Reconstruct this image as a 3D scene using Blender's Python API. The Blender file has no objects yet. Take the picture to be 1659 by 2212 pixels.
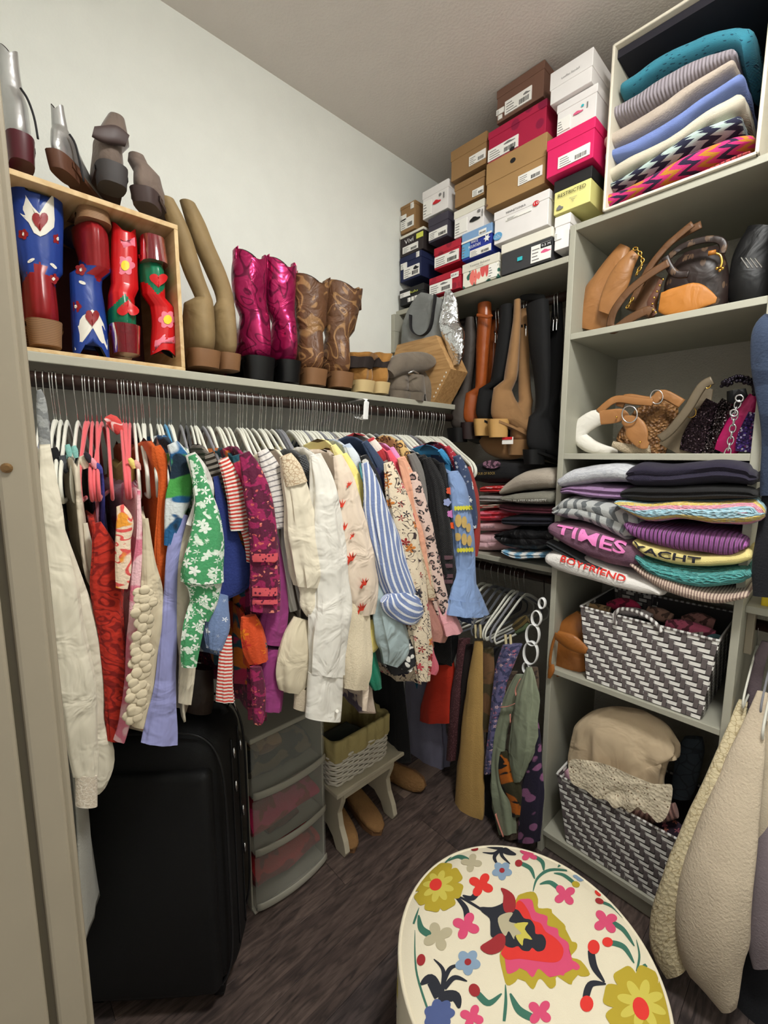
import bpy, bmesh, math, random
from mathutils import Vector, Matrix, noise
random.seed(7)
S = bpy.context.scene
COL = S.collection
# ------------------------------------------------------------------ camera
F, CX, CY = 950.3, 829.5, 1106.0          # focal length and centre in photo pixels (1659 x 2212)
EYE = Vector((0, 0, 1.486))
_pitch, _yaw, _roll = 0.13133, -0.81013, 0.00228
_f = Vector((math.sin(_yaw)*math.cos(_pitch), math.cos(_yaw)*math.cos(_pitch), -math.sin(_pitch)))
_r0 = Vector((math.cos(_yaw), -math.sin(_yaw), 0)); _u0 = _r0.cross(_f)
_r = _r0*math.cos(_roll) + _u0*math.sin(_roll); _u = -_r0*math.sin(_roll) + _u0*math.cos(_roll)
cam = bpy.data.objects.new('camera', bpy.data.cameras.new('camera')); COL.objects.link(cam)
cam.data.sensor_fit = 'HORIZONTAL'; cam.data.sensor_width = 36; cam.data.lens = F/1659*36
cam.data.clip_start = 0.01
m = Matrix((_r, _u, -_f)).transposed().to_4x4(); m.translation = EYE
cam.matrix_world = m
S.camera = cam
# ------------------------------------------------------------------ world, exposure
w = bpy.data.worlds.new('world'); S.world = w; w.use_nodes = True
w.node_tree.nodes['Background'].inputs[0].default_value = (1.0, 0.98, 0.94, 1)
w.node_tree.nodes['Background'].inputs[1].default_value = 0.8     # the lit room behind the doorway
S.view_settings.view_transform = 'Standard'; S.view_settings.look = 'None'
S.view_settings.gamma = 1; S.view_settings.use_curve_mapping = False
S.view_settings.exposure = 0.0
LIGHT_POS = Vector((0.0, 0.60, 2.74)); LIGHT_E = 120.0
# ------------------------------------------------------------------ pixel -> point on a real plane
def ray(px, py): return _f + _r*((px-CX)/F) - _u*((py-CY)/F)
def on(ax, val, px, py):
    d = ray(px, py); return EYE + d*((val-EYE[ax])/d[ax])
def PX(px, py, x): return on(0, x, px, py)
def PY(px, py, y): return on(1, y, px, py)
def PZ(px, py, z): return on(2, z, px, py)
# ------------------------------------------------------------------ materials
def lin(c):
    return tuple(((v/255)/12.92 if v/255 <= .04045 else ((v/255+.055)/1.055)**2.4) for v in c[:3]) + (1,)
class NT:
    def __init__(s, name):
        s.m = bpy.data.materials.new(name); s.m.use_nodes = True; s.t = s.m.node_tree
        s.b = s.t.nodes['Principled BSDF']; s._c = {}
    def n(s, typ, **kw):
        o = s.t.nodes.new(typ)
        for k, v in kw.items(): setattr(o, k, v)
        return o
    def put(s, inp, v):
        if hasattr(v, 'is_output') or isinstance(v, bpy.types.NodeSocket): s.t.links.new(v, inp)
        elif isinstance(v, tuple) and len(v) == 3 and inp.type == 'RGBA': inp.default_value = lin(v)
        else: inp.default_value = v
    def math(s, op, a, b=0.0, c=0.0):
        o = s.n('ShaderNodeMath', operation=op)
        for i, v in enumerate((a, b, c)):
            s.put(o.inputs[i], v)
        return o.outputs[0]
    def coord(s, kind):
        if kind not in s._c:
            tc = s.n('ShaderNodeTexCoord')
            for k in ('UV', 'Object', 'Generated'): s._c[k] = tc.outputs[k]
        return s._c[kind]
    def sep(s, v):
        o = s.n('ShaderNodeSeparateXYZ'); s.t.links.new(v, o.inputs[0]); return o.outputs
    def mix(s, f, a, b):
        o = s.n('ShaderNodeMix', data_type='RGBA'); s.put(o.inputs[0], f); s.put(o.inputs[6], a); s.put(o.inputs[7], b)
        return o.outputs[2]
    def noise(s, v, scale, detail=2.0, dist=0.0, col=False):
        o = s.n('ShaderNodeTexNoise'); s.t.links.new(v, o.inputs['Vector']); o.inputs['Scale'].default_value = scale
        o.inputs['Detail'].default_value = detail; o.inputs['Distortion'].default_value = dist
        return o.outputs['Color' if col else 'Fac']
    def warp(s, v, scale, amt):
        c = s.noise(v, scale, 2, 0, True)
        a = s.n('ShaderNodeVectorMath', operation='MULTIPLY_ADD'); s.t.links.new(c, a.inputs[0])
        a.inputs[1].default_value = (amt,)*3; s.t.links.new(v, a.inputs[2]); return a.outputs[0]
    def vor(s, v, scale, feature='F1', rnd=1.0):
        o = s.n('ShaderNodeTexVoronoi', feature=feature); s.t.links.new(v, o.inputs['Vector'])
        o.inputs['Scale'].default_value = scale; o.inputs['Randomness'].default_value = rnd; return o
    def step(s, v, lo, hi):
        o = s.n('ShaderNodeMapRange'); s.put(o.inputs[0], v); o.inputs[1].default_value = lo; o.inputs[2].default_value = hi
        o.inputs[3].default_value = 0; o.inputs[4].default_value = 1; return o.outputs[0]
    def ramp(s, v, cols):
        o = s.n('ShaderNodeValToRGB'); s.t.links.new(v, o.inputs[0]); r = o.color_ramp; r.interpolation = 'CONSTANT'
        while len(r.elements) < len(cols): r.elements.new(0.5)
        for i, c in enumerate(cols): r.elements[i].position = i/len(cols); r.elements[i].color = lin(c)
        return o.outputs[0]
def pattern(t, p, base, v):
    k = p[0]
    if k == 'stripes':            # ('stripes', colour, per metre, axis, duty, wobble)
        _, c2, fr, ax, duty, wob = p
        x = t.sep(t.warp(v, 9, wob) if wob else v)[ax]
        f = t.math('FRACT', t.math('MULTIPLY', x, fr))
        return t.mix(t.step(t.math('ABSOLUTE', t.math('SUBTRACT', f, .5)), duty/2+.03, duty/2-.03), base, c2)
    if k == 'spots':              # ('spots', palette, scale, size, warp)
        _, pal, sc, size, wp = p
        o = t.vor(t.warp(v, sc*.9, wp) if wp else v, sc)
        return t.mix(t.step(o.outputs['Distance'], size+.04, size-.02), base, t.ramp(t.sep(o.outputs['Color'])[0], pal))
    if k == 'flower':             # petals round a cell centre ('flower', palette, scale, size)
        _, pal, sc, size = p
        o = t.vor(v, sc, rnd=.75)
        d = t.n('ShaderNodeVectorMath', operation='SUBTRACT'); sv = t.n('ShaderNodeVectorMath', operation='SCALE')
        t.t.links.new(v, sv.inputs[0]); sv.inputs['Scale'].default_value = sc
        pv = t.n('ShaderNodeVectorMath', operation='SCALE'); t.t.links.new(o.outputs['Position'], pv.inputs[0]); pv.inputs['Scale'].default_value = sc
        t.t.links.new(sv.outputs[0], d.inputs[0]); t.t.links.new(pv.outputs[0], d.inputs[1])
        s3 = t.sep(d.outputs[0]); ang = t.math('ARCTAN2', s3[1], s3[0])
        pet = t.math('MULTIPLY_ADD', t.math('ABSOLUTE', t.math('COSINE', t.math('MULTIPLY', ang, 2.5))), size*.6, size*.5)
        inside = t.step(t.math('SUBTRACT', o.outputs['Distance'], pet), .02, -.02)
        col = t.ramp(t.sep(o.outputs['Color'])[0], pal)
        r = t.mix(inside, base, col)
        return t.mix(t.step(o.outputs['Distance'], size*.3, size*.24), r, pal[-1])
    if k == 'blobs':              # ('blobs', colour, scale, threshold, distortion)
        _, c2, sc, th, di = p
        return t.mix(t.step(t.noise(v, sc, 2, di), th-.015, th+.015), base, c2)
    if k == 'leopard':
        _, c2, c3, sc = p
        o = t.vor(t.warp(v, sc, .018), sc); d = o.outputs['Distance']
        ringm = t.math('MULTIPLY', t.step(d, .24, .28), t.step(d, .5, .46))
        ringm = t.math('MULTIPLY', ringm, t.step(t.noise(v, sc*2.3), .4, .46))
        return t.mix(ringm, t.mix(t.step(d, .3, .24), base, c3), c2)
    if k == 'zigzag':             # ('zigzag', colours, period u, height v, amplitude)
        _, cols, pu, pv, amp = p
        s3 = t.sep(t.warp(v, 60, .006))
        tri = t.math('ABSOLUTE', t.math('SUBTRACT', t.math('FRACT', t.math('DIVIDE', s3[0], pu)), .5))
        return t.ramp(t.math('FRACT', t.math('ADD', t.math('DIVIDE', s3[1], pv), t.math('MULTIPLY', tri, amp))), cols)
    if k == 'bands':              # ('bands', colours, period v, wobble)
        _, cols, pv, wob = p[:4]
        s3 = t.sep(t.warp(v, 7, wob) if wob else v)
        return t.ramp(t.math('FRACT', t.math('DIVIDE', s3[p[4] if len(p) > 4 else 1], pv)), cols)
    if k == 'cells':              # outlines of cells ('cells', colour, scale, width)
        _, c2, sc, wd = p
        o = t.vor(t.warp(v, sc*.8, .3/sc), sc, 'DISTANCE_TO_EDGE')
        return t.mix(t.step(o.outputs['Distance'], wd+.02, wd-.01), base, c2)
    if k == 'contour':            # wavy contour lines ('contour', colour, scale, count, width)
        _, c2, sc, cnt, wd = p
        f = t.math('FRACT', t.math('MULTIPLY', t.noise(v, sc, 1, 1.2), cnt))
        return t.mix(t.step(t.math('ABSOLUTE', t.math('SUBTRACT', f, .5)), wd/2+.04, wd/2-.03), base, c2)
    if k == 'zebra':
        _, c2, fr = p
        x = t.sep(t.warp(v, 6, .14))[1]
        f = t.math('FRACT', t.math('MULTIPLY', x, fr))
        return t.mix(t.math('MULTIPLY', t.step(f, .55, .6), t.step(t.noise(v, 22), .36, .44)), base, c2)
    if k == 'wood':
        _, c2, sc = p
        mp = t.n('ShaderNodeMapping'); t.t.links.new(v, mp.inputs[0]); mp.inputs['Scale'].default_value = sc
        return t.mix(t.step(t.noise(mp.outputs[0], 1, 5, 1.5), .35, .68), base, c2)
    return base
MATS = {}
def closed(p, n=5):                         # smooth closed outline
    k = len(p); out = []
    for i in range(k):
        a, b, c, d = p[i-1], p[i], p[(i+1) % k], p[(i+2) % k]
        for j in range(n):
            t = j/n; out.append(tuple(.5*((2*y)+(z-x)*t+(2*x-5*y+4*z-w_)*t*t+(3*y-x-3*z+w_)*t**3) for x, y, z, w_ in zip(a, b, c, d)))
    return out
def mat(name, base, rough=.8, metal=0.0, pats=(), bump=None, coord='UV', sheen=0.0, var=.10, trans=0.0, alpha=1.0, coat=0.0, spec=.35, emit=0.0):
    if name in MATS: return MATS[name]
    t = NT(name); b = t.b; v = t.coord(coord)
    col = base
    for p in pats: col = pattern(t, p, col, v)
    ob = t.coord('Object')
    if var:
        n = t.noise(ob, 14, 3)
        fac = t.n('ShaderNodeMix', data_type='RGBA', blend_type='MULTIPLY'); fac.inputs[0].default_value = 1
        t.put(fac.inputs[6], col); g = t.n('ShaderNodeMapRange'); t.t.links.new(n, g.inputs[0])
        g.inputs[1].default_value = .25; g.inputs[2].default_value = .75; g.inputs[3].default_value = 1-var; g.inputs[4].default_value = 1+var*.4
        t.t.links.new(g.outputs[0], fac.inputs[7]); col = fac.outputs[2]
    t.put(b.inputs['Base Color'], col if not isinstance(col, tuple) else col)
    b.inputs['Roughness'].default_value = rough; b.inputs['Metallic'].default_value = metal
    b.inputs['Specular IOR Level'].default_value = spec
    if sheen: b.inputs['Sheen Weight'].default_value = sheen
    if coat: b.inputs['Coat Weight'].default_value = coat; b.inputs['Coat Roughness'].default_value = .15
    if trans: b.inputs['Transmission Weight'].default_value = trans
    if alpha < 1: b.inputs['Alpha'].default_value = alpha
    if emit: t.put(b.inputs['Emission Color'], base); b.inputs['Emission Strength'].default_value = emit
    if bump:                       # (kind, scale, strength)
        kind, sc, st = bump
        if kind == 'noise': h = t.noise(ob, sc, 4)
        elif kind == 'knit':
            s3 = t.sep(v); h = t.math('MULTIPLY', t.math('SINE', t.math('MULTIPLY', s3[0], sc*6.28)), t.math('SINE', t.math('MULTIPLY', s3[1], sc*6.28)))
        elif kind == 'ribs': h = t.math('SINE', t.math('MULTIPLY', t.sep(v)[0], sc*6.28))
        elif kind == 'ribv': h = t.math('SINE', t.math('MULTIPLY', t.sep(v)[1], sc*6.28))
        elif kind == 'vor': h = t.vor(v if coord == 'UV' else ob, sc).outputs['Distance']
        elif kind == 'wrinkle': h = t.noise(t.warp(ob, sc*.5, .08), sc, 3, .6)
        bn = t.n('ShaderNodeBump'); bn.inputs['Strength'].default_value = st; bn.inputs['Distance'].default_value = .014 if kind == 'wrinkle' else .01
        t.t.links.new(h, bn.inputs['Height']); t.t.links.new(bn.outputs[0], b.inputs['Normal'])
    MATS[name] = t.m
    return t.m
# ------------------------------------------------------------------ objects
def tag(o, label=None, cat=None, group=None, kind=None):
    if label: o['label'] = label
    if cat: o['category'] = cat
    if group: o['group'] = group
    if kind: o['kind'] = kind
    return o
def empty(name, loc, label, cat, group=None):
    o = bpy.data.objects.new(name, None); COL.objects.link(o); o.location = loc; o.empty_display_size = .05
    return tag(o, label, cat, group)
def link(name, me, parent=None):
    o = bpy.data.objects.new(name, me); COL.objects.link(o)
    if parent:
        o.parent = parent
        mi = Matrix.Translation(parent.location) if parent.type == 'EMPTY' else Matrix()
        o.matrix_parent_inverse = mi.inverted()
    return o
def mesh(name, vs, fs, mt, parent=None, smooth=True, uv=None, mi=None):
    me = bpy.data.meshes.new(name); me.from_pydata([tuple(v) for v in vs], [], fs)
    for x in (mt if isinstance(mt, (list, tuple)) else [mt]): me.materials.append(x)
    if smooth: me.polygons.foreach_set('use_smooth', [True]*len(me.polygons))
    if uv:
        l = me.uv_layers.new(name='UVMap')
        for i, lp in enumerate(me.loops): l.data[i].uv = uv[lp.vertex_index]
    if mi: me.polygons.foreach_set('material_index', mi)
    me.update()
    return link(name, me, parent)
class MB:                                  # collects solids into one mesh
    def __init__(s): s.v = []; s.f = []
    def add(s, vs, fs):
        b = len(s.v); s.v += [Vector(v) for v in vs]; s.f += [[i+b for i in f] for f in fs]; return s
    def box(s, lo, hi, M=None):
        x0, y0, z0 = lo; x1, y1, z1 = hi
        vs = [Vector(p) for p in ((x0,y0,z0),(x1,y0,z0),(x1,y1,z0),(x0,y1,z0),(x0,y0,z1),(x1,y0,z1),(x1,y1,z1),(x0,y1,z1))]
        if M: vs = [M @ p for p in vs]
        return s.add(vs, [[3,2,1,0],[4,5,6,7],[0,1,5,4],[1,2,6,5],[2,3,7,6],[3,0,4,7]])
    def tube(s, pts, r, n=8, closed=False, flat=None):
        pts = [Vector(p) for p in pts]; k = len(pts); vs = []
        up = None
        for i, p in enumerate(pts):
            a = pts[(i-1) % k] if (closed or i) else p; b = pts[(i+1) % k] if (closed or i < k-1) else p
            T = (b-a).normalized()
            if up is None: up = T.orthogonal().normalized() if flat is None else Vector(flat)
            A = (up - T*up.dot(T)).normalized() if flat is None else (Vector(flat) - T*Vector(flat).dot(T)).normalized()
            up = A if flat is None else up
            B = T.cross(A); rr = r[i] if isinstance(r, list) else r
            ra, rb = rr if isinstance(rr, tuple) else (rr, rr)
            for j in range(n):
                q = 2*math.pi*j/n; vs.append(p + A*ra*math.cos(q) + B*rb*math.sin(q))
        fs = []
        for i in range(k if closed else k-1):
            i2 = (i+1) % k
            for j in range(n): fs.append([i*n+j, i*n+(j+1) % n, i2*n+(j+1) % n, i2*n+j])
        if not closed: fs += [list(range(n))[::-1], [(k-1)*n+j for j in range(n)]]
        return s.add(vs, fs)
    def prism(s, poly, d):                 # poly: 3D points in order, extruded by vector d
        poly = [Vector(p) for p in poly]; k = len(poly); d = Vector(d)
        return s.add(poly+[p+d for p in poly], [list(range(k))[::-1], list(range(k, 2*k))]+[[i, (i+1) % k, (i+1) % k+k, i+k] for i in range(k)])
    def sphere(s, c, r, n=10, m_=6):
        r = r if isinstance(r, tuple) else (r,)*3; c = Vector(c); vs = []
        for i in range(m_+1):
            a = math.pi*i/m_
            for j in range(n):
                q = 2*math.pi*j/n; vs.append(c+Vector((r[0]*math.sin(a)*math.cos(q), r[1]*math.sin(a)*math.sin(q), r[2]*math.cos(a))))
        return s.add(vs, [[i*n+j, (i+1)*n+j, (i+1)*n+(j+1) % n, i*n+(j+1) % n] for i in range(m_) for j in range(n)])
    def build(s, name, mt, parent=None, smooth=False, bevel=0):
        o = mesh(name, s.v, s.f, mt, parent, smooth)
        if bevel:
            md = o.modifiers.new('bevel', 'BEVEL'); md.width = bevel; md.segments = 2; md.limit_method = 'ANGLE'
        return o
def box(name, lo, hi, mt, parent=None, bevel=.002, M=None):
    return MB().box(lo, hi, M).build(name, mt, parent, bevel=bevel)
def cat(pts, n):                            # Catmull-Rom through tuples of any length, n samples
    pts = [tuple(p) for p in pts]; k = len(pts)
    if k == 2: return [tuple(a+(b-a)*i/(n-1) for a, b in zip(*pts)) for i in range(n)]
    out = []
    for i in range(n):
        t = i/(n-1)*(k-1); j = min(int(t), k-2); t -= j
        p0, p1, p2, p3 = pts[max(j-1, 0)], pts[j], pts[j+1], pts[min(j+2, k-1)]
        out.append(tuple(.5*((2*b)+(c-a)*t+(2*a-5*b+4*c-d)*t*t+(3*b-a-3*c+d)*t**3) for a, b, c, d in zip(p0, p1, p2, p3)))
    return out
def spw(a, e):
    return math.copysign(abs(a)**e, a)
def loft(name, cs, As, Bs, mt, parent=None, n=28, e=1.0, folds=None, caps=(True, True), seed=0, lump=0.0, inner=None, wr=0.0):
    """rings: centre + A cos + B sin; folds = (count, amp top, amp bottom, twist)"""
    vs, uv, fs = [], [], []; k = len(cs); L = 0
    for i in range(k):
        if i: L += (cs[i]-cs[i-1]).length
        a, b = As[i], Bs[i]; v = i/(k-1)
        cir = math.pi*(a.length+b.length)
        for j in range(n+1):
            q = 2*math.pi*j/n; jj = q if j < n else 0
            m_ = 1.0
            if folds:
                c_, a0, a1, tw = folds; am = a0+(a1-a0)*v
                m_ += am*(math.sin(c_*jj+seed+tw*v)*.65+math.sin((c_+2)*jj+seed*2.3-tw*v*.7)*.35)
            if wr:
                m_ += wr*(.35+.65*min(1, v*3))*(noise.noise(Vector((math.cos(jj)*2.6, math.sin(jj)*2.6, L*7+seed*5)))+.6*noise.noise(Vector((math.cos(jj)*6, math.sin(jj)*6, L*13+seed*9))))
            p = cs[i]+(a*spw(math.cos(jj), e)+b*spw(math.sin(jj), e))*m_
            if lump: p += noise.noise_vector(p*9+Vector((seed*3.1, 0, 0)))*lump
            vs.append(p); uv.append((q/(2*math.pi)*cir, -L))
    s = n+1
    for i in range(k-1):
        for j in range(n): fs.append([i*s+j, (i+1)*s+j, (i+1)*s+j+1, i*s+j+1])
    mi = [0]*len(fs)
    for end, i0 in ((0, 0), (1, k-1)):
        if caps[end] is True:
            c = len(vs); vs.append(sum((vs[i0*s+j] for j in range(n)), Vector())/n); uv.append(uv[i0*s])
            for j in range(n):
                f = [c, i0*s+j, i0*s+j+1] if end == 0 else [c, i0*s+j+1, i0*s+j]
                fs.append(f); mi.append(0)
        elif caps[end] == 'open':           # mouth of a boot or sleeve: a lining going back in
            d = (cs[1]-cs[0]) if end == 0 else (cs[-2]-cs[-1])
            d = d.normalized()*min(.05, 2.0*max(As[i0].length, .01)); prev = i0*s
            for kk, sh in ((0, .90), (1, .8)):
                b0 = len(vs)
                for j in range(n+1):
                    p = cs[i0]+(vs[i0*s+j]-cs[i0])*sh+d*kk; vs.append(p); uv.append(uv[i0*s+j])
                for j in range(n):
                    f = [prev+j, prev+j+1, b0+j+1, b0+j]; fs.append(f if end == 0 else f[::-1]); mi.append(1 if inner else 0)
                prev = b0
            c = len(vs); vs.append(cs[i0]+d); uv.append((0, 0))
            for j in range(n): fs.append([prev+j, prev+j+1, c] if end == 0 else [prev+j+1, prev+j, c]); mi.append(1 if inner else 0)
    o = mesh(name, vs, fs, [mt, inner] if inner else mt, parent, True, uv, mi)
    if caps[0] or caps[1]: o.data.set_sharp_from_angle(angle=.95)
    return o
def trace(name, pts, ax, val, mt, parent=None, thick=.5, n=28, k=22, e=1.0, folds=None, caps=(True, True), seed=None, lump=0.0, inner=None, level=False, tmax=9, wr=0.0):
    """a solid whose outline (px, py, half width px) was read off the photo and that stands at its own plane (axis, value);
    thick = depth over width"""
    smp = cat(pts, k); cs, As, Bs = [], [], []
    N = Vector((1, 0, 0)) if ax == 0 else Vector((0, -1, 0))
    for i, s in enumerate(smp):
        a, b = smp[max(i-1, 0)], smp[min(i+1, k-1)]
        dx, dy = b[0]-a[0], b[1]-a[1]; l = math.hypot(dx, dy) or 1
        nx, ny = (-dy/l, dx/l) if not level else (-1.0, 0.0)
        vv = val if len(s) < 4 else s[3]
        c = on(ax, vv, s[0], s[1]); hw = max(s[2], .4)
        A = (on(ax, vv, s[0]+nx*hw, s[1]+ny*hw)-on(ax, vv, s[0]-nx*hw, s[1]-ny*hw))/2
        cs.append(c); As.append(A); Bs.append(N*min(A.length*thick, tmax))
    if seed is None: seed = random.random()*20
    return loft(name, cs, As, Bs, mt, parent, n, e, folds, caps, seed, lump, inner, wr)
def text_mesh(name, body, size, place, mt, parent, bold=0.0, width=None, sub=False):
    """flat lettering; place(u, v) -> 3D point"""
    cu = bpy.data.curves.new(name, 'FONT'); cu.body = body; cu.size = size; cu.align_x = 'CENTER'; cu.align_y = 'CENTER'; cu.offset = bold; cu.resolution_u = 2
    o = bpy.data.objects.new(name, cu); COL.objects.link(o)
    dg = bpy.context.evaluated_depsgraph_get(); me = bpy.data.meshes.new_from_object(o.evaluated_get(dg))
    bpy.data.objects.remove(o); bpy.data.curves.remove(cu)
    if bold or sub:
        bm = bmesh.new(); bm.from_mesh(me); bmesh.ops.triangulate(bm, faces=bm.faces)
        bmesh.ops.subdivide_edges(bm, edges=[e for e in bm.edges if e.calc_length() > .12*size], cuts=4, use_grid_fill=True); bmesh.ops.triangulate(bm, faces=bm.faces); bm.to_mesh(me); bm.free()
    xs = [v.co.x for v in me.vertices]
    sx = 1.0
    if width and xs: sx = width/max(max(xs)-min(xs), 1e-6)
    for v in me.vertices: v.co = place(v.co.x*sx, v.co.y)
    me.materials.clear(); me.materials.append(mt)
    return link(name, me, parent)
# ================================================================== the room
M_wall = mat('wall_paint', (229, 230, 223), .75, bump=('noise', 160, .12), coord='Object', var=.03)
M_ceil = mat('ceiling_paint', (222, 215, 208), .85, bump=('noise', 120, .15), coord='Object', var=.03)
M_greige = mat('greige_wall_paint', (176, 172, 160), .6, bump=('noise', 150, .5), coord='Object', var=.04)
M_shelf = mat('shelf_paint', (166, 164, 149), .5, coord='Object', var=.05, bump=('noise', 60, .03))
M_trim = mat('trim_paint', (148, 138, 119), .45, coord='Object', var=.04)
M_rod = mat('dark_rod_wood', (52, 34, 28), .35, pats=(('wood', (32, 20, 17), (60, 3, 60)),), coord='Object', var=.1)
M_floor = mat('floor_gap', (44, 38, 35), .8, coord='Object')
XL, YB, ZC, XR, YF = -1.45, 1.88, 2.74, .80, .045
def struct(o): return tag(o, kind='structure')
struct(box('wall_left', (XL-.1, -.15, 0), (XL, YB+.1, ZC), M_wall, bevel=0))
struct(box('wall_back', (XL-.1, YB, 0), (XR+.1, YB+.1, ZC), M_greige, bevel=0))
struct(box('wall_right', (XR, -.15, 0), (XR+.1, YB+.1, ZC), M_wall, bevel=0))
struct(box('ceiling', (XL-.1, -.15, ZC), (XR+.1, YB+.1, ZC+.1), M_ceil, bevel=0))
JX = -.46
fw = MB()
fw.box((XL-.1, YF-.11, 0), (JX-.02, YF-.012, ZC)); fw.box((.42, YF-.11, 0), (XR+.1, YF-.012, ZC)); fw.box((JX-.02, YF-.11, 2.1), (.42, YF-.012, ZC))
struct(fw.build('wall_front', M_wall))
# door jamb with stop and casing
t1 = struct(box('trim_1', (JX-.03, YF-.125, 0), (JX-.012, YF, 2.1), M_trim, bevel=.002))
box('jamb_face', (JX-.012, .018, 0), (JX, .040, 2.1), M_trim, t1, .003)
box('door_stop', (JX-.012, YF-.125, 0), (JX+.003, .012, 2.1), M_trim, t1, .003)
box('casing', (JX-.085, YF-.012, 0), (JX-.007, YF+.001, 2.16), M_trim, t1, .003)
M_brass = mat('aged_brass', (120, 92, 60), .4, .8, coord='Object', var=.2)
sp = PX(14, 1011, JX)
MB().tube([sp+Vector((-.001, 0, 0)), sp+Vector((.0015, 0, 0)), sp+Vector((.002, 0, 0))], [.004, .004, .002], 12).build('screw', M_brass, t1)
t2 = struct(box('trim_2', (.42, YF-.125, 0), (.44, YF-.004, 2.1), M_trim, bevel=.003))
# floor: dark planks running along the left wall
fl = struct(box('floor', (XL-.1, -1.0, -.06), (XR+.1, YB+.1, -.004), M_floor, bevel=0))
M_pl = [mat('plank_%s' % n, c, .48, pats=(('wood', c2, (22, 2.6, 22)), ('wood', tuple(int(v*.8) for v in c2), (60, 9, 60)) if n != 'umber' else ('wood', c, (60, 9, 60)),), coord='Object', var=.25, spec=.4, bump=('noise', 40, .08))
        for n, c, c2 in (('walnut', (118, 100, 91), (76, 63, 59)), ('umber', (132, 113, 101), (88, 74, 67)), ('ash_brown', (106, 92, 87), (66, 57, 56)))]
pw = .128; i = 0; x = XL
while x < XR:
    y = -.9-random.random()*.8
    while y < YB:
        y1 = min(y+1.1, YB)
        lo = max(y, -.95)
        if y1 > -.9:
            cx_, cy_ = x+pw/2, (lo+y1)/2
            o = box('floor_plank', (-pw/2+.0004, lo-cy_+.0005, -.006), (pw/2-.0004, y1-cy_-.0005, 0), M_pl[random.randrange(3)], None, .0008)
            o.location = (cx_, cy_, 0); o.parent = fl
        y += 1.1
    x += pw; i += 1
bb = struct(box('baseboard_left', (XL, YF, 0), (XL+.013, YB, .09), M_trim, bevel=.003))
struct(box('baseboard_back', (XL+.013, YB-.013, 0), (-.70, YB, .09), M_trim, bevel=.003))
# ceiling lamp (above and in front of the photographer)
lamp = empty('ceiling_light', LIGHT_POS, 'round white flush ceiling lamp above the doorway end', 'lamp')
M_lw = mat('lamp_white', (235, 235, 230), .5, coord='Object', var=0)
t = NT('lamp_glow'); t.b.inputs['Emission Color'].default_value = (1, .995, .965, 1); t.b.inputs['Emission Strength'].default_value = LIGHT_E; M_glow = t.m
MB().tube([LIGHT_POS+Vector((0, 0, -.001)), LIGHT_POS+Vector((0, 0, -.035))], .17, 40).build('base_ring', M_lw, lamp)
MB().tube([LIGHT_POS+Vector((0, 0, -.036)), LIGHT_POS+Vector((0, 0, -.06)), LIGHT_POS+Vector((0, 0, -.075))], [.16, .155, .12], 40).build('diffuser', M_glow, lamp, True)
# ------------------------------------------------------------------ shelves and rods
ZS = 1.688; SX = -1.145                      # left shelf top and front edge
ls = tag(box('wall_shelf', (XL, YF, ZS-.02), (SX, YB, ZS), M_shelf, bevel=.002), 'long grey-green shelf on the left wall carrying the boots', 'shelf')
rod1 = empty('closet_rod', (-1.15, .06, 1.636), 'dark wooden rod under the left shelf, packed with hangers', 'rod')
RX, RZ = -1.15, 1.634
MB().tube([(RX, YF, RZ), (RX, 1.47, RZ)], .0155, 20).build('pole', M_rod, rod1, True)
MB().tube([(RX, YF, RZ), (RX, YF+.014, RZ)], .03, 24).build('end_socket', M_rod, rod1)
# white strap bracket that carries rod and shelf
M_white = mat('white_enamel', (232, 232, 230), .4, coord='Object', var=.03)
by = PX(775, 885, RX).y
bk = empty('rod_bracket', (RX, by, RZ), 'white metal strap bracket hooking the left rod to the wall', 'bracket')
mb = MB(); mb.tube([(XL+.004, by, 1.52), (XL+.05, by, 1.575), (RX-.07, by, 1.66), (RX+.035, by, 1.664), (RX+.04, by, 1.655), (RX+.034, by, 1.60)], (.002, .011), 8, flat=(0, 0, 1))
mb.build('strap', M_white, bk)
mb = MB(); mb.tube([(RX+.034, by, 1.612), (RX+.02, by, 1.60), (RX, by, 1.604), (RX-.022, by, 1.622)], (.0025, .014), 8, flat=(1, 0, 0)); mb.build('cradle', M_white, bk)
box('wall_plate', (XL, by-.02, 1.46), (XL+.004, by+.02, 1.56), M_white, bk)
# shelving tower on the back wall
UX0, UX1, UY = -.677, -.156, 1.45
un = empty('shelf_tower', ((UX0+UX1)/2, (UY+YB)/2, 0), 'grey-green built-in shelf tower holding bags, sweaters and baskets', 'shelving')
box('side_panel', (UX0, UY, 0), (UX0+.019, YB, 2.198), M_shelf, un, .0015)
box('side_panel', (UX1-.019, UY, 0), (UX1, YB, 2.198), M_shelf, un, .0015)
for z in (2.198, 1.870, 1.489, 1.108, .732, .092):
    box('shelf', (UX0+.019, UY+.001, z-.019), (UX1-.019, YB, z), M_shelf, un, .0015)
box('kick_board', (UX0+.019, UY+.03, 0), (UX1-.019, UY+.045, .072), M_shelf, un, .001)
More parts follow.
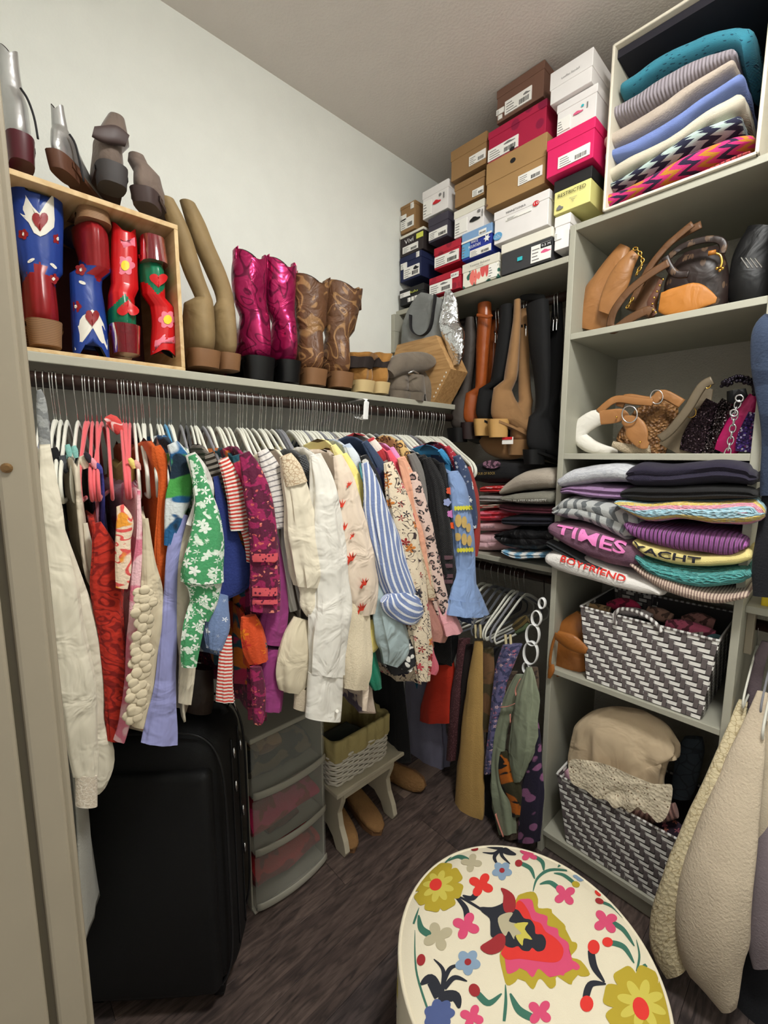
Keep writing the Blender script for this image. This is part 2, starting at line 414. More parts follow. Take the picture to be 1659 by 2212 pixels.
# upper and middle shelf plus rods, left of the tower
tag(box('wall_shelf', (XL, UY, 2.092), (UX0, YB, 2.112), M_shelf, bevel=.002), 'high grey-green shelf on the back wall under the shoe boxes', 'shelf')
cl = empty('shelf_cleat', (XL+.012, 1.5, 2.0), 'pale painted wood cleat on the wall under the black shoe box', 'cleat')
box('cleat_board', (XL+.0, UY-.03, 2.02), (XL+.022, YB, 2.092), M_shelf, cl); box('end_block', (XL, UY-.03, 1.93), (XL+.022, UY+.03, 2.02), M_shelf, cl)
r2 = empty('closet_rod', (-1.06, 1.60, 2.03), 'dark wooden rod below the shoe box shelf with the hanging boots', 'rod')
R2Y, R2Z = 1.58, 2.035
MB().tube([(XL, R2Y, R2Z), (UX0, R2Y, R2Z)], .0165, 20).build('pole', M_rod, r2, True)
MB().tube([(UX0, R2Y, R2Z), (UX0-.014, R2Y, R2Z)], .03, 24).build('end_socket', M_rod, r2)
tag(box('wall_shelf', (XL, 1.50, 1.062), (UX0, YB, 1.082), M_shelf, bevel=.002), 'low grey-green back-wall shelf under the folded sweatshirts', 'shelf')
R3Y, R3Z = 1.62, 1.0
r3 = empty('closet_rod', (-1.06, R3Y, R3Z), 'dark turned wooden rod holding skirts and scarves beside the tower', 'rod')
prof = []
for i in range(60):
    q = i/59; prof.append(.0165 + (.003 if i % 13 in (3, 4) else 0))
MB().tube([(XL+(UX0-XL)*i/59, R3Y, R3Z) for i in range(60)], prof, 20).build('pole', M_rod, r3, True)
# right of the tower
tag(box('wall_shelf', (UX1, 1.50, 1.062), (XR, YB, 1.082), M_shelf, bevel=.002), 'short grey-green shelf right of the tower above the cream sweaters', 'shelf')
tag(box('wall_shelf', (UX1, UY+.02, 2.092), (XR, YB, 2.112), M_shelf, bevel=.002), 'high grey-green shelf right of the tower above the jeans', 'shelf')
r4 = empty('closet_rod', (.3, R3Y, R3Z), 'dark wooden rod right of the tower carrying cream sweaters', 'rod')
MB().tube([(UX1, R3Y, R3Z), (XR, R3Y, R3Z)], .0165, 20).build('pole', M_rod, r4, True)
MB().tube([(UX1, R3Y, R3Z), (UX1+.014, R3Y, R3Z)], .028, 24).build('end_socket', mat('socket_wood', (96, 52, 40), .4, coord='Object'), r4)
box('cleat_block', (UX1+.0, 1.55, .93), (UX1+.018, 1.585, 1.062), M_trim, r4)
r5 = empty('closet_rod', (.3, R3Y, R2Z), 'dark wooden rod right of the tower carrying the jeans', 'rod')
MB().tube([(UX1, R3Y, R2Z), (XR, R3Y, R2Z)], .0165, 20).build('pole', M_rod, r5, True)
# ================================================================== boots
def shape_heart(c, w, h, n=26, up=1):
    out = []
    for i in range(n):
        q = 2*math.pi*i/n
        x = 16*math.sin(q)**3; y = 13*math.cos(q)-5*math.cos(2*q)-2*math.cos(3*q)-math.cos(4*q)
        out.append((c[0]+x/16*w, c[1]-up*(y+2)/14.5*h))
    return out
def shape_flower(c, r, k=6, n=36, deep=.3):
    return [(c[0]+r*(1-deep+deep*abs(math.cos(k*math.pi*i/n)))*math.cos(2*math.pi*i/n), c[1]+r*(1-deep+deep*abs(math.cos(k*math.pi*i/n)))*math.sin(2*math.pi*i/n)) for i in range(n)]
def shape_oval(c, a, b, rot=0, n=20):
    return [(c[0]+a*math.cos(q)*math.cos(rot)-b*math.sin(q)*math.sin(rot), c[1]+a*math.cos(q)*math.sin(rot)+b*math.sin(q)*math.cos(rot)) for q in [2*math.pi*i/n for i in range(n)]]
def proj(p):
    d = p-EYE; z = d.dot(_f); return CX+F*d.dot(_r)/z, CY-F*d.dot(_u)/z, z
def surf(pts, ax, val, ratio, lift=.0012):
    sm = cat(pts, 60); N = Vector((1, 0, 0)) if ax == 0 else Vector((0, -1, 0))
    def fn(px, py):
        j = min(range(60), key=lambda i: abs(sm[i][1]-py)); c, hw = sm[j][0], sm[j][2]
        C = on(ax, val, c, py); A = on(ax, val, c+hw, py)-C; best = None
        for i in range(61):
            q = math.pi*(-.47+.94*i/60); p = C+A*math.sin(q)*1.01+N*(A.length*ratio*math.cos(q)+lift)
            e_ = abs(proj(p)[0]-px)
            if best is None or e_ < best[0]: best = (e_, p)
        p = best[1]; _, y, z = proj(p); p.z -= (py-y)*z/F
        return p
    return fn
def decal(name, poly, fn, mt, parent, c=None, rings=3):
    if c is None: c = (sum(p[0] for p in poly)/len(poly), sum(p[1] for p in poly)/len(poly))
    k = len(poly); vs = [fn(*c)]; fs = []
    for r in range(1, rings+1):
        for p in poly: vs.append(fn(c[0]+(p[0]-c[0])*r/rings, c[1]+(p[1]-c[1])*r/rings))
    for j in range(k):
        fs.append([0, 1+j, 1+(j+1) % k])
        for r in range(rings-1): fs.append([1+r*k+j, 1+(r+1)*k+j, 1+(r+1)*k+(j+1) % k, 1+r*k+(j+1) % k])
    return mesh(name, vs, fs, mt, parent)
FOOT = [((-.040, .125), (.045, .135), .034), ((-.046, .09), (.062, .112), .035), ((-.05, .055), (.092, .092), .037), ((-.046, .022), (.118, .078), .038),
        ((-.02, .002), (.14, .066), .038), ((.05, -.002), (.16, .058), .037), ((.105, -.001), (.182, .05), .041), ((.155, 0), (.208, .042), .042), ((.2, .002), (.23, .034), .035), ((.235, .006), (.247, .024), .02)]
M_dark = mat('dark_lining', (38, 30, 27), .9, coord='Object')
def boot(label, pts, ax, val, mt, sole, heelm, toe=(-1, 0, 0), flen=.25, hh=.04, wk=1.0, ratio=1.15, scallop=0.0, folds=None, lump=0.0, heel_r=1.0, straps=False,
         group=None, name='boot', lift=0.0, inner=None, n=30, ankle=None, fh=1.0, counter=None, wr=.045):
    toe = Vector(toe).normalized(); inner = inner or M_dark
    sm = cat(pts, 60 if counter else 34); G = on(ax, val, pts[-1][0], pts[-1][1])
    first = on(ax, val, pts[0][0], pts[0][1]); sg = 1 if first.z > G.z else -1
    up = Vector((0, 0, sg)); lat = toe.cross(up).normalized()
    root = empty(name, G if sg > 0 else Vector((G.x, G.y, first.z)), label, 'boots', group)
    if counter: n = 80
    cs, As, Bs = [], [], []
    ah = (.13*fh+hh)
    fw_ = on(ax, val, pts[-1][0]+pts[-1][2], pts[-1][1])-G
    sw = fw_.length/.042*wk
    aF = lambda p: G + toe*(p[0]*flen/.25) + up*(p[1]*fh+hh*max(0, 1-max(p[0], 0)/.14) if p[1] else hh*max(0, 1-max(p[0], 0)/.14))
    for s in sm:
        c = on(ax, val, s[0], s[1])
        if (c-G).dot(up) < ah+.012: break
        a = (on(ax, val, s[0]+s[2], s[1])-c).length
        cs.append(c); As.append(lat*a); Bs.append(toe*a*ratio)
    cs_n = len(cs)
    for b0, b1, f0, f1, w_ in cat([(b[0], b[1], f[0], f[1], w_) for b, f, w_ in FOOT], 52 if counter else 24):
        B, Fp = aF((b0, b1)), aF((f0, f1))
        cs.append((B+Fp)/2); As.append(lat*w_*sw*.92); Bs.append((Fp-B)/2)
    bd = loft('upper', cs, As, Bs, mt, root, n, 1.0, folds, ('open', True), random.random()*9, lump, inner, wr)
    if counter:
        bd.data.materials.append(counter[0])
        for p in bd.data.polygons:
            d = p.center-G; h = d.dot(up)
            if p.material_index == 0 and d.dot(toe) < counter[3]*flen/.25 and h < counter[1] and abs(d.dot(lat)) < counter[2]*(1-max(0, (h-hh*.6)/(counter[1]-hh*.6))**1.5): p.material_index = 2
    if scallop:
        s_ = n+1; k = len(cs)
        for base in (0, k*s_+1):
            for j in range(s_):
                bd.data.vertices[base+j].co.z += sg*scallop*(abs(math.cos(2*math.pi*j/n))**.8-.6)
        for j in range(s_):
            bd.data.vertices[s_+j].co.z += sg*scallop*.5*(abs(math.cos(2*math.pi*j/n))**.8-.6)
    hb = [G + toe*(-.008) + up*0, G + toe*(-.010)+up*hh*.5, G + toe*(-.008)+up*(hh+.008)]
    w0 = .036*sw*heel_r
    loft('heel', hb, [lat*w0*.86, lat*w0*.9, lat*w0], [toe*.034*heel_r, toe*.036*heel_r, toe*.042], heelm, root, 20, .7)
    vs, fs = [], []
    for b, f, w_ in FOOT[4:]:
        B = aF((b[0], 0.0001))
        for dz in (-.006, .003):
            for s_ in (-1, 1): vs.append(B+lat*w_*sw*s_*.98+up*dz)
    vs.append(aF((.252, 0.0001))); k = len(FOOT[4:])
    for i in range(k-1):
        a, b = 4*i, 4*i+4
        fs += [[a, a+1, b+1, b], [a+2, b+2, b+3, a+3], [a, b, b+2, a+2], [a+1, a+3, b+3, b+1]]
    a = 4*(k-1); fs += [[a, a+1, 4*k], [a+2, 4*k, a+3], [a, 4*k, a+2], [a+1, a+3, 4*k]]
    mesh('sole', vs, fs, sole, root, False)
    if straps:
        for s_ in (-1, 1):
            c = cs[0]+As[0]*s_; u2 = up
            MB().tube([c-u2*.05-As[0].normalized()*s_*-.002, c+u2*.012+lat*0, c+u2*.02-As[0]*.12*s_, c+u2*.0-As[0]*.16*s_], (.012, .0016), 6, flat=tuple(toe)).build('pull_strap', mt, root, True)
    root['_G'] = 0; del root['_G']
    return root, bd, surf(pts, ax, val, ratio)
M_pine = mat('pine', (214, 186, 140), .6, pats=(('wood', (190, 156, 108), (4, 30, 30)),), coord='Object', var=.08)
M_oak = mat('oak', (190, 150, 100), .55, pats=(('wood', (160, 120, 74), (6, 60, 60)),), coord='Object', var=.1)
# open pine crate on the left shelf
cy0, cy1, cz0, cz1 = .075, .418, ZS, 2.022
cr = empty('wooden_crate', (-1.3, (cy0+cy1)/2, ZS), 'open pine crate with patterned boots inside, at the shelf left end', 'crate')
box('bottom_board', (-1.445, cy0, cz0), (-1.15, cy1, cz0+.008), M_pine, cr, .001)
box('top_board', (-1.445, cy0, cz1-.011), (-1.15, cy1, cz1), M_pine, cr, .001)
box('side_board', (-1.445, cy1-.009, cz0+.008), (-1.15, cy1, cz1-.011), M_pine, cr, .001)
box('side_board', (-1.445, cy0, cz0+.008), (-1.15, cy0+.009, cz1-.011), M_pine, cr, .001)
box('back_board', (-1.447, cy0, cz0), (-1.441, cy1, cz1), mat('crate_back', (92, 50, 50), .8, coord='Object'), cr, .0)
M_blue = mat('blue_leather', (35, 62, 138), .32, coord='Object', var=.15, bump=('wrinkle', 18, .15))
M_redl = mat('oxblood_leather', (140, 30, 34), .3, coord='Object', var=.15)
M_redb = mat('bright_red_leather', (196, 26, 30), .25, coord='Object', var=.12)
M_crl = mat('white_leather', (226, 222, 210), .5, coord='Object', var=.05)
M_tanh = mat('stacked_heel_tan', (148, 112, 80), .6, pats=(('stripes', (112, 82, 56), 300, 2, .4, 0),), coord='Object', var=.15)
M_pinkl = mat('pale_pink_leather', (226, 120, 140), .4, coord='Object')
M_yel = mat('yellow_leather', (240, 205, 40), .4, coord='Object')
M_grn = mat('green_leather', (18, 112, 78), .3, coord='Object')
M_lbl = mat('light_blue_piping', (120, 190, 215), .4, coord='Object')
M_clr = mat('clear_red_heel', (150, 22, 40), .08, coord='Object', trans=.6, var=0)
M_blk = mat('black_leather', (14, 14, 15), .35, coord='Object', var=.1)
XI = -1.215
# blue boot standing
P1 = [(80, 428, 51), (82, 470, 51), (85, 540, 48), (89, 595, 44), (92, 640, 45), (95, 690, 46), (98, 752, 44)]
b, _, fn = boot('blue and oxblood boot with white heart yoke standing in the crate', P1, 0, XI, M_blue, M_tanh, M_tanh, hh=.042, flen=.22, scallop=.09, ratio=.8, n=48, fh=.8, counter=(M_redl, .165, .07, .05))
decal('yoke', [(42, 402), (54, 420), (70, 445), (83, 460), (96, 440), (112, 420), (130, 408), (132, 470), (114, 492), (98, 505), (86, 510), (72, 502), (60, 480), (44, 462), (32, 440)], fn, M_crl, b, (84, 480))
fn2 = surf(P1, 0, XI, .8, .0026)
decal('heart', shape_heart((85, 478), 18, 21), fn2, M_redl, b)
for c in ((49, 505), (124, 515), (67, 593), (115, 602)): 
    decal('flower', shape_flower(c, 12, 5), fn, M_redl, b); decal('flower_centre', shape_oval(c, 3, 4), fn2, M_crl, b)
for c, r in (((66, 562), -.5), ((115, 574), .7)): decal('leaf', shape_oval(c, 9, 3.5, r), fn, M_crl, b)
# blue boot upside down
P2 = [(197, 758, 38), (195, 715, 37), (190, 655, 34), (186, 610, 32), (190, 565, 36), (196, 520, 44), (196, 446, 40)]
b, _, fn = boot('blue and oxblood boot stowed upside down in the crate, tan heel up', P2, 0, XI, M_blue, M_tanh, M_tanh, hh=.035, flen=.22, scallop=.08, ratio=.8, inner=M_blk, n=48, fh=.8, counter=(M_redl, .165, .07, .05))
decal('yoke', [(160, 735), (166, 700), (178, 682), (198, 668), (214, 680), (224, 700), (232, 735), (232, 756), (215, 735), (200, 708), (180, 735), (162, 757)], fn, M_crl, b, (199, 690))
fn2 = surf(P2, 0, XI, .8, .0026)
decal('heart', shape_heart((199, 688), 15, 19), fn2, M_redl, b)
for c in ((174, 582), (163, 662)): decal('flower', shape_flower(c, 13, 5), fn, M_redl, b); decal('flower_centre', shape_oval(c, 3, 4), fn2, M_crl, b)
decal('leaf', shape_oval((177, 610), 8, 3.5, .4), fn, M_crl, b)
# small red boots
P3 = [(268, 500, 24), (269, 540, 26), (269, 590, 27), (270, 630, 28), (273, 670, 32), (275, 705, 35), (271, 768, 35)]
b, _, fn = boot('small red boot with pink flower and green heel patch standing in the crate', P3, 0, XI+.01, M_redb, M_clr, M_clr, hh=.055, flen=.19, scallop=.03, ratio=.8, n=48, fh=.65, counter=(M_grn, .13, .06, .05))
fn2 = surf(P3, 0, XI+.01, .8, .0026)
decal('cuff', [(245, 507), (256, 518), (280, 520), (291, 512), (292, 532), (268, 535), (246, 528)], fn, M_pinkl, b)
decal('flower', shape_flower((270, 573), 22, 6), fn, M_pinkl, b); decal('flower_centre', shape_oval((270, 573), 9, 11), fn2, M_yel, b)
decal('heart', shape_heart((276, 664), 24, 18, up=-1), surf(P3, 0, XI+.012, .95, .008), M_redb, b)
P4 = [(353, 764, 26), (354, 735, 26), (356, 695, 26), (350, 650, 27), (338, 610, 30), (333, 575, 31), (325, 520, 30)]
b, _, fn = boot('small red boot stowed upside down beside the crate side board', P4, 0, XI+.015, M_redb, M_clr, M_clr, hh=.05, flen=.19, scallop=.02, ratio=.8, inner=M_blk, n=48, fh=.65, counter=(M_grn, .13, .06, .05))
fn2 = surf(P4, 0, XI+.015, .8, .0026)
decal('cuff', [(328, 750), (335, 735), (355, 722), (378, 726), (379, 742), (355, 738), (338, 748), (330, 762)], fn, M_pinkl, b)
decal('flower', shape_flower((361, 690), 20, 6), fn, M_pinkl, b); decal('flower_centre', shape_oval((362, 690), 9, 10), fn2, M_yel, b)
decal('heart', shape_heart((342, 606), 20, 16), surf(P4, 0, XI+.015, .95, .006), M_redb, b)
# silver boots and taupe ankle boots on top of the crate
M_sil = mat('silver_leather', (205, 205, 205), .28, .85, coord='Object', var=.15, bump=('wrinkle', 14, .25))
M_burg = mat('burgundy_heel', (78, 26, 34), .35, coord='Object', var=.15)
M_brsole = mat('brown_sole', (96, 62, 46), .5, coord='Object', var=.2)
CT = -1.19
S1 = [(18, 112, 18), (22, 165, 20), (28, 220, 26), (36, 275, 34), (45, 320, 36), (46, 366, 33)]
b, _, _ = boot('taller silver metallic boot with burgundy heel on the crate top', S1, 0, CT, M_sil, M_burg, M_burg, hh=.038, flen=.2, scallop=.015, ratio=.8, heel_r=1.02, fh=.6)
M_cord = mat('black_cord', (30, 28, 30), .7, coord='Object')
MB().tube([PX(*p, CT+.03) for p in cat([(44, 190), (60, 215), (74, 255), (82, 300)], 12)], .0022, 6).build('pull_cord', M_cord, b, True)
S2 = [(124, 234, 13), (129, 275, 16), (134, 310, 18), (140, 345, 25), (146, 388, 27)]
b, _, _ = boot('shorter silver metallic boot tipped over its brown sole on the crate', S2, 0, CT, M_sil, M_brsole, M_brsole, hh=.022, flen=.2, scallop=.015, ratio=.8, toe=(-.75, .6, 0), fh=.45)
MB().tube([PX(*p, CT+.03) for p in cat([(150, 290), (162, 310), (172, 350), (181, 392)], 12)], .0022, 6).build('pull_cord', M_cord, b, True)
M_taupe = mat('taupe_suede', (112, 96, 86), .75, coord='Object', var=.2, bump=('wrinkle', 20, .4), sheen=.2)
M_tdk = mat('dark_taupe_strap', (70, 56, 54), .5, coord='Object', var=.15)
b, _, _ = boot('taupe ankle boot with folded dark strap collar on the crate', [(252, 252, 15), (247, 285, 26), (243, 320, 33), (239, 355, 38), (240, 412, 36)], 0, CT, M_taupe, M_tdk, mat('dark_grey_heel', (66, 62, 62), .6, coord='Object', var=.1), hh=.03, flen=.2, folds=(3, .06, .03, 2), ratio=.8, fh=.5)
trace('strap_collar', [(203, 284, 10), (225, 290, 16), (250, 294, 19), (279, 306, 12)], 0, CT+.045, M_tdk, b, .5, k=12, e=.7, lump=.006)
b, _, _ = boot('plain taupe ankle boot at the crate right edge', [(294, 335, 15), (299, 360, 21), (305, 390, 25), (312, 420, 30), (322, 456, 32)], 0, CT, M_taupe, M_tdk, M_tdk, hh=.022, flen=.22, folds=(3, .05, .03, 2), ratio=.8, toe=(-.8, .6, 0), fh=.45)
# boots standing on the shelf
BX = -1.20
M_olive = mat('olive_tan_suede', (138, 116, 80), .7, coord='Object', var=.2, bump=('wrinkle', 12, .5))
M_hbr = mat('brown_heel', (124, 88, 58), .5, coord='Object', var=.15)
boot('very tall olive tan boot leaning left, nearest the crate', [(360, 430, 15), (378, 472, 19), (396, 520, 20), (418, 590, 19), (440, 645, 17), (447, 672, 18), (440, 715, 38), (437, 797, 37)], 0, BX, M_olive, M_hbr, M_hbr, hh=.035, folds=(3, .03, .05, 3), ratio=.95, heel_r=1.05)
boot('very tall olive tan boot leaning left, next to the pink boots', [(405, 438, 15), (422, 480, 19), (440, 530, 20), (466, 590, 20), (484, 640, 17), (486, 672, 18), (489, 715, 27), (488, 803, 27)], 0, BX-.01, M_olive, M_hbr, M_hbr, hh=.035, folds=(3, .03, .05, 3), ratio=.95, heel_r=1.05)
M_pink = mat('metallic_pink_leather', (158, 28, 82), .28, .55, coord='Object', var=.25, bump=('wrinkle', 16, .7), pats=(('contour', (104, 14, 54), 9, 7, .2),))
boot('metallic hot pink cowboy boot, left of its pair', [(541, 560, 31), (539, 600, 33), (541, 650, 30), (551, 700, 28), (553, 735, 31), (556, 824, 36)], 0, BX, M_pink, M_blk, M_blk, hh=.055, scallop=.03, straps=True, ratio=.9, folds=(4, .01, .04, 4), heel_r=.98)
boot('metallic hot pink cowboy boot, right of its pair', [(606, 576, 29), (605, 620, 29), (606, 660, 27), (611, 705, 24), (614, 745, 27), (618, 829, 27)], 0, BX, M_pink, M_blk, M_blk, hh=.055, scallop=.03, straps=True, ratio=.9, folds=(4, .01, .04, 4), heel_r=.98)
M_brn = mat('brown_tooled_leather', (96, 64, 42), .45, coord='Object', var=.25, bump=('wrinkle', 22, .7), pats=(('contour', (150, 112, 72), 9, 6, .22),))
boot('brown tooled cowboy boot, left of its pair', [(671, 612, 33), (671, 650, 31), (671, 700, 28), (673, 740, 27), (674, 775, 28), (673, 834, 28)], 0, BX, M_brn, M_hbr, M_hbr, hh=.04, scallop=.03, straps=True, ratio=.9, folds=(4, .01, .05, 4))
boot('brown tooled cowboy boot, right of its pair', [(741, 626, 33), (738, 660, 31), (734, 700, 28), (730, 742, 25), (732, 775, 26), (731, 839, 26)], 0, BX, M_brn, M_hbr, M_hbr, hh=.04, scallop=.03, straps=True, ratio=.9, folds=(4, .01, .05, 4))
M_camel = mat('camel_suede', (152, 106, 46), .8, coord='Object', var=.2, bump=('wrinkle', 20, .5), sheen=.2)
M_bone = mat('bone_sole', (196, 172, 124), .6, coord='Object')
boot('slouchy camel suede ankle boot beside the brown cowboy boots', [(780, 768, 25), (776, 790, 20), (777, 810, 22), (779, 849, 22)], 0, BX+.01, M_camel, M_bone, M_bone, hh=.03, flen=.22, folds=(5, .14, .08, 3), ratio=1.1, fh=.55)
boot('slouchy camel suede ankle boot with flopped collar', [(818, 768, 20), (814, 790, 17), (813, 812, 18), (814, 852, 18)], 0, BX+.01, M_camel, M_bone, M_bone, hh=.03, flen=.22, folds=(5, .16, .08, 3), ratio=1.1, fh=.55)
M_grs = mat('grey_suede', (108, 97, 84), .85, coord='Object', var=.2, bump=('wrinkle', 20, .4), sheen=.2)
b, _, _ = boot('grey suede boot with folded-over shaft beside the hexagon shelf', [(858, 800, 24), (856, 820, 26), (857, 865, 25)], 0, BX, M_grs, M_grs, M_grs, hh=.022, flen=.23, fh=.6, ratio=1.1)
trace('folded_shaft', [(838, 808, 14), (862, 790, 22), (890, 784, 24), (916, 784, 22), (927, 790, 15)], 0, BX+.03, M_grs, b, .8, k=16, lump=.006)
b, _, _ = boot('grey suede boot with silver heel tab against the hexagon shelf', [(893, 812, 18), (892, 828, 20), (893, 868, 20)], 0, BX+.02, M_grs, M_grs, M_grs, hh=.022, flen=.23, fh=.6, ratio=1.1, toe=(-.6, .8, 0))
MB().tube([PX(882, 806, BX+.07), PX(893, 801, BX+.075), PX(904, 807, BX+.07)], .003, 6).build('heel_tab', M_sil, b, True)
trace('toe_fold', [(905, 800, 8), (912, 830, 16), (925, 866, 16)], 0, BX+.0, M_grs, b, .7, k=10)
# hexagonal wooden wall shelf standing on its edge
YH = 1.37
hexp = [PY(*p, YH) for p in ((858, 745), (941, 724), (974, 797), (937, 872), (850, 884), (838, 815))]
for p in hexp: p.z = max(p.z, ZS+.0)
zmin = min(p.z for p in hexp)
hx = empty('hexagonal_shelf', (sum(p.x for p in hexp)/6, YH, ZS), 'light oak hexagonal box shelf standing on edge by the corner', 'shelf')
MB().prism(hexp, (0, .008, 0)).build('back_panel', M_oak, hx)
for i in range(6):
    a, b_ = hexp[i], hexp[(i+1) % 6]; c = sum(hexp, Vector())/6
    q = [a, b_, b_+(c-b_)*.07, a+(c-a)*.07]
    MB().prism([v+Vector((0, .0082, 0)) for v in q], (0, .10, 0)).build('side_board', M_oak, hx, bevel=.001)
for q in range(7):
    p = hexp[2].lerp(hexp[3], .12+q*.12)+Vector((-.012, -.001, .004)); MB().box(p-Vector((.0025, .0005, .003)), p+Vector((.0025, .0005, .003))).build('staple', M_crl, hx)
# grey tote and silver foil bag in the corner
M_gt = mat('grey_felt', (124, 126, 124), .8, coord='Object', var=.15, bump=('wrinkle', 14, .6))
tt = empty('tote_bag', PY(915, 760, 1.43), 'grey tote bag with black webbing handles in the shelf corner', 'bag')
trace('bag_body', [(938, 640, 26), (928, 668, 42), (920, 700, 48), (912, 735, 46), (905, 790, 45)], 1, 1.43, M_gt, tt, .35, k=24, e=.8, lump=.012, wr=.08, tmax=.028)
MB().tube([PY(*p, 1.395) for p in cat([(887, 680), (888, 708), (898, 722), (915, 724), (930, 706), (938, 660), (940, 636)], 24)], (.0105, .0015), 6, flat=(0, -1, 0)).build('handle', M_cord, tt, True)
M_foil = mat('silver_foil', (225, 228, 232), .18, 1.0, coord='Object', var=.1, bump=('wrinkle', 30, 1.0))
fb = trace('foil_bag', [(960, 630, 5), (968, 655, 14), (975, 690, 18), (980, 730, 20), (986, 775, 17), (990, 800, 10)], 1, 1.40, M_foil, None, .5, k=24, lump=.03, n=40, tmax=.05)
tag(fb, 'crinkled shiny silver foil bag beside the hanging boots', 'bag')
# ================================================================== shoe boxes on the high shelf
def card(name, c, rough=.65, pats=()): return mat('card_'+name, c, rough, coord='Object', var=.06, pats=pats)
M_paper = mat('sticker_paper', (238, 236, 230), .6, coord='Object', var=.02)
M_ink = mat('ink_black', (26, 25, 26), .7, coord='Object', var=0)
M_inkg = mat('ink_grey', (120, 118, 116), .7, coord='Object', var=0)
def ink(name, c): return mat('ink_'+name, c, .6, coord='Object', var=0)
def c3(p): return (820+p[0]/3.1904, 80+p[1]/3.19)
def shoe_box(label, BL, TR, body, lid, Y=1.462, lf=.3, stickers=(), texts=(), depth=.30, marks=(), flip=False):
    a, b_ = PY(*c3(BL), Y), PY(*c3(TR), Y)
    x0, x1, z0, z1 = a.x, b_.x, a.z, b_.z
    x0 = max(x0, XL+.004)
    if z0 < 2.2 and x1 > UX0:
        if z1 > 2.26: z0 = 2.2
        else: x1 = UX0-.003
    if z0 < 2.2: z0 = max(z0, 2.1125)
    W, Hh = x1-x0, z1-z0; Y1 = min(Y+depth, YB-.01)
    r = empty('shoe_box', ((x0+x1)/2, (Y+Y1)/2, z0), label, 'shoe box')
    e = .0022
    zl = z1-Hh*lf
    if flip: zl = z0+Hh*lf; box('body', (x0+e, Y+e, zl-.004), (x1-e, Y1-e, z1), body, r, .002); box('lid', (x0, Y, z0), (x1, Y1, zl), lid, r, .002)
    else: box('body', (x0+e, Y+e, z0), (x1-e, Y1-e, zl+.004), body, r, .002); box('lid', (x0, Y, zl), (x1, Y1, z1), lid, r, .002)
    def place(dy): return lambda u, v: Vector((u, Y-dy, v))
    for st in stickers:
        u0, v0, u1, v1 = st[:4]; kind = st[4] if len(st) > 4 else 'std'; col = st[5] if len(st) > 5 else M_paper
        sx0, sx1, sz0, sz1 = x0+W*u0, x0+W*u1, z0+Hh*v0, z0+Hh*v1
        s = box('sticker', (sx0, Y-.0012, sz0), (sx1, Y+.003, sz1), col, r, 0)
        w_, h_ = sx1-sx0, sz1-sz0
        if kind in ('std', 'bar'):
            mb = MB(); q = sx0+w_*(.55 if kind == 'std' else .12)
            while q < sx1-w_*.08:
                d = random.choice((.0007, .0012, .0018)); mb.box((q, Y-.0016, sz0+h_*.12), (q+d, Y-.0012, sz0+h_*.48)); q += d+random.choice((.0008, .0014))
            mb.build('barcode', M_ink, s)
        if kind in ('std', 'lines'):
            mb = MB()
            for i in range(4): mb.box((sx0+w_*.06, Y-.0016, sz0+h_*(.12+.2*i)), (sx0+w_*(.28+.2*random.random()), Y-.0012, sz0+h_*(.12+.2*i)+h_*.06))
            mb.build('print_lines', M_inkg, s)
    for tx, u, v, size, col, wd in texts:
        cxp, czp = x0+W*u, z0+Hh*v
        text_mesh('lettering', tx, size*Hh, lambda a_, b2, c=cxp, d=czp: Vector((c+a_, Y-.0018, d+b2)), col, r, width=wd*W if wd else None)
    for kind, u, v, a_, b2, col in marks:
        c = Vector((x0+W*u, Y-.0015, z0+Hh*v)); k = 24
        poly = {'disc': [(math.cos(6.2832*i/k), math.sin(6.2832*i/k)) for i in range(k)], 'square': [(-1, -1), (1, -1), (1, 1), (-1, 1)],
                'shoe': [(-1, -.5), (-.4, -.75), (.5, -.7), (1, -.45), (1, -.1), (.45, .15), (.1, .6), (-.3, .8), (-.8, .3), (-1.0, 0)],
                'star': [((1 if i % 2 == 0 else .5)*math.cos(6.2832*i/12), (1 if i % 2 == 0 else .5)*math.sin(6.2832*i/12)) for i in range(12)]}[kind]
        MB().prism([c+Vector((p[0]*a_*W, 0, p[1]*b2*Hh)) for p in poly][::-1], (0, .001, 0)).build('printed_mark', col, r)
    return r, (x0, x1, z0, z1, Y)
K1 = card('kraft_brown', (150, 116, 76)); K2 = card('kraft_tan', (168, 132, 86)); K3 = card('cocoa', (110, 78, 64)); WH = card('white', (232, 228, 226)); W2 = card('warm_white', (226, 222, 208))
NV = card('navy', (28, 36, 72)); BK = card('black', (30, 30, 31)); DK = card('dark_brown', (50, 42, 42)); PG = card('plum_grey', (66, 62, 74)); RD = card('crimson', (176, 30, 52), pats=(('spots', [(140, 20, 44), (150, 22, 46)], 22, .3, 0),))
RD2 = card('raspberry', (172, 28, 66), pats=(('spots', [(128, 18, 60), (136, 20, 60)], 18, .32, 0),)); HP = card('hot_pink', (218, 34, 98)); LB = card('light_blue', (128, 164, 206)); RB = card('royal_blue', (38, 56, 150)); YE = card('pale_yellow', (228, 222, 142))
GR = card('charcoal', (58, 58, 60)); TB = mat('card_tropical', (232, 228, 214), .6, coord='Object', var=.03, pats=(('spots', [(42, 96, 84), (60, 110, 96), (36, 84, 88)], 24, .34, .05), ('flower', [(214, 84, 84), (232, 120, 110), (206, 60, 70)], 15, .42)))
iR, iB, iT, iW, iY, iP, iN = ink('red', (200, 36, 44)), ink('blue', (96, 160, 205)), ink('teal', (50, 180, 190)), ink('white', (236, 236, 236)), ink('yellow', (210, 214, 90)), ink('pink', (214, 90, 130)), ink('navy', (40, 60, 140))
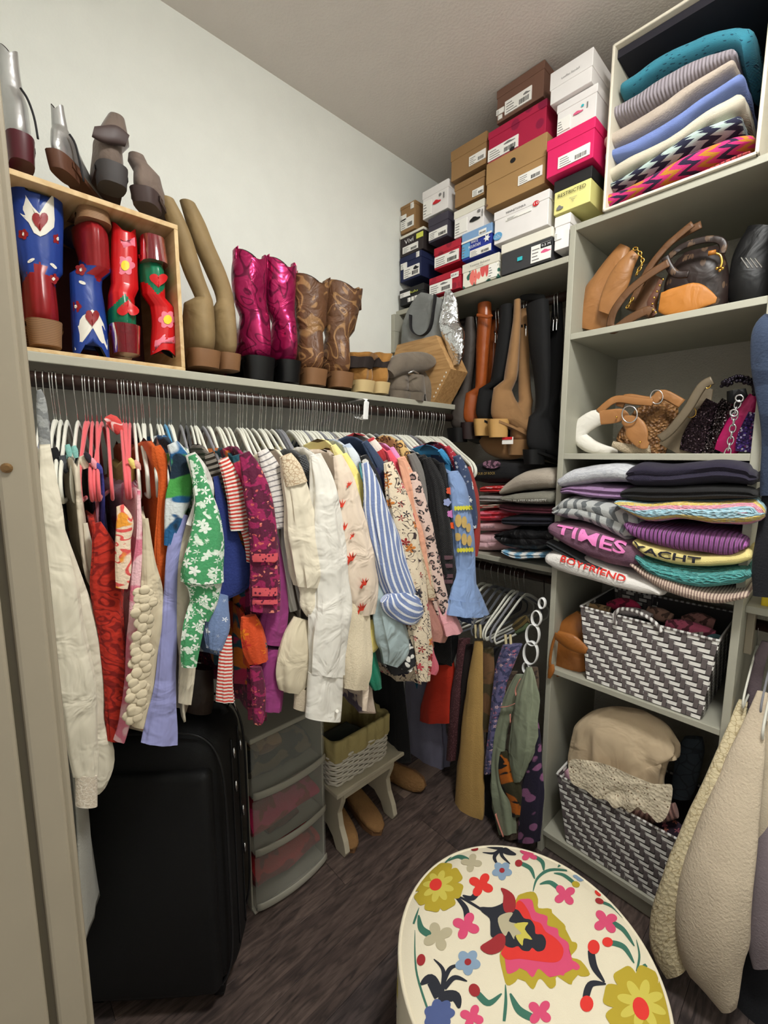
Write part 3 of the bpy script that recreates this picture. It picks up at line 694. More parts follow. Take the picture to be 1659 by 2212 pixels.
shoe_box('small kraft brown shoe box topping the stack against the white wall', (125, 1372), (246, 1118), K1, K1, 1.47, .12, [(.04, .12, .9, .5), (.7, .74, .9, .95, 'lines'), (.02, .45, .4, .66, 'lines')])
shoe_box('dark brown shoe box with raised white lid and lime tag', (138, 1525), (302, 1300), DK, W2, 1.462, .12, [(.14, .12, .78, .42), (.72, .55, .98, .78, 'plain', iY)], [('Vivi', .42, .62, .3, iW, .38)])
shoe_box('navy blue shoe box with shoe label above the black boxes', (138, 1695), (287, 1462), NV, NV, 1.462, .25, [(.2, .08, .92, .5), (.06, .5, .34, .74, 'lines'), (.78, .76, .92, .97, 'lines')], marks=[('shoe', .78, .38, .12, .1, M_ink)])
shoe_box('black shoe box at the bottom of the wall-side stack', (136, 1858), (304, 1690), BK, BK, 1.45, .42, [(.04, .5, .45, .78, 'lines'), (.36, .1, .46, .36, 'lines'), (.5, .1, .6, .36, 'lines'), (.64, .1, .74, .36, 'lines'), (.78, .1, .88, .36, 'lines')], [('lulu', .62, .66, .22, iY, .3)])
shoe_box('white shoe box showing a red shoe picture', (292, 1262), (475, 970), WH, WH, 1.468, .28, [(.05, .08, .36, .6, 'lines')], marks=[('shoe', .58, .4, .15, .09, iR), ('disc', .7, .58, .05, .05, M_inkg), ('square', .84, .5, .02, .1, M_inkg)])
shoe_box('plum grey shoe box below the white box with red shoe', (332, 1424), (472, 1190), PG, PG, 1.466, .34, [(.06, .08, .96, .42)])
shoe_box('crimson shoe box with dotted lid, upper of two', (372, 1608), (558, 1382), RD, RD, 1.465, .34, [(.04, .08, .94, .56)], marks=[('shoe', .72, .5, .12, .06, M_inkg)])
shoe_box('crimson shoe box numbered 8541, on the shelf itself', (340, 1795), (558, 1588), RD, RD, 1.45, .34, [(.02, .06, .74, .62)], [('8541', .83, .72, .16, M_ink, .18)], marks=[('square', .83, .72, .12, .13, M_paper), ('shoe', .5, .5, .12, .08, M_inkg)])
shoe_box('kraft tan shoe box on top of the third stack', (486, 1000), (740, 640), K1, K1, 1.466, .34, [(.54, .16, .98, .46)])
shoe_box('scuffed kraft tan shoe box under the topmost kraft box', (512, 1182), (726, 910), K1, K1, 1.47, .28, [(.62, .08, .97, .36)])
shoe_box('white shoe box showing a black shoe picture', (508, 1392), (722, 1105), WH, W2, 1.464, .28, [(.05, .1, .46, .6, 'lines')], marks=[('shoe', .72, .4, .17, .11, M_ink), ('disc', .84, .62, .05, .05, M_inkg), ('square', .95, .5, .012, .12, M_inkg)])
shoe_box('blue shoe box with light blue lid reading WHITE MOUNTAIN', (563, 1548), (776, 1272), RB, LB, 1.462, .36, [(.02, .08, .28, .6, 'lines', iB), (.3, .02, .98, .26), (.58, .72, .82, .88, 'bar')], [('WHITE\nMOUNTAIN', .45, .47, .16, iW, .4)], marks=[('star', .85, .5, .11, .14, iW), ('square', .5, .66, .5, .035, M_paper)])
shoe_box('tropical floral shoe box with cream lid on the shelf', (566, 1735), (824, 1478), TB, W2, 1.452, .36, [(.74, .06, .96, .6, 'lines')], [('Tommy Bahama', .5, .82, .11, M_inkg, .55), ('FOOTWEAR', .5, .71, .05, M_inkg, .2)])
shoe_box('large cocoa brown shoe box nearest the ceiling', (800, 602), (1140, 150), K3, K3, 1.46, .24, [(.2, .1, .76, .5), (.01, .24, .18, .4, 'lines'), (.05, .08, .14, .2, 'lines')], marks=[('shoe', .66, .38, .07, .05, M_inkg)])
shoe_box('raspberry shoe box with dotted lid under the cocoa box', (742, 886), (1156, 415), RD2, RD2, 1.455, .22, [(.01, .08, .55, .44)], marks=[('shoe', .4, .37, .1, .05, M_inkg), ('disc', .45, .1, .045, .05, M_ink)])
shoe_box('wide kraft shoe box with thumb hole above the white box', (727, 1192), (1156, 648), K2, K2, 1.452, .46, [(.57, .18, .95, .38)], marks=[('disc', .47, .78, .045, .05, M_ink), ('disc', .03, .08, .02, .025, K3)])
shoe_box('wide white shoe box with red size 10 disc', (782, 1434), (1172, 1040), WH, WH, 1.452, .26, [(.24, .58, .7, .66, 'lines')], [('MINNETONKA', .42, .82, .09, M_ink, .36), ('10', .78, .73, .1, iW, .08), ('A\nBETTER\nMOCCASIN', .09, .22, .05, iW, .12)], marks=[('disc', .78, .73, .055, .075, iR), ('disc', .09, .22, .085, .12, iB)])
shoe_box('charcoal shoe box with white lid and teal sticker', (832, 1645), (1192, 1300), GR, W2, 1.447, .3, [(.62, .06, .99, .58, 'lines')], [('9.5 M', .9, .5, .1, iW, .16)], marks=[('square', .40, .34, .05, .06, iT), ('square', .9, .5, .1, .075, M_ink), ('shoe', .9, .32, .09, .07, iP)])
shoe_box('plain white shoe box at the very top right', (1167, 472), (1476, 62), WH, WH, 1.43, .55, [], [('Loeffler Randall', .5, .62, .09, M_inkg, .42)], flip=False)
shoe_box('white shoe box showing a pink sandal picture', (1212, 692), (1506, 310), WH, WH, 1.447, .26, [(.04, .08, .36, .5, 'lines')], marks=[('shoe', .56, .42, .12, .06, iP), ('disc', .66, .55, .035, .035, iT), ('square', .78, .5, .014, .08, M_inkg)])
shoe_box('hot pink shoe box with white barcode label', (1142, 978), (1490, 540), HP, HP, 1.425, .28, [(.27, .1, .92, .4)])
shoe_box('pale yellow shoe box with black lid reading RESTRICTED', (1192, 1232), (1466, 880), YE, BK, 1.45, .34, [], [('RESTRICTED', .5, .5, .15, M_ink, .74), ('Women\nSize\n9', .55, .25, .06, M_inkg, .2)], marks=[('shoe', .2, .16, .09, .09, M_inkg)])
shoe_box('white shoe box beside the tower under the yellow box', (1196, 1476), (1476, 1140), WH, WH, 1.455, .3, [(.06, .3, .5, .52, 'lines')])
shoe_box('flat black shoe box under the white box beside the tower', (1080, 1600), (1330, 1440), BK, BK, 1.56, .3, [])
# ================================================================== folded clothes
def fab(name, c, pats=(), rough=.9, bump=('noise', 220, .25), sheen=.06, var=.08, metal=0, coord='UV'): return mat('cloth_'+name, c, rough, metal, pats, bump, coord, sheen, var)
def folded(label, st, Yf, mt, depth=.30, cat_='sweater', name='folded_sweater', e=.62, crease=1, lump=.004, n=40, k=26, parent=None):
    smp = cat(st, k); seed = random.random()*30
    P = []
    for px, t_, b_ in smp:
        a, c = PY(px, t_, Yf), PY(px, b_, Yf); P.append((a.x, (a.z+c.z)/2, max(abs(a.z-c.z)/2, .003)))
    first, last = P[0], P[-1]
    P = [(first[0]-first[2]*.55, first[1], first[2]*.45), (first[0]-first[2]*.3, first[1], first[2]*.82)]+P+[(last[0]+last[2]*.3, last[1], last[2]*.82), (last[0]+last[2]*.55, last[1], last[2]*.45)]
    vs, uv, fs = [], [], []; yb = min(Yf+depth, YB-.012); hd = (yb-Yf)/2
    for i, (x, z, h) in enumerate(P):
        sh = 1.0 if 1 < i < len(P)-2 else (.9 if i in (0, len(P)-1) else .97)
        arc = 0
        for j in range(n+1):
            q = 2*math.pi*(j % n)/n + math.pi/2
            c_, s_ = spw(math.cos(q), e), spw(math.sin(q), e)
            y = Yf+hd - s_*hd*sh; zz = z + c_*h
            if crease and s_ > 0:
                g = math.exp(-((c_-.05)/.10)**2); y += .012*g*min(1, h/.012)
            p = Vector((x, y, zz)); p += noise.noise_vector(p*11+Vector((seed, 0, 0)))*lump+noise.noise_vector(p*34+Vector((0, seed, 0)))*lump*.35
            vs.append(p); uv.append((j/n*2*(hd+h)*2, x))
    s = n+1
    for i in range(len(P)-1):
        for j in range(n): fs.append([i*s+j, i*s+j+1, (i+1)*s+j+1, (i+1)*s+j])
    for i0, rev in ((0, False), (len(P)-1, True)):
        f = [i0*s+j for j in range(n)]; fs.append(f[::-1] if not rev else f)
    o = mesh(name, vs, fs, mt, parent, True, uv)
    o.data.set_sharp_from_angle(angle=1.2)
    if not parent: tag(o, label, cat_)
    def front(u_, v_, lift=.004):          # u metres along x from the middle, v height in units of the half thickness
        x = (first[0]+last[0])/2+u_
        i = min(range(len(P)-1), key=lambda i_: abs(P[i_][0]-x)); j = i+1 if P[i][0] <= x else max(i-1, 0)
        a, b = P[i], P[j]; w_ = 0 if abs(b[0]-a[0]) < 1e-6 else max(0, min(1, (x-a[0])/(b[0]-a[0])))
        zc, h = a[1]+(b[1]-a[1])*w_, a[2]+(b[2]-a[2])*w_
        t_ = max(-.97, min(.97, v_)); s_ = (1-abs(t_)**(2/e))**(e/2)
        return Vector((x, Yf+hd-s_*hd-lift, zc+t_*h))
    return o, front, P
def sweater_text(o, front, P, txt, mt, u0=0.0, width=.2, v0=0.0, h=.9, bold=0.0):
    text_mesh('lettering', txt, 1.0, lambda a, b: front(u0+a, v0+b*h, .0065), mt, o, bold=bold, width=width, sub=True)
KN = ('knit', 160, .35)
YS = 1.405
folded('light heather grey sweatshirt topping the left sweater stack', [(1206, 1030, 1056), (1230, 1012, 1053), (1280, 1003, 1045), (1330, 1001, 1045), (1360, 1006, 1047)], YS, fab('heather', (190, 192, 196), (('blobs', (176, 178, 184), 60, .52, 0),)), crease=0)
folded('crumpled lavender top under the grey sweatshirt', [(1212, 1054, 1072), (1235, 1046, 1072), (1270, 1044, 1077), (1310, 1048, 1082), (1348, 1050, 1088)], YS+.01, fab('lavender', (142, 112, 148), bump=('wrinkle', 26, 1.0)), lump=.007)
folded('grey zebra striped sweatshirt in the left stack', [(1194, 1092, 1118), (1215, 1074, 1125), (1260, 1072, 1132), (1300, 1080, 1152), (1350, 1092, 1178)], YS-.005, fab('zebra', (172, 174, 172), (('zebra', (98, 102, 104), 28),)))
o, fr, P = folded('faded mauve sweatshirt with pink block letters', [(1187, 1127, 1160), (1210, 1130, 1178), (1260, 1137, 1207), (1310, 1152, 1227), (1366, 1168, 1238)], YS-.012, fab('mauve', (116, 82, 100), (('blobs', (100, 70, 88), 14, .55, .5),)), crease=0)
sweater_text(o, fr, P, 'TIMES', mat('print_pink', (232, 128, 190), .7, coord='Object', var=.04), .005, .215, .38, .95, .02)
folded('charcoal tee edge between the mauve and white sweatshirts', [(1180, 1166, 1184), (1205, 1178, 1200), (1250, 1205, 1222), (1300, 1226, 1240)], YS+.0, fab('charcoal_tee', (38, 40, 42)), name='folded_tee', cat_='tee shirt')
o, fr, P = folded('white sweatshirt with red letters drooping off the shelf', [(1182, 1192, 1226), (1205, 1190, 1240), (1260, 1208, 1258), (1330, 1232, 1278), (1395, 1250, 1292), (1424, 1274, 1294)], YS-.005, fab('white_sweat', (226, 222, 216)), crease=0)
sweater_text(o, fr, P, 'BOYFRIEND', mat('print_red', (206, 44, 36), .7, coord='Object', var=.04), -.02, .2, .42, .7, .015)
YR = 1.39
folded('thick navy sweater on top of the right stack', [(1362, 1004, 1052), (1380, 998, 1056), (1440, 1000, 1054), (1500, 995, 1051), (1560, 992, 1048), (1606, 1000, 1050), (1618, 1012, 1052)], YR, fab('navy_knit', (36, 31, 50), bump=KN))
folded('black sweater under the navy one', [(1340, 1058, 1080), (1370, 1050, 1086), (1450, 1052, 1088), (1540, 1050, 1082), (1610, 1052, 1080), (1628, 1062, 1078)], YR-.005, fab('black_knit', (15, 14, 16), bump=KN))
folded('rainbow striped crochet sweater with pink and blue bands', [(1330, 1081, 1092), (1348, 1080, 1108), (1400, 1084, 1130), (1470, 1082, 1128), (1550, 1080, 1137), (1615, 1077, 1141), (1632, 1082, 1136)], YR-.02, fab('crochet', (150, 190, 205), (('bands', [(150, 190, 205), (220, 190, 90), (222, 140, 160), (150, 190, 205), (214, 50, 96), (150, 190, 205), (60, 60, 66)], .30, .05, 0), ('cells', (190, 205, 210), 90, .02)), bump=('vor', 90, .8)), crease=0, lump=.006)
folded('orchid purple ribbed sweater below the crochet one', [(1350, 1128, 1144), (1372, 1132, 1168), (1440, 1142, 1192), (1520, 1150, 1202), (1575, 1155, 1209), (1600, 1162, 1195)], YR-.01, fab('orchid', (176, 100, 176), bump=('ribv', 95, 1.0)), crease=0)
o, fr, P = folded('pale yellow sweater with black knitted letters', [(1370, 1164, 1184), (1395, 1174, 1208), (1450, 1184, 1226), (1520, 1197, 1231), (1585, 1190, 1228), (1612, 1188, 1220)], YR-.002, fab('butter', (228, 212, 140), bump=KN), crease=0)
sweater_text(o, fr, P, 'YACHT', mat('print_black', (28, 26, 34), .8, coord='Object', var=.04), -.045, .165, .15, 1.0, .02)
folded('teal openwork crochet sweater', [(1374, 1196, 1216), (1402, 1214, 1246), (1460, 1226, 1268), (1530, 1232, 1277), (1598, 1229, 1270), (1613, 1232, 1258)], YR-.004, fab('teal_crochet', (70, 148, 146), (('cells', (112, 180, 176), 70, .03),), bump=('vor', 70, 1.0)), crease=0)
folded('beige and taupe pinstriped sweater at the bottom of the right stack', [(1362, 1214, 1226), (1388, 1228, 1254), (1440, 1246, 1288), (1510, 1272, 1307), (1560, 1280, 1311), (1608, 1278, 1298)], YR+.0, fab('pinstripe', (196, 176, 158), (('stripes', (128, 104, 98), 150, 1, .42, .004),)), crease=0)
# ---- middle shelf
YM = 1.525
o, fr, P = folded('black sweatshirt with faded gold print on the middle shelf', [(1020, 1002, 1042), (1045, 994, 1047), (1090, 994, 1045), (1135, 1004, 1042)], YM, fab('black_sweat', (22, 22, 24)), crease=0)
decal('print', shape_oval((1062, 1003), 20, 9), lambda a, b: PY(a, b, YM-.008), mat('print_plum', (150, 110, 130), .8, coord='Object', pats=(('blobs', (60, 40, 52), 60, .5, 0),)), o)
sweater_text(o, fr, P, 'TOUR OF ROCK', mat('print_gold', (176, 150, 84), .7, coord='Object'), -.05, .09, -.1, .3)
folded('bright red top with white hearts on the middle shelf', [(1036, 1051, 1066), (1060, 1048, 1067), (1100, 1050, 1068)], YM+.005, fab('hearts', (196, 42, 40), (('spots', [(238, 226, 226)], 32, .26, 0),)), name='folded_shirt', cat_='top')
folded('soft grey jersey between red tops', [(1034, 1068, 1088), (1070, 1070, 1088), (1110, 1072, 1088)], YM, fab('soft_grey', (150, 144, 140)), name='folded_shirt', cat_='top')
folded('cream and red printed top on the middle shelf', [(1034, 1089, 1100), (1070, 1088, 1100), (1110, 1089, 1100)], YM+.003, fab('cream_red', (214, 196, 180), (('blobs', (200, 60, 50), 18, .55, .4),)), name='folded_shirt', cat_='top')
folded('red and rose tie-dye top on the middle shelf', [(1032, 1101, 1128), (1070, 1101, 1128), (1110, 1102, 1128)], YM-.002, fab('rose_red', (206, 52, 66), (('blobs', (226, 110, 130), 12, .5, .6),)), name='folded_shirt', cat_='top')
o, fr, P = folded('blush top with small grey SUMMER letters', [(1032, 1129, 1150), (1070, 1129, 1150), (1110, 1130, 1150)], YM, fab('blush', (222, 176, 180)), name='folded_shirt', cat_='top', crease=0)
sweater_text(o, fr, P, 'SUMMER', mat('print_greylet', (130, 110, 116), .7, coord='Object'), -.035, .075, .1, .7)
folded('pale pink top at the bottom of the middle shelf stack', [(1030, 1151, 1194), (1060, 1151, 1194), (1110, 1152, 1194)], YM-.002, fab('pale_pink', (220, 178, 184), bump=('wrinkle', 16, .8)), name='folded_shirt', cat_='top', lump=.007)
YN = 1.47
folded('plump taupe sweatshirt on top of the right middle stack', [(1078, 1056, 1070), (1095, 1036, 1067), (1130, 1014, 1062), (1168, 1011, 1059), (1186, 1014, 1059)], YN, fab('taupe_sweat', (166, 156, 142)), crease=0)
o, fr, P = folded('grey-green sweatshirt with white UNITED PILATES UNIVERSITY lettering', [(1080, 1071, 1082), (1110, 1066, 1090), (1150, 1062, 1092), (1186, 1061, 1091)], YN-.022, fab('sage_grey', (120, 118, 106)), crease=0)
sweater_text(o, fr, P, 'UNITED PILATES UNIVERSITY', mat('print_white', (232, 230, 222), .7, coord='Object', var=.02), -.0, .18, -.35, .6, .01)
folded('maroon sweater in the right middle stack', [(1078, 1088, 1104), (1120, 1092, 1112), (1186, 1093, 1113)], YN, fab('maroon', (88, 34, 48)))
folded('midnight navy sweater in the right middle stack', [(1084, 1117, 1136), (1120, 1114, 1140), (1184, 1116, 1140)], YN, fab('midnight', (18, 18, 30)))
folded('puffy black quilted jacket folded on the middle shelf', [(1070, 1148, 1172), (1088, 1141, 1186), (1130, 1140, 1193), (1182, 1143, 1192)], YN-.006, fab('black_puffer', (15, 15, 17), rough=.5, bump=('wrinkle', 18, 1.0), sheen=0), name='folded_jacket', cat_='jacket', lump=.010)
folded('white and blue zigzag knit at the bottom of the middle stack', [(1082, 1187, 1196), (1110, 1193, 1212), (1150, 1194, 1210), (1180, 1193, 1206)], YN-.006, fab('blue_zig', (226, 226, 222), (('zigzag', [(226, 226, 222), (110, 160, 190)], .03, .05, .5),)))
# ---- organiser on top of the tower
YO = 1.44
tl, bl, tr, br = PY(1325, 95, YO), PY(1299, 452, YO), PY(1659, 146, YO), PY(1634, 322, YO)
M_cube = mat('cream_board', (224, 216, 198), .5, coord='Object', var=.04)
ox0, ox1, oz0, oz1 = (tl.x+bl.x)/2, (tr.x+br.x)/2+.002, 2.199, tl.z
og = empty('storage_cube', ((ox0+ox1)/2, 1.62, 2.199), 'cream open-front storage cube with sweaters on top of the tower', 'storage cube')
for nm, lo, hi in (('side_wall', (ox0, YO, oz0), (ox0+.008, 1.80, oz1)), ('side_wall', (ox1-.008, YO, oz0), (ox1, 1.80, oz1)), ('top_wall', (ox0, YO, oz1-.008), (ox1, 1.80, oz1)), ('bottom_wall', (ox0, YO, oz0), (ox1, 1.80, oz0+.008))):
    box(nm, lo, hi, M_cube, og, .003)
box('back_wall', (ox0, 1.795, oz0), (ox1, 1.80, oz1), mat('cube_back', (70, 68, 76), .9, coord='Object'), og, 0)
box('shade_sheet', (ox0+.009, YO+.02, oz1-.03), (ox1-.009, 1.79, oz1-.009), mat('cube_shade', (40, 38, 46), .9, coord='Object'), og, 0)  # added dark sheet: paints the shade under the cube's top wall
YC = 1.465
def fo(label, st, mt, **kw): return folded(label, [(1180+x/3.073, t_/3.073, b_/3.073) for x, t_, b_ in st], YC+kw.pop('dy', 0), mt, depth=.29, **kw)
fo('teal blue openwork sweater topping the storage cube', [(505, 520, 610), (600, 455, 560), (750, 345, 460), (1000, 220, 350), (1230, 135, 290), (1310, 120, 330)], fab('teal_knit', (62, 142, 164), (('spots', [(30, 84, 104)], 60, .22, 0),), bump=KN), crease=0)
fo('grey lilac fine knit sweater second in the storage cube', [(440, 690, 795), (600, 590, 730), (850, 410, 590), (1050, 330, 480), (1230, 285, 375)], fab('lilac_grey', (164, 156, 164), bump=('ribv', 120, .5)), crease=0, dy=-.004)
fo('oatmeal fuzzy sweater third in the storage cube', [(400, 880, 970), (500, 812, 940), (750, 660, 790), (950, 520, 640), (1230, 370, 450)], fab('oatmeal', (190, 176, 162)), crease=0, dy=-.008)
fo('periwinkle blue sweater in the storage cube', [(400, 985, 1055), (600, 900, 1010), (850, 750, 850), (1050, 610, 700), (1280, 460, 565)], fab('periwinkle_knit', (122, 142, 204), bump=KN), crease=0)
fo('cream chunky sweater above the patterned ones', [(410, 1105, 1200), (600, 990, 1095), (850, 855, 960), (1050, 710, 830), (1270, 585, 725)], fab('cream_knit', (218, 210, 190), bump=KN), crease=0, dy=-.004)
fo('navy and mint zigzag sweater in the storage cube', [(430, 1190, 1240), (600, 1100, 1180), (800, 960, 1060), (1000, 830, 945), (1270, 735, 835)], fab('navy_mint', (40, 42, 66), (('zigzag', [(40, 42, 66), (186, 206, 200)], .05, .055, .9),), bump=KN), crease=0)
fo('magenta, gold and navy chevron sweater in the storage cube', [(405, 1262, 1372), (600, 1182, 1290), (850, 1030, 1180), (1050, 945, 1090), (1250, 875, 1000), (1360, 865, 955)], fab('chevron', (206, 50, 120), (('zigzag', [(206, 50, 120), (190, 130, 40), (206, 50, 120), (44, 32, 62)], .07, .085, .8),), bump=KN), crease=0, dy=-.008)
fo('coral ribbed sweater lying under the chevron one', [(480, 1355, 1385), (650, 1290, 1320), (800, 1220, 1255), (1100, 1085, 1125), (1350, 985, 1020)], fab('coral', (214, 84, 90), bump=('ribv', 90, .8)), crease=0, dy=-.004)
# ================================================================== handbags
def leather(name, c, rough=.4, **kw): return mat('leather_'+name, c, rough, coord='Object', var=.15, bump=kw.pop('bump', ('wrinkle', 14, .5)), **kw)
def c1(p): return (1150+p[0]/3.259, 420+p[1]/3.259)+tuple(v/3.259 for v in p[2:])
def c5(p): return (1160+p[0]/3.325, 680+p[1]/3.325)+tuple(v/3.325 for v in p[2:])
def band(name, pts, Y, w_, mt, parent, th=.0018, flat=(0, -1, 0), k=22):
    return MB().tube([PY(p[0], p[1], Y if len(p) < 3 else p[2]) for p in cat(pts, k)], (th, w_), 8, flat=flat).build(name, mt, parent, True)
def chain(pts, Y, parent, mt, r=.007, name='chain_link', sp=.0105):
    P = [PY(p[0], p[1], Y) for p in cat(pts, 60)]; acc = 0; last = P[0]; i = 0
    for a in P[1:]:
        acc += (a-last).length
        if acc > sp:
            acc = 0; d = (a-last).normalized(); s = Vector((0, -1, 0)) if i % 2 else d.cross(Vector((0, -1, 0)))
            MB().tube([a+d*r*math.cos(q)+s*r*.62*math.sin(q) for q in [6.2832*j/10 for j in range(10)]], .0018, 6, True).build(name, mt, parent, True); i += 1
        last = a
M_gold = mat('gold_metal', (214, 172, 84), .25, 1.0, coord='Object', var=.05)
M_chrome = mat('chrome', (214, 214, 216), .18, 1.0, coord='Object', var=0)
L_tan, L_brn, L_mono, L_cog = leather('tan', (156, 108, 64)), leather('brown_strap', (98, 66, 40), .5), leather('dark_monogram', (42, 31, 28), .4, pats=(('flower', [(86, 66, 50), (90, 70, 54)], 30, .3),)), leather('honey', (176, 112, 44), .5)
Yg = 1.56
b = empty('handbag', PY(1285, 716, Yg), 'slouchy tan leather hobo bag with gold chain, left on its shelf', 'handbag')
trace('bag_body', [c1(p) for p in ((650, 365, 40), (600, 480, 75), (530, 620, 105), (470, 760, 130), (425, 890, 128), (410, 950, 110))], 1, Yg, L_tan, b, .45, k=30, lump=.012, e=.9, wr=.14)
trace('front_fold', [c1(p) for p in ((725, 410, 34), (660, 500, 62), (610, 600, 78), (560, 720, 66), (520, 820, 40))], 1, Yg-.05, L_tan, b, .4, k=16, lump=.008)
chain([c1(p) for p in ((695, 385), (735, 385), (765, 430), (775, 480), (745, 540), (725, 580))], Yg-.08, b, M_gold)
chain([c1(p) for p in ((715, 710), (690, 760), (655, 810))], Yg-.085, b, M_gold, .0055)
b = empty('handbag', PY(1380, 690, Yg), 'brown leather bag with wide looped strap and gold studs', 'handbag')
trace('bag_body', [c1(p) for p in ((860, 560, 60), (820, 660, 80), (790, 760, 90), (760, 850, 110))], 1, Yg+.04, L_brn, b, .5, k=12, lump=.01)
band('strap', [c1(p) for p in ((545, 930), (575, 820), (680, 680), (830, 560), (960, 480))], Yg-.10, .0115, L_brn, b)
band('strap_loop', [c1(p) for p in ((545, 930), (580, 950), (680, 880), (800, 820), (840, 830))], Yg-.10, .013, L_brn, b)
band('long_strap', [c1(p) for p in ((760, 640), (860, 480), (980, 330), (1190, 210))], Yg-.03, .011, L_brn, b)
band('long_strap', [c1(p) for p in ((700, 760), (820, 520), (960, 350), (1130, 205))], Yg-.05, .010, L_brn, b)
trace('studded_trim', [c1(p) for p in ((905, 600, 14), (870, 690, 22), (830, 770, 26), (860, 850, 22))], 1, Yg-.09, leather('stud_brown', (92, 58, 44)), b, .3, k=12)
for p in ((920, 598), (897, 640), (877, 683), (858, 727), (845, 770), (868, 830), (850, 812)):
    MB().sphere(PY(*c1(p), Yg-.105), .0032, 8, 5).build('stud', M_gold, b, True)
b = empty('handbag', PY(1490, 690, Yg), 'dark brown flower-stamped bucket bag with honey leather base', 'handbag')
trace('bag_body', [c1(p) for p in ((1180, 390, 130), (1190, 440, 175), (1190, 520, 205), (1170, 620, 220), (1150, 730, 215), (1140, 800, 200))], 1, Yg, L_mono, b, .4, k=20, lump=.012, caps=('open', True), inner=M_blk, e=.85)
trace('bag_base', [c1(p) for p in ((900, 760, 70), (960, 765, 92), (1060, 745, 100), (1160, 720, 98), (1240, 730, 58), (1295, 745, 20))], 1, Yg-.075, L_cog, b, .25, k=20, e=.6)
band('handle', [c1(p) for p in ((930, 470), (1050, 370), (1200, 320), (1310, 320), (1345, 360), (1330, 420))], Yg-.075, .009, L_mono, b)
band('rolled_lip', [c1(p) for p in ((935, 440), (960, 500), (1010, 560), (1100, 560))], Yg-.09, .010, L_mono, b, .004)
MB().tube([PY(*c1(p), Yg-.095) for p in cat([(1285, 412), (1325, 430), (1335, 480), (1320, 520)], 10)], .0032, 8).build('gold_hook', M_gold, b, True)
MB().tube([PY(*c1(p), Yg-.095) for p in ((1240, 415), (1290, 405))], .006, 8).build('strap_tab', L_cog, b, True)
for p in ((1300, 520), (1320, 535), (1340, 520)): MB().sphere(PY(*c1(p), Yg-.095), .004, 8, 5).build('gold_bead', M_gold, b, True)
M_bpat = leather('black_soft', (12, 12, 13), .5)
b = empty('handbag', PY(1620, 650, Yg), 'black soft leather bag with silver slashes at the shelf right end', 'handbag')
trace('bag_body', [(1645, 490, 34), (1640, 530, 46), (1628, 580, 52), (1620, 630, 50), (1620, 655, 42)], 1, Yg, M_bpat, b, .5, k=18, lump=.012)
for i in range(4):
    q = c1((1470+i*32, 445+i*2)); q2 = c1((1520+i*32, 520-i*2)); MB().tube([PY(*q, Yg-.095), PY(*q2, Yg-.1)], (.0012, .0022), 6).build('silver_slash', M_chrome, b)
# ---- the shelf below
Y2 = 1.55
M_canv = mat('white_canvas', (226, 222, 212), .85, coord='Object', var=.06, bump=('wrinkle', 14, .6))
b = empty('handbag', PY(1290, 976, Y2), 'white canvas tote with tan leather straps lying on its side', 'handbag')
trace('bag_body', [c5(p) for p in ((500, 730, 40), (400, 745, 60), (310, 810, 62), (300, 880, 62), (390, 935, 56), (500, 965, 34), (590, 975, 20))], 1, Y2, M_canv, b, .55, k=26, lump=.008)
trace('strap_tab', [c5(p) for p in ((455, 740, 50), (540, 730, 52), (610, 720, 44), (650, 740, 24))], 1, Y2-.05, L_tan, b, .18, k=12, e=.5)
trace('buckle_strap', [c5(p) for p in ((620, 750, 30), (690, 790, 70), (720, 850, 80), (760, 920, 50), (800, 940, 20))], 1, Y2-.055, L_tan, b, .2, k=14, e=.5)
band('strap', [c5(p) for p in ((440, 700), (560, 610), (700, 620), (830, 630))], Y2-.01, .012, L_tan, b)
MB().tube([PY(*c5((665+55*math.cos(q), 715+60*math.sin(q))), Y2-.07) for q in [6.2832*j/20 for j in range(20)]], .0022, 6, True).build('ring', M_chrome, b, True)
MB().sphere(PY(*c5((572, 735)), Y2-.062), .0035, 8, 5).build('rivet', M_gold, b, True); MB().sphere(PY(*c5((740, 915)), Y2-.068), .0035, 8, 5).build('rivet', M_gold, b, True)
L_snake = leather('snake', (150, 108, 66), .45, bump=('vor', 110, .8), pats=(('blobs', (112, 76, 44), 60, .5, 0),))
b = empty('handbag', PY(1400, 976, Y2+.06), 'brown snake-embossed leather hobo behind the white tote', 'handbag')
trace('bag_body', [c5(p) for p in ((870, 590, 90), (880, 660, 130), (860, 740, 160), (800, 840, 170), (740, 940, 180), (720, 985, 170))], 1, Y2+.07, L_snake, b, .35, k=18, lump=.01)
band('strap', [c5(p) for p in ((590, 660), (640, 600), (820, 620), (900, 570), (1040, 640))], Y2-.0, .014, L_tan, b)
MB().tube([PY(*c5((860+45*math.cos(q), 590+50*math.sin(q))), Y2+.0) for q in [6.2832*j/20 for j in range(20)]], .0022, 6, True).build('ring', M_chrome, b, True)
trace('fringe_roll', [c5(p) for p in ((540, 930, 22), (640, 960, 34), (740, 970, 34), (815, 965, 28))], 1, Y2-.03, mat('cream_fringe', (206, 188, 160), .9, coord='Object', bump=('noise', 300, 1)), b, .6, k=10, lump=.005)
L_olv = leather('olive', (104, 92, 74), .45)
b = empty('handbag', PY(1470, 976, Y2), 'olive leather bag propped upright with round stamp and long strap', 'handbag')
trace('bag_body', [c5(p) for p in ((1220, 520, 50), (1180, 620, 75), (1130, 740, 100), (1060, 860, 120), (990, 985, 130))], 1, Y2, L_olv, b, .22, k=16, e=.6)
band('strap', [c5(p) for p in ((1260, 470), (1180, 520), (1080, 680), (960, 830), (880, 890))], Y2-.06, .0125, L_olv, b, .004)
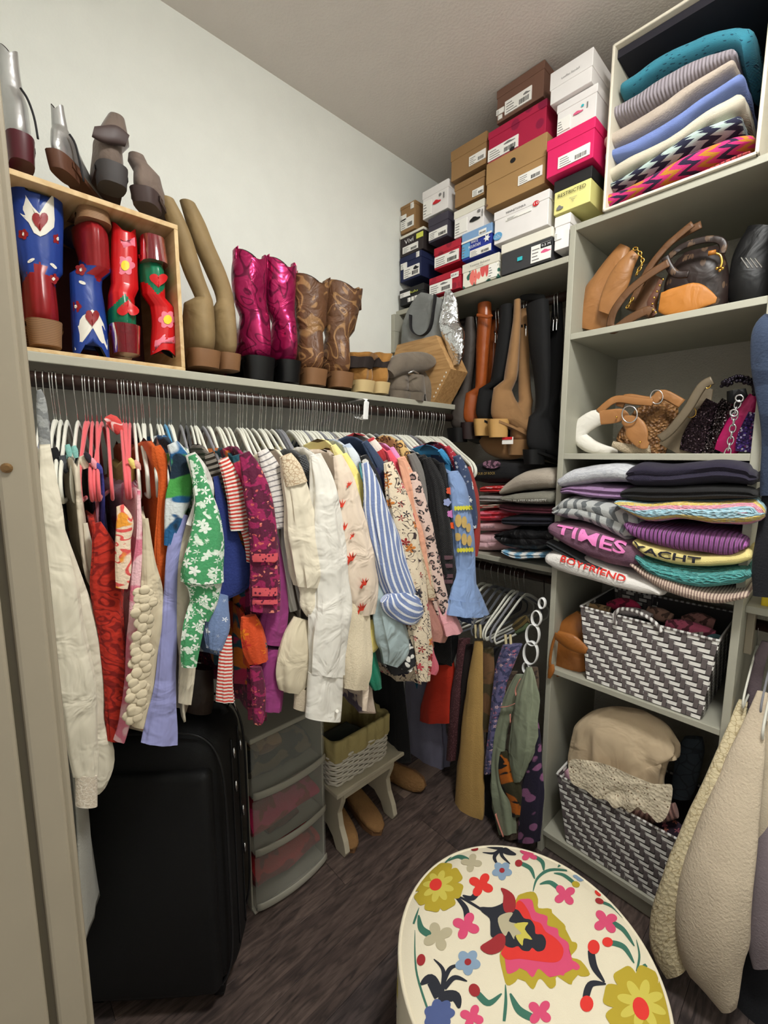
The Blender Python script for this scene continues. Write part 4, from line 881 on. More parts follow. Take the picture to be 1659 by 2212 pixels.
MB().tube([PY(*c5((1105+38*math.cos(q), 700+38*math.sin(q))), Y2-.03) for q in [6.2832*j/20 for j in range(20)]], .0012, 6, True).build('stamp', M_gold, b, True)
MB().tube([PY(*c5((1225+24*math.cos(q), 500+28*math.sin(q))), Y2-.06) for q in [6.2832*j/14 for j in range(14)]], .0018, 6, True).build('ring', M_gold, b, True)
M_seq = mat('black_sequins', (60, 46, 54), .25, .9, coord='Object', var=.3, bump=('vor', 180, 1.0), pats=(('spots', [(30, 26, 30), (150, 130, 140), (90, 74, 84)], 160, .34, 0),))
M_seq2 = mat('pewter_sequins', (90, 80, 84), .2, 1.0, coord='Object', var=.3, bump=('vor', 160, 1.0), pats=(('spots', [(20, 18, 22), (200, 190, 196), (60, 50, 58)], 150, .34, 0),))
for lab, pt, mt, dy in (('dark sequined clutch leaning beside the olive bag', ((1260, 620, 50), (1190, 760, 75), (1130, 880, 85), (1100, 985, 80)), M_seq, 0),
                        ('pewter sequined clutch leaning behind the dark one', ((1370, 620, 46), (1290, 760, 66), (1230, 880, 72), (1200, 985, 66)), M_seq2, .004)):
    o = trace('clutch_bag', [c5(p) for p in pt], 1, Y2-.01+dy, mt, None, .3, k=14, e=.7); tag(o, lab, 'clutch')
o = trace('clutch_bag', [c5(p) for p in ((1490, 560, 50), (1420, 680, 70), (1340, 800, 70), (1280, 930, 60), (1260, 985, 50))], 1, Y2+.01, leather('black_velvet', (26, 24, 27), .8), None, .35, k=14); tag(o, 'black velvet pouch between sequined clutches and magenta bag', 'clutch')
o = trace('clutch_bag', [c5(p) for p in ((1560, 580, 36), (1510, 680, 60), (1440, 800, 86), (1360, 920, 110), (1330, 985, 90))], 1, Y2+.0, mat('magenta_satin', (160, 20, 84), .25, .3, coord='Object', bump=('wrinkle', 12, .5)), None, .3, k=14); tag(o, 'shiny magenta clutch at the shelf right end', 'clutch')
o = trace('clutch_bag', [c5(p) for p in ((1550, 700, 30), (1530, 800, 60), (1510, 900, 80), (1500, 985, 76))], 1, Y2-.03, mat('multicolour_beads', (70, 50, 110), .15, .4, coord='Object', bump=('vor', 150, 1.0), pats=(('spots', [(190, 180, 220), (90, 60, 170), (40, 30, 70), (150, 60, 130), (230, 225, 240)], 130, .36, 0),)), None, .3, k=12); tag(o, 'purple and silver beaded clutch against the tower right side', 'clutch')
b = empty('beaded_bag', PY(1600, 900, Y2), 'black bag hung with big glittering beads and chain strap', 'handbag')
M_bead = mat('black_bead', (40, 34, 44), .12, .6, coord='Object', var=.3)
mb = MB()
for i in range(46):
    t_ = i/45; p = cat([c5((1330, 500)), c5((1400, 470)), c5((1480, 465)), c5((1550, 490)), c5((1570, 560))], 46)[i]
    for q in range(2): mb.sphere(PY(p[0]+random.uniform(-3, 3), p[1]+random.uniform(-7, 7), Y2-.05+random.uniform(-.02, .02)), .005, 7, 5)
mb.build('bead_strand', M_bead, b, True)
trace('bag_body', [c5(p) for p in ((1430, 540, 70), (1440, 620, 80), (1430, 700, 80), (1400, 800, 60))], 1, Y2+.06, M_bpat, b, .4, k=10)
chain([c5(p) for p in ((1455, 600), (1430, 680), (1415, 760), (1400, 850), (1385, 930), (1370, 985))], Y2-.07, b, M_chrome, .011, sp=.014)
for p in ((1455, 600), (1415, 705)): MB().tube([PY(*c5((p[0]+28*math.cos(q), p[1]+24*math.sin(q))), Y2-.075) for q in [6.2832*j/16 for j in range(16)]], .0025, 6, True).build('ring', M_chrome, b, True)
# ---- brown leather bag beside the upper woven basket
def c7(p): return (1160+p[0]/3.072, 1240+p[1]/3.072)+tuple(v/3.072 for v in p[2:])
b = empty('handbag', PY(1225, 1455, 1.5), 'caramel leather drawstring bag beside the upper woven basket', 'handbag')
L_car = leather('caramel', (150, 92, 40), .4)
trace('bag_body', [c7(p) for p in ((310, 270, 50), (260, 350, 95), (225, 450, 125), (220, 560, 130), (230, 650, 120))], 1, 1.52, L_car, b, .5, k=18, lump=.012)
trace('folded_flap', [c7(p) for p in ((130, 400, 30), (210, 440, 50), (290, 490, 36), (330, 510, 20))], 1, 1.44, L_car, b, .4, k=10, lump=.004)
band('drawstring', [c7(p) for p in ((130, 390), (100, 480), (85, 600), (95, 670))], 1.438, .005, L_car, b, .002)
trace('tassel', [c7(p) for p in ((100, 600, 12), (95, 640, 22), (80, 690, 10))], 1, 1.438, L_car, b, .6, k=8)
# ================================================================== woven baskets
M_sw = mat('white_strap', (240, 238, 232), .4, coord='Object', var=.06); M_sg = mat('grey_strap', (106, 98, 98), .4, coord='Object', var=.1)
def basket(label, bx0, bx1, tx0, tx1, z0, z1, y0, yb, lean=.012, handle=None):
    r = empty('woven_basket', ((bx0+bx1)/2, (y0+yb)/2, z0), label, 'basket')
    nf, ns = 26, 20; nr = 16
    def pt(c, row, off):                   # c: position along the perimeter in cells, row 0..nr
        v = row/nr; X0, X1 = bx0+(tx0-bx0)*v, bx1+(tx1-bx1)*v; Y0, Y1 = y0-lean*v, yb+lean*v; z = z0+(z1-z0)*v
        tot = 2*(nf+ns); c = c % tot
        if c < nf: return Vector((X0+(X1-X0)*c/nf, Y0-off, z))
        c -= nf
        if c < ns: return Vector((X1+off, Y0+(Y1-Y0)*c/ns, z))
        c -= ns
        if c < nf: return Vector((X1-(X1-X0)*c/nf, Y1+off, z))
        c -= nf
        return Vector((X0-off, Y1-(Y1-Y0)*c/ns, z))
    tot = 2*(nf+ns); d = .0016
    over = lambda c, w_: ((c+w_) % 4) < 2      # weft over warp
    for w_ in range(nr):
        vs, fs = [], []
        for c in range(tot):
            o_ = d if over(c, w_) else -d
            for f_ in (.18, .82):
                for rr in (.14, .86): vs.append(pt(c+f_, w_+rr, o_))
        k = 2*tot
        for i in range(k): a, b2 = 2*i, 2*((i+1) % k); fs.append([a, b2, b2+1, a+1])
        mesh('weft_strand', vs, fs, M_sw, r, False)
    for c in range(tot):
        vs, fs = [], []
        for w_ in range(nr):
            o_ = -d if over(c, w_) else d
            for f_ in (.14, .86):
                for cc in (.06, .94): vs.append(pt(c+cc, w_+f_, o_*.9))
        for i in range(2*nr-1): a = 2*i; fs.append([a, a+1, a+3, a+2])
        mesh('warp_strand', vs, fs, M_sg, r, False)
    liner = MB(); q = [pt(c, 0, -.004) for c in (0, nf, nf+ns, 2*nf+ns)]; q2 = [pt(c, nr, -.004) for c in (0, nf, nf+ns, 2*nf+ns)]
    liner.add(q+q2, [[0, 1, 2, 3], [0, 4, 5, 1], [1, 5, 6, 2], [2, 6, 7, 3], [3, 7, 4, 0]]).build('liner', mat('basket_inside', (70, 66, 66), .8, coord='Object'), r)
    MB().tube([pt(c+.0, nr, .001) for c in range(tot)], .0042, 8, True).build('rim', mat('rim_strap', (214, 212, 208), .4, coord='Object', pats=(('stripes', (110, 102, 100), 60, 0, .45, 0),)), r, True)
    if handle:
        pts = [PY(*c7(p), y0-lean-.006) for p in handle]
        MB().tube([Vector(p) for p in cat([tuple(v) for v in pts], 24)], .006, 8).build('handle', mat('handle_wrap', (226, 224, 220), .4, coord='Object', pats=(('stripes', (112, 104, 102), 75, 0, .5, 0),)), r, True)
    return r
basket('grey and white zigzag woven basket on the upper shelf', -.542, -.222, -.572, -.198, .733, .983, 1.462, 1.74, handle=((520, 335), (515, 270), (560, 232), (650, 245), (740, 290), (800, 340), (825, 385)))
basket('grey and white zigzag woven basket at the tower bottom', -.575, -.235, -.617, -.225, .093, .345, 1.462, 1.74)
def blob(name, label, pts, Y, mt, cat_='clothing', thick=.8, lump=.008, folds=(4, .05, .08, 3), k=12):
    o = trace(name, pts, 1, Y, mt, None, thick, k=k, lump=lump, folds=folds); return tag(o, label, cat_)
for lab, pt, c, dy in (('rolled leopard sock peeking from the upper basket left corner', ((335, 210, 16), (400, 225, 30), (480, 240, 26)), (150, 120, 84), .03),
                       ('crimson knit roll in the upper basket', ((470, 210, 26), (560, 195, 46), (640, 210, 44), (690, 240, 20)), (150, 30, 66), .05),
                       ('pale striped roll in the upper basket', ((540, 250, 24), (660, 260, 36), (760, 280, 24)), (170, 160, 160), .02),
                       ('beige roll in the upper basket', ((730, 240, 22), (820, 270, 40), (910, 300, 30)), (150, 116, 100), .06),
                       ('rose floral roll in the upper basket', ((860, 330, 24), (960, 350, 50), (1100, 380, 44), (1200, 400, 20)), (178, 84, 110), .03),
                       ('dusty pink roll at the back of the upper basket', ((960, 300, 24), (1060, 310, 50), (1180, 350, 40)), (150, 104, 98), .09),
                       ('silver grey roll at the upper basket right end', ((900, 380, 14), (1000, 400, 22), (1100, 410, 20)), (160, 150, 140), .012),
                       ('teal scarf end at the upper basket right rim', ((1090, 420, 14), (1170, 430, 26), (1230, 430, 16)), (70, 104, 110), .02)):
    blob('rolled_cloth', lab, [c7(p) for p in pt], 1.462+.03+dy, fab('roll_%d_%d_%d' % c, c, (('blobs', tuple(int(v*.55) for v in c), 40, .55, .4),), bump=('wrinkle', 30, .6)))
M_lace = fab('lace_cloth', (206, 184, 152), bump=('wrinkle', 9, .9)); M_hem = mat('cloth_lace_hem', (234, 220, 192), .9, pats=(('spots', [(128, 104, 78), (150, 124, 96)], 95, .2, .01),), bump=('vor', 95, .3), coord='Object')
LP = [c7(p) for p in ((600, 905, 120), (590, 960, 260), (572, 1060, 345), (556, 1180, 362), (560, 1290, 348), (600, 1390, 312), (660, 1480, 240), (730, 1560, 150), (795, 1632, 50))]
o = trace('lace_cloth', LP, 1, 1.53, M_lace, None, .28, n=96, k=60, lump=.012, folds=(9, .01, .05, 1.5), wr=.12, tmax=.085); tag(o, 'crumpled cream cloth with lace hem heaped on the lower basket', 'cloth')
hemfn = lambda a, b_: PY(a, b_, 1.436+.010*noise.noise(Vector((a*.04, b_*.04, 0))))
hem = closed([c7(p) for p in ((215, 1240), (330, 1235), (480, 1270), (640, 1340), (800, 1400), (895, 1400), (885, 1540), (845, 1630), (790, 1645), (765, 1560), (715, 1590), (670, 1545), (615, 1585), (565, 1545), (510, 1555), (460, 1500), (390, 1490), (330, 1440), (265, 1410), (222, 1370))], 4)
decal('lace_hem', hem, hemfn, M_hem, o, c7((560, 1400)), 6)
blob('folded_denim', 'dark quilted denim piece behind the cream lace cloth', [c7(p) for p in ((1030, 1090, 60), (1020, 1180, 90), (1000, 1300, 95), (970, 1420, 80), (960, 1480, 60))], 1.62, fab('dark_denim', (54, 62, 70), (('cells', (40, 46, 52), 30, .04),)), 'denim', .5)
blob('folded_floral', 'navy floral garment at the lower basket right corner', [c7(p) for p in ((700, 1640, 50), (800, 1680, 70), (900, 1720, 80), (960, 1760, 60))], 1.52, fab('navy_floral', (44, 30, 44), (('flower', [(190, 110, 90), (160, 90, 100)], 40, .4),)), 'clothing', .6)
blob('folded_striped', 'mauve striped garment under the lace hem', [c7(p) for p in ((620, 1570, 30), (720, 1610, 50), (820, 1590, 60), (920, 1560, 50))], 1.50, fab('mauve_stripe', (170, 130, 120), (('stripes', (110, 80, 76), 60, 1, .5, .01),)), 'clothing', .6)
blob('pink_roll', 'pink cloth corner at the lower basket left rim', [c7(p) for p in ((190, 1300, 16), (210, 1340, 26), (225, 1380, 20))], 1.50, fab('pink_corner', (206, 160, 176)), 'clothing', .6)
# ================================================================== hangers
M_wire = mat('hook_steel', (190, 190, 188), .22, 1.0, coord='Object', var=0)
H_COL = {'i': ('ivory', (222, 221, 208)), 'g': ('grey', (128, 128, 134)), 'p': ('coral pink', (222, 92, 98)), 'b': ('bright blue', (40, 140, 190)), 'k': ('black', (26, 26, 27)), 'd': ('dark grey', (84, 86, 92))}
def hanger_parts(key):
    nm, c = H_COL[key]; mt = mat('velvet_'+nm.replace(' ', '_'), c, .7, coord='Object', var=.05, sheen=.3)
    mb = MB(); k = .0185
    pts = [(0, 0, -.088), (.002, 0, -.062), (.009, 0, -.045), (.0175, 0, -.02)]+[(k*math.cos(q), 0, k*math.sin(q)) for q in [math.pi*i/8 for i in range(9)]]+[(-.0175, 0, -.010)]
    mb.tube(pts, .0014, 6); o = mb.build('hook', M_wire, None, True); hk = o.data; bpy.data.objects.remove(o)
    half = [(0, -.084), (.018, -.088), (.05, -.100), (.10, -.128), (.155, -.158), (.195, -.182), (.211, -.198), (.214, -.215), (.206, -.229), (.19, -.234), (.10, -.236), (0, -.237)]
    loop = half+[(-x, z) for x, z in half[1:-1][::-1]]
    sm = cat(loop+[loop[0]], 56)[:-1]
    mb = MB(); mb.tube([(x, 0, z) for x, z in sm], [(.0058, .0030) if z < -.2 else (.0085, .0030) for x, z in sm], 8, True, flat=(.0001, 0, 1))
    # constant frame: build ribbon by hand for a clean loop
    vs, fs = [], []; n = len(sm)
    for i in range(n):
        a, b = sm[i-1], sm[(i+1) % n]; t = Vector((b[0]-a[0], 0, b[1]-a[1])).normalized(); N = Vector((-t.z, 0, t.x)); p = Vector((sm[i][0], 0, sm[i][1]))
        w_ = .0068 if sm[i][1] > -.19 else .0048
        for q in range(8):
            an = 6.2832*q/8; vs.append(p+N*w_*math.cos(an)+Vector((0, .0032, 0))*math.sin(an))
    for i in range(n):
        for q in range(8): fs.append([i*8+q, i*8+(q+1) % 8, ((i+1) % n)*8+(q+1) % 8, ((i+1) % n)*8+q])
    o = mesh('bar', vs, fs, mt); bd = o.data; bpy.data.objects.remove(o)
    return hk, bd
HP_CACHE = {}
def hanger(key, loc, label, group=None, rz=0.0, tilt=0.0, sc=1.0):
    if key not in HP_CACHE: HP_CACHE[key] = hanger_parts(key)
    r = empty('clothes_hanger', loc, label, 'hanger', group); r.rotation_euler = (tilt, 0, rz); r.scale = (sc,)*3
    for nm, me in zip(('hook', 'bar'), HP_CACHE[key]):
        o = bpy.data.objects.new(nm, me); COL.objects.link(o); o.parent = r
    return r
HK = [(82, 'i'), (98, 'g'), (111, 'i'), (118, 'i'), (125, 'i'), (140, 'i'), (162, 'i'), (181, 'p'), (187, 'p'), (195, 'p'), (206, 'p'), (216, 'p'), (227, 'p'), (255, 'p'), (263, 'p'), (269, 'p'), (277, 'p'),
      (285, 'i'), (292, 'i'), (303, 'i'), (307, 'i'), (320, 'i'), (337, 'i'), (342, 'i'), (352, 'b'), (361, 'i'), (367, 'i'), (386, 'g'), (398, 'k'), (409, 'i'), (416, 'i'), (421, 'i'), (434, 'g'), (445, 'i'), (450, 'i'),
      (464, 'i'), (469, 'i'), (483, 'i'), (491, 'i'), (510, 'i'), (515, 'i'), (521, 'i'), (529, 'i'), (542, 'i'), (558, 'i'), (562, 'i'), (570, 'i'), (585, 'i'), (594, 'd'), (600, 'g'), (605, 'g'), (622, 'i'), (630, 'i'), (637, 'i'),
      (643, 'i'), (648, 'i'), (653, 'g'), (658, 'i'), (663, 'i'), (669, 'i'), (673, 'i'), (677, 'i'), (681, 'i'), (686, 'g'), (691, 'i'), (698, 'i'), (704, 'i'), (709, 'g'), (719, 'i'), (724, 'i'), (734, 'i'), (740, 'i'), (747, 'i'), (752, 'i'),
      (759, 'g'), (765, 'i'), (771, 'i'), (780, 'i'), (797, 'i'), (811, 'g'), (827, 'i'), (836, 'i'), (842, 'i'), (848, 'g'), (854, 'i'), (859, 'i'), (864, 'i'), (869, 'i'), (874, 'i'), (879, 'i'), (887, 'g'), (901, 'i'), (907, 'i'), (914, 'i'),
      (919, 'i'), (928, 'i'), (932, 'i'), (938, 'i'), (946, 'i'), (951, 'i'), (956, 'i')]
HLAB = {'i': ('slim ivory velvet hanger packed into the left rod row', 'ivory hangers on the left rod'), 'g': ('slim grey velvet hanger among the ivory ones on the left rod', 'grey hangers on the left rod'),
        'p': ('coral pink velvet hanger near the left end of the left rod', 'coral pink hangers on the left rod'), 'b': ('single bright blue hanger on the left rod', None), 'k': ('single black hanger on the left rod', None), 'd': ('single dark grey hanger in the middle of the left rod', None)}
SEG = [(100, 'the long cream blouse'), (180, 'the black and mint tank tops'), (300, 'the pink slip dress'), (345, 'the ruffled ecru top'), (375, 'the brushstroke print blouse'), (425, 'the green floral dress'), (470, 'the taupe ribbed top'), (500, 'the red striped tee'), (535, 'the bohemian dress'), (575, 'the grey striped blouse'), (610, 'the ivory lace-shoulder blouse'), (650, 'the charcoal sleeve'), (680, 'the white shirt'), (712, 'the bird dress'), (745, 'the yellow blouses'), (775, 'the pale blue top'), (815, 'the blue striped shirt'), (850, 'the denim jacket'), (875, 'the paisley dress'), (905, 'the peach blouse'), (925, 'the black sweaters'), (999, 'the chambray blouse')]
ORD = ['first', 'second', 'third', 'fourth', 'fifth', 'sixth', 'seventh', 'eighth', 'ninth', 'tenth', 'eleventh', 'twelfth']
CNT = {}
for px, key in HK:
    y = max(PX(px, 850, RX).y, YF+.02); grp = None
    seg = next(t_ for m_, t_ in SEG if px <= m_)
    if key in 'bkd': lab = HLAB[key][0]
    elif key in 'pg':
        i = CNT[key] = CNT.get(key, -1)+1; lab = '%s velvet hanger, %s of its colour from the left on the left rod' % ('coral pink' if key == 'p' else 'grey', ORD[i]); grp = HLAB[key][1]
    else:
        i = CNT[seg] = CNT.get(seg, -1)+1; lab = 'slim ivory hanger above %s, %s from the left there' % (seg, ORD[i]); grp = HLAB[key][1]
    hanger(key, (RX, y, RZ), lab, grp, rz=-.24+random.uniform(-.05, .05), tilt=random.uniform(-.015, .015))
# ================================================================== garments on the left rod
def body(name, edge, Xe, mt, parent, yh=None, inner=-1.37, th=.009, k=22, m_=16, amp=.010, slope=.42, seed=None):
    sm = cat(edge, k); seed = random.random()*20 if seed is None else seed
    E = [PX(px, py, Xe) for px, py in sm]
    if yh is None: yh = E[0].y+.03
    vs, fs, uv = [], [], []
    for i, e in enumerate(E):
        v = i/(k-1)
        for side in (-1, 1):
            cols = range(m_) if side < 0 else range(m_-1, -1, -1)
            for j in cols:
                s = j/(m_-1); x = Xe+(inner-Xe)*s
                dd = min(abs(Xe-x), abs(inner-x)); rise = slope*min(dd, .05)-(.6*slope*max(0, min(dd, .16)-.05) if slope else 0)
                yc = e.y*(1-s)+(yh+.15*(e.y-yh))*s
                f = amp*(.25+v)*math.sin(x*46+seed+v*1.5)+amp*.5*(.2+v)*math.sin(x*95+seed*2)
                t_ = th*min(1, 4*s+.25)*min(1, 4*(1-s)+.25)
                p = Vector((x, yc+f+side*t_, e.z+rise*(1-v)**2.5)); vs.append(p); uv.append((x*1.0+side*.001, p.z))
    s_ = 2*m_
    for i in range(k-1):
        for j in range(s_): fs.append([i*s_+j, (i+1)*s_+j, (i+1)*s_+(j+1) % s_, i*s_+(j+1) % s_])
    fs.append(list(range(s_))); fs.append([(k-1)*s_+j for j in range(s_)][::-1])
    return mesh(name, vs, fs, mt, parent, True, uv)
def garment(name, label, cat_, sleeves, mt, X0=-.89, bottom=None, folds=(6, .04, .13, 1.5), bodymat=None, thick=.5, lump=.004, wid=0, bodyX=None, open_=True, n=32):
    s0 = sleeves[0]; top = s0[0]
    hy = PX(top[0], top[1], X0)
    r = empty(name, Vector((RX, hy.y, RZ-.09)), label, cat_)
    for i, s in enumerate(sleeves):
        trace('sleeve' if i == 0 and len(s) > 1 else 'panel', s, 0, X0-.004*i, mt, r, thick, n=44, k=36, folds=folds, lump=lump, caps=(True, 'open' if open_ else True), wr=.16)
    if bottom:
        e = [(p[0]-p[2]*.35, p[1]) for p in s0 if p[1] < bottom-20]
        e.append((e[-1][0]+(wid or 6), bottom)) if bottom > e[-1][1] else None
        body('body', e, bodyX or X0-.045, bodymat or mt, r)
    return r
D = {}
def F_(n, c, *pats, **kw): return fab('g_'+n, c, pats, **kw)
WR = ('wrinkle', 14, 1.0)
cream = F_('cream', (216, 208, 188), bump=WR)
g = garment('long_sleeve_blouse', 'long cream blouse at the left end with lace cuff beside the door jamb', 'blouse', [[(100, 960, 12), (108, 1060, 20), (122, 1170, 28), (142, 1300, 37), (160, 1420, 40), (172, 1520, 39), (182, 1620, 33), (187, 1676, 27)]], cream, -.86, folds=(4, .02, .06, 1))
body('body', [(100, 990), (116, 1090), (140, 1200), (170, 1350), (190, 1450), (195, 1570), (200, 1700)], -.93, cream, g, inner=-1.3)
trace('panel', [(112, 1100, 12), (128, 1180, 24), (155, 1290, 36), (178, 1390, 44), (190, 1470, 42), (192, 1550, 34), (208, 1630, 40), (206, 1690, 26), (204, 1715, 10)], 0, -.90, cream, g, .3, n=44, k=36, folds=(4, .02, .06, 1), wr=.1)
trace('cuff', [(187, 1672, 25), (187, 1700, 24), (187, 1740, 24)], 0, -.86, F_('lace_cuff', (206, 192, 172), ('cells', (226, 216, 200), 140, .05)), g, .5, k=6, caps=(True, 'open'))
trace('grey_shoulder', [(84, 842, 5), (88, 860, 10), (92, 900, 13), (98, 970, 13)], 0, -.90, F_('heather_shoulder', (150, 152, 150), ('blobs', (120, 122, 122), 60, .5, 0)), g, .6, k=10)
body('lower_hem', [(160, 1640), (178, 1760), (190, 1900), (200, 2030)], -.95, F_('pale_grey', (168, 166, 156)), g, inner=-1.3, slope=0)
def bodyonly(name, label, cat_, edge, mt, Xe=-.92, **kw):
    p = PX(*edge[0], Xe); r = empty(name, Vector((RX, p.y, RZ-.09)), label, cat_); body('body', edge, Xe, mt, r, **kw); return r
blk = F_('black_jersey', (15, 15, 17)); 
r = bodyonly('tank_top', 'black tank top with shiny curved hem near the left end', 'top', [(116, 990), (140, 1100), (165, 1200), (185, 1262), (200, 1292)], blk, -1.03)
trace('strap', [(112, 968, 11), (116, 985, 15), (122, 1010, 12)], 0, -.99, blk, r, .5, k=6)
r = bodyonly('tank_top', 'charcoal strap top tied over a grey hanger', 'top', [(128, 1000), (150, 1120), (176, 1230), (196, 1296), (196, 1330)], F_('charcoal_shine', (70, 74, 80), rough=.4), -1.03)
trace('strap', [(134, 984, 8), (140, 1010, 7), (146, 1020, 6)], 0, -.985, F_('charcoal_shine', (70, 74, 80)), r, .5, k=6)
mint = F_('mint', (132, 188, 180))
r = bodyonly('camisole', 'mint camisole with knotted straps near the left end', 'top', [(150, 1000), (160, 1120), (172, 1190), (176, 1250)], mint, -1.03)
for p in ((148, 972), (162, 975)): trace('strap', [(p[0]-3, p[1]-12, 5), (p[0], p[1], 7), (p[0]+3, p[1]+14, 5)], 0, -.98, mint, r, .6, k=6)
r = bodyonly('sleeveless_top', 'cream sleeveless top with deep curved armhole', 'top', [(168, 1010), (178, 1120), (192, 1220), (208, 1262), (230, 1272), (226, 1350), (216, 1450), (214, 1600)], F_('ecru', (202, 190, 168), bump=WR), -.91)
trace('panel', [(184, 1130, 5), (196, 1200, 10), (212, 1262, 17), (214, 1330, 14), (208, 1430, 14), (204, 1540, 12)], 0, -.92, cream, r, .4, k=20, wr=.1)
trace('strap', [(176, 985, 8), (182, 1000, 10), (186, 1012, 7)], 0, -.97, cream, r, .6, k=6)
bodyonly('sleeveless_top', 'plain black sleeveless top behind the coral hangers', 'top', [(186, 1010), (194, 1100), (200, 1180), (206, 1300)], blk, -1.03)
bodyonly('sleeveless_top', 'dark plum floral top behind the coral hangers', 'top', [(200, 1015), (208, 1090), (214, 1170), (214, 1300)], F_('plum_floral', (50, 36, 52), ('spots', [(170, 110, 140), (110, 120, 160)], 50, .25, .02)), -1.03)
for p, c, lb in (((190, 988), (40, 36, 44), 'black'), ((203, 1000), (226, 150, 160), 'pink'), ((214, 1010), (64, 66, 140), 'indigo'), ((286, 1000), (232, 214, 120), 'yellow'), ((298, 1005), (226, 170, 160), 'peach')):
    rr = bodyonly('camisole', '%s camisole with its strap knotted on a hanger near the left end' % lb, 'top', [(p[0]+2, p[1]+10), (p[0]+4, p[1]+90), (p[0]+5, p[1]+170)], F_('knot_'+lb, c), -1.04)
    trace('strap_knot', [(p[0]-6, p[1]-10, 4), (p[0], p[1], 7), (p[0]+5, p[1]+12, 4)], 0, -.96, F_('knot_'+lb, c), rr, .8, k=7, lump=.003)
red = F_('red_lace', (178, 42, 26), ('contour', (128, 22, 16), 22, 5, .3), bump=('vor', 120, .2))
garment('lace_dress', 'rust red lace dress hanging behind the coral hangers', 'dress', [[(208, 1130, 10), (220, 1180, 24), (231, 1240, 34), (236, 1310, 33), (244, 1390, 30), (247, 1470, 28), (248, 1550, 25), (246, 1602, 16)]], red, -.895, 1590, folds=(3, .03, .10, 1))
swirl = F_('swirl', (228, 204, 178), ('contour', (214, 84, 80), 20, 5, .3), ('blobs', (226, 150, 50), 22, .6, .5))
rh = garment('halter_dress', 'swirl print halter in orange and pink with folded collar', 'dress', [[(258, 1092, 8), (268, 1125, 18), (264, 1170, 16), (266, 1225, 17), (264, 1270, 12)]], swirl, -.865, None, folds=(3, .03, .05, 1), open_=False)
trace('collar', [(232, 910, 8), (242, 905, 12), (254, 920, 14), (262, 935, 8)], 0, -1.10, F_('collar_coral', (206, 74, 70), ('contour', (236, 200, 196), 18, 5, .2)), rh, .6, k=8, lump=.006)
pnk = F_('tie_dye', (216, 120, 142), ('blobs', (236, 190, 196), 14, .5, .5), rough=.5)
garment('slip_dress', 'pink tie-dye satin slip dress between red and ruffled ones', 'dress', [[(300, 1060, 4), (300, 1160, 7), (298, 1230, 12), (294, 1300, 15), (285, 1390, 15), (279, 1480, 14), (268, 1560, 14), (258, 1602, 12)]], pnk, -.89, 1590)
ruf = F_('ruffle_cream', (206, 192, 164), bump=WR)
r = garment('ruffled_top', 'ecru top with rows of fabric flower ruffles', 'top', [[(316, 1120, 5), (320, 1210, 14), (328, 1280, 24), (328, 1340, 26), (320, 1420, 24), (310, 1500, 20), (298, 1570, 14)]], ruf, -.885, 1580)
for i, (px, py) in enumerate([(309, 1285), (318, 1300), (304, 1320), (312, 1345), (306, 1375), (302, 1400), (313, 1410), (300, 1430), (306, 1450), (295, 1465), (303, 1490), (292, 1500), (297, 1525), (288, 1545)]):
    fnr = lambda a, b: PX(a, b, -.855)
    mb = MB()
    for q in range(5):
        c = PX(px, py, -.852); a = q*1.2566+i; mb.sphere(c+Vector((.002*math.sin(q*2.1), .009*math.cos(a), .009*math.sin(a))), (.0025, .0095, .0095), 10, 5)
    mb.build('fabric_flower', ruf, r, True)
org = F_('burnt_orange', (196, 84, 26))
garment('sleeveless_top', 'burnt orange ruffled top beside the periwinkle one', 'top', [[(338, 965, 10), (346, 990, 15), (352, 1030, 9), (350, 1100, 10), (346, 1180, 13), (348, 1250, 14), (340, 1340, 11), (330, 1440, 11), (318, 1530, 11), (312, 1575, 10)]], org, -.90, 1560, folds=(5, .1, .1, 3))
peri = F_('periwinkle', (146, 148, 196), bump=WR)
garment('periwinkle_blouse', 'periwinkle blue top with wide hem resting on the suitcase', 'top', [[(395, 1110, 10), (378, 1180, 14), (366, 1300, 14), (362, 1390, 19), (358, 1480, 25), (350, 1550, 32), (346, 1604, 38)]], peri, -.88, 1590, folds=(4, .03, .06, .6), thick=.35)
brush = F_('brush_print', (208, 214, 214), ('blobs', (34, 92, 140), 11, .47, .8), ('blobs', (70, 150, 70), 9, .56, .6), ('blobs', (20, 40, 56), 13, .6, .5))
garment('printed_blouse', 'blue, green and white brushstroke print blouse', 'blouse', [[(374, 958, 12), (388, 990, 20), (392, 1030, 24), (384, 1075, 26), (374, 1120, 20), (366, 1180, 12)]], brush, -.885, 1200)
sat = F_('white_satin', (206, 204, 196), rough=.4, bump=WR)
garment('satin_blouse', 'white satin blouse with crumpled short sleeve', 'blouse', [[(415, 985, 12), (432, 1020, 20), (442, 1055, 20), (432, 1095, 18), (414, 1140, 14)]], sat, -.862, None, folds=(4, .08, .16, 4), lump=.010)
garment('linen_dress', 'long cream linen dress under the green floral sleeve', 'dress', [[(408, 1120, 14), (402, 1170, 26), (396, 1240, 30), (393, 1310, 25), (402, 1380, 21), (406, 1450, 18), (398, 1520, 14)]], F_('linen', (204, 194, 172), bump=WR), -.888, 1560, folds=(4, .05, .12, 2))
grn = F_('green_floral', (70, 148, 96), ('flower', [(222, 230, 218), (232, 236, 226)], 52, .5), ('blobs', (214, 226, 210), 46, .6, .6))
r = garment('floral_dress', 'green and white floral dress with elastic puff sleeves', 'dress', [[(415, 985, 9), (432, 1030, 16), (446, 1100, 27), (446, 1170, 36), (440, 1225, 43), (439, 1256, 44)], [(430, 1300, 18), (418, 1350, 20), (410, 1400, 19), (408, 1440, 15)]], grn, -.845, 1450, folds=(6, .03, .06, 1))
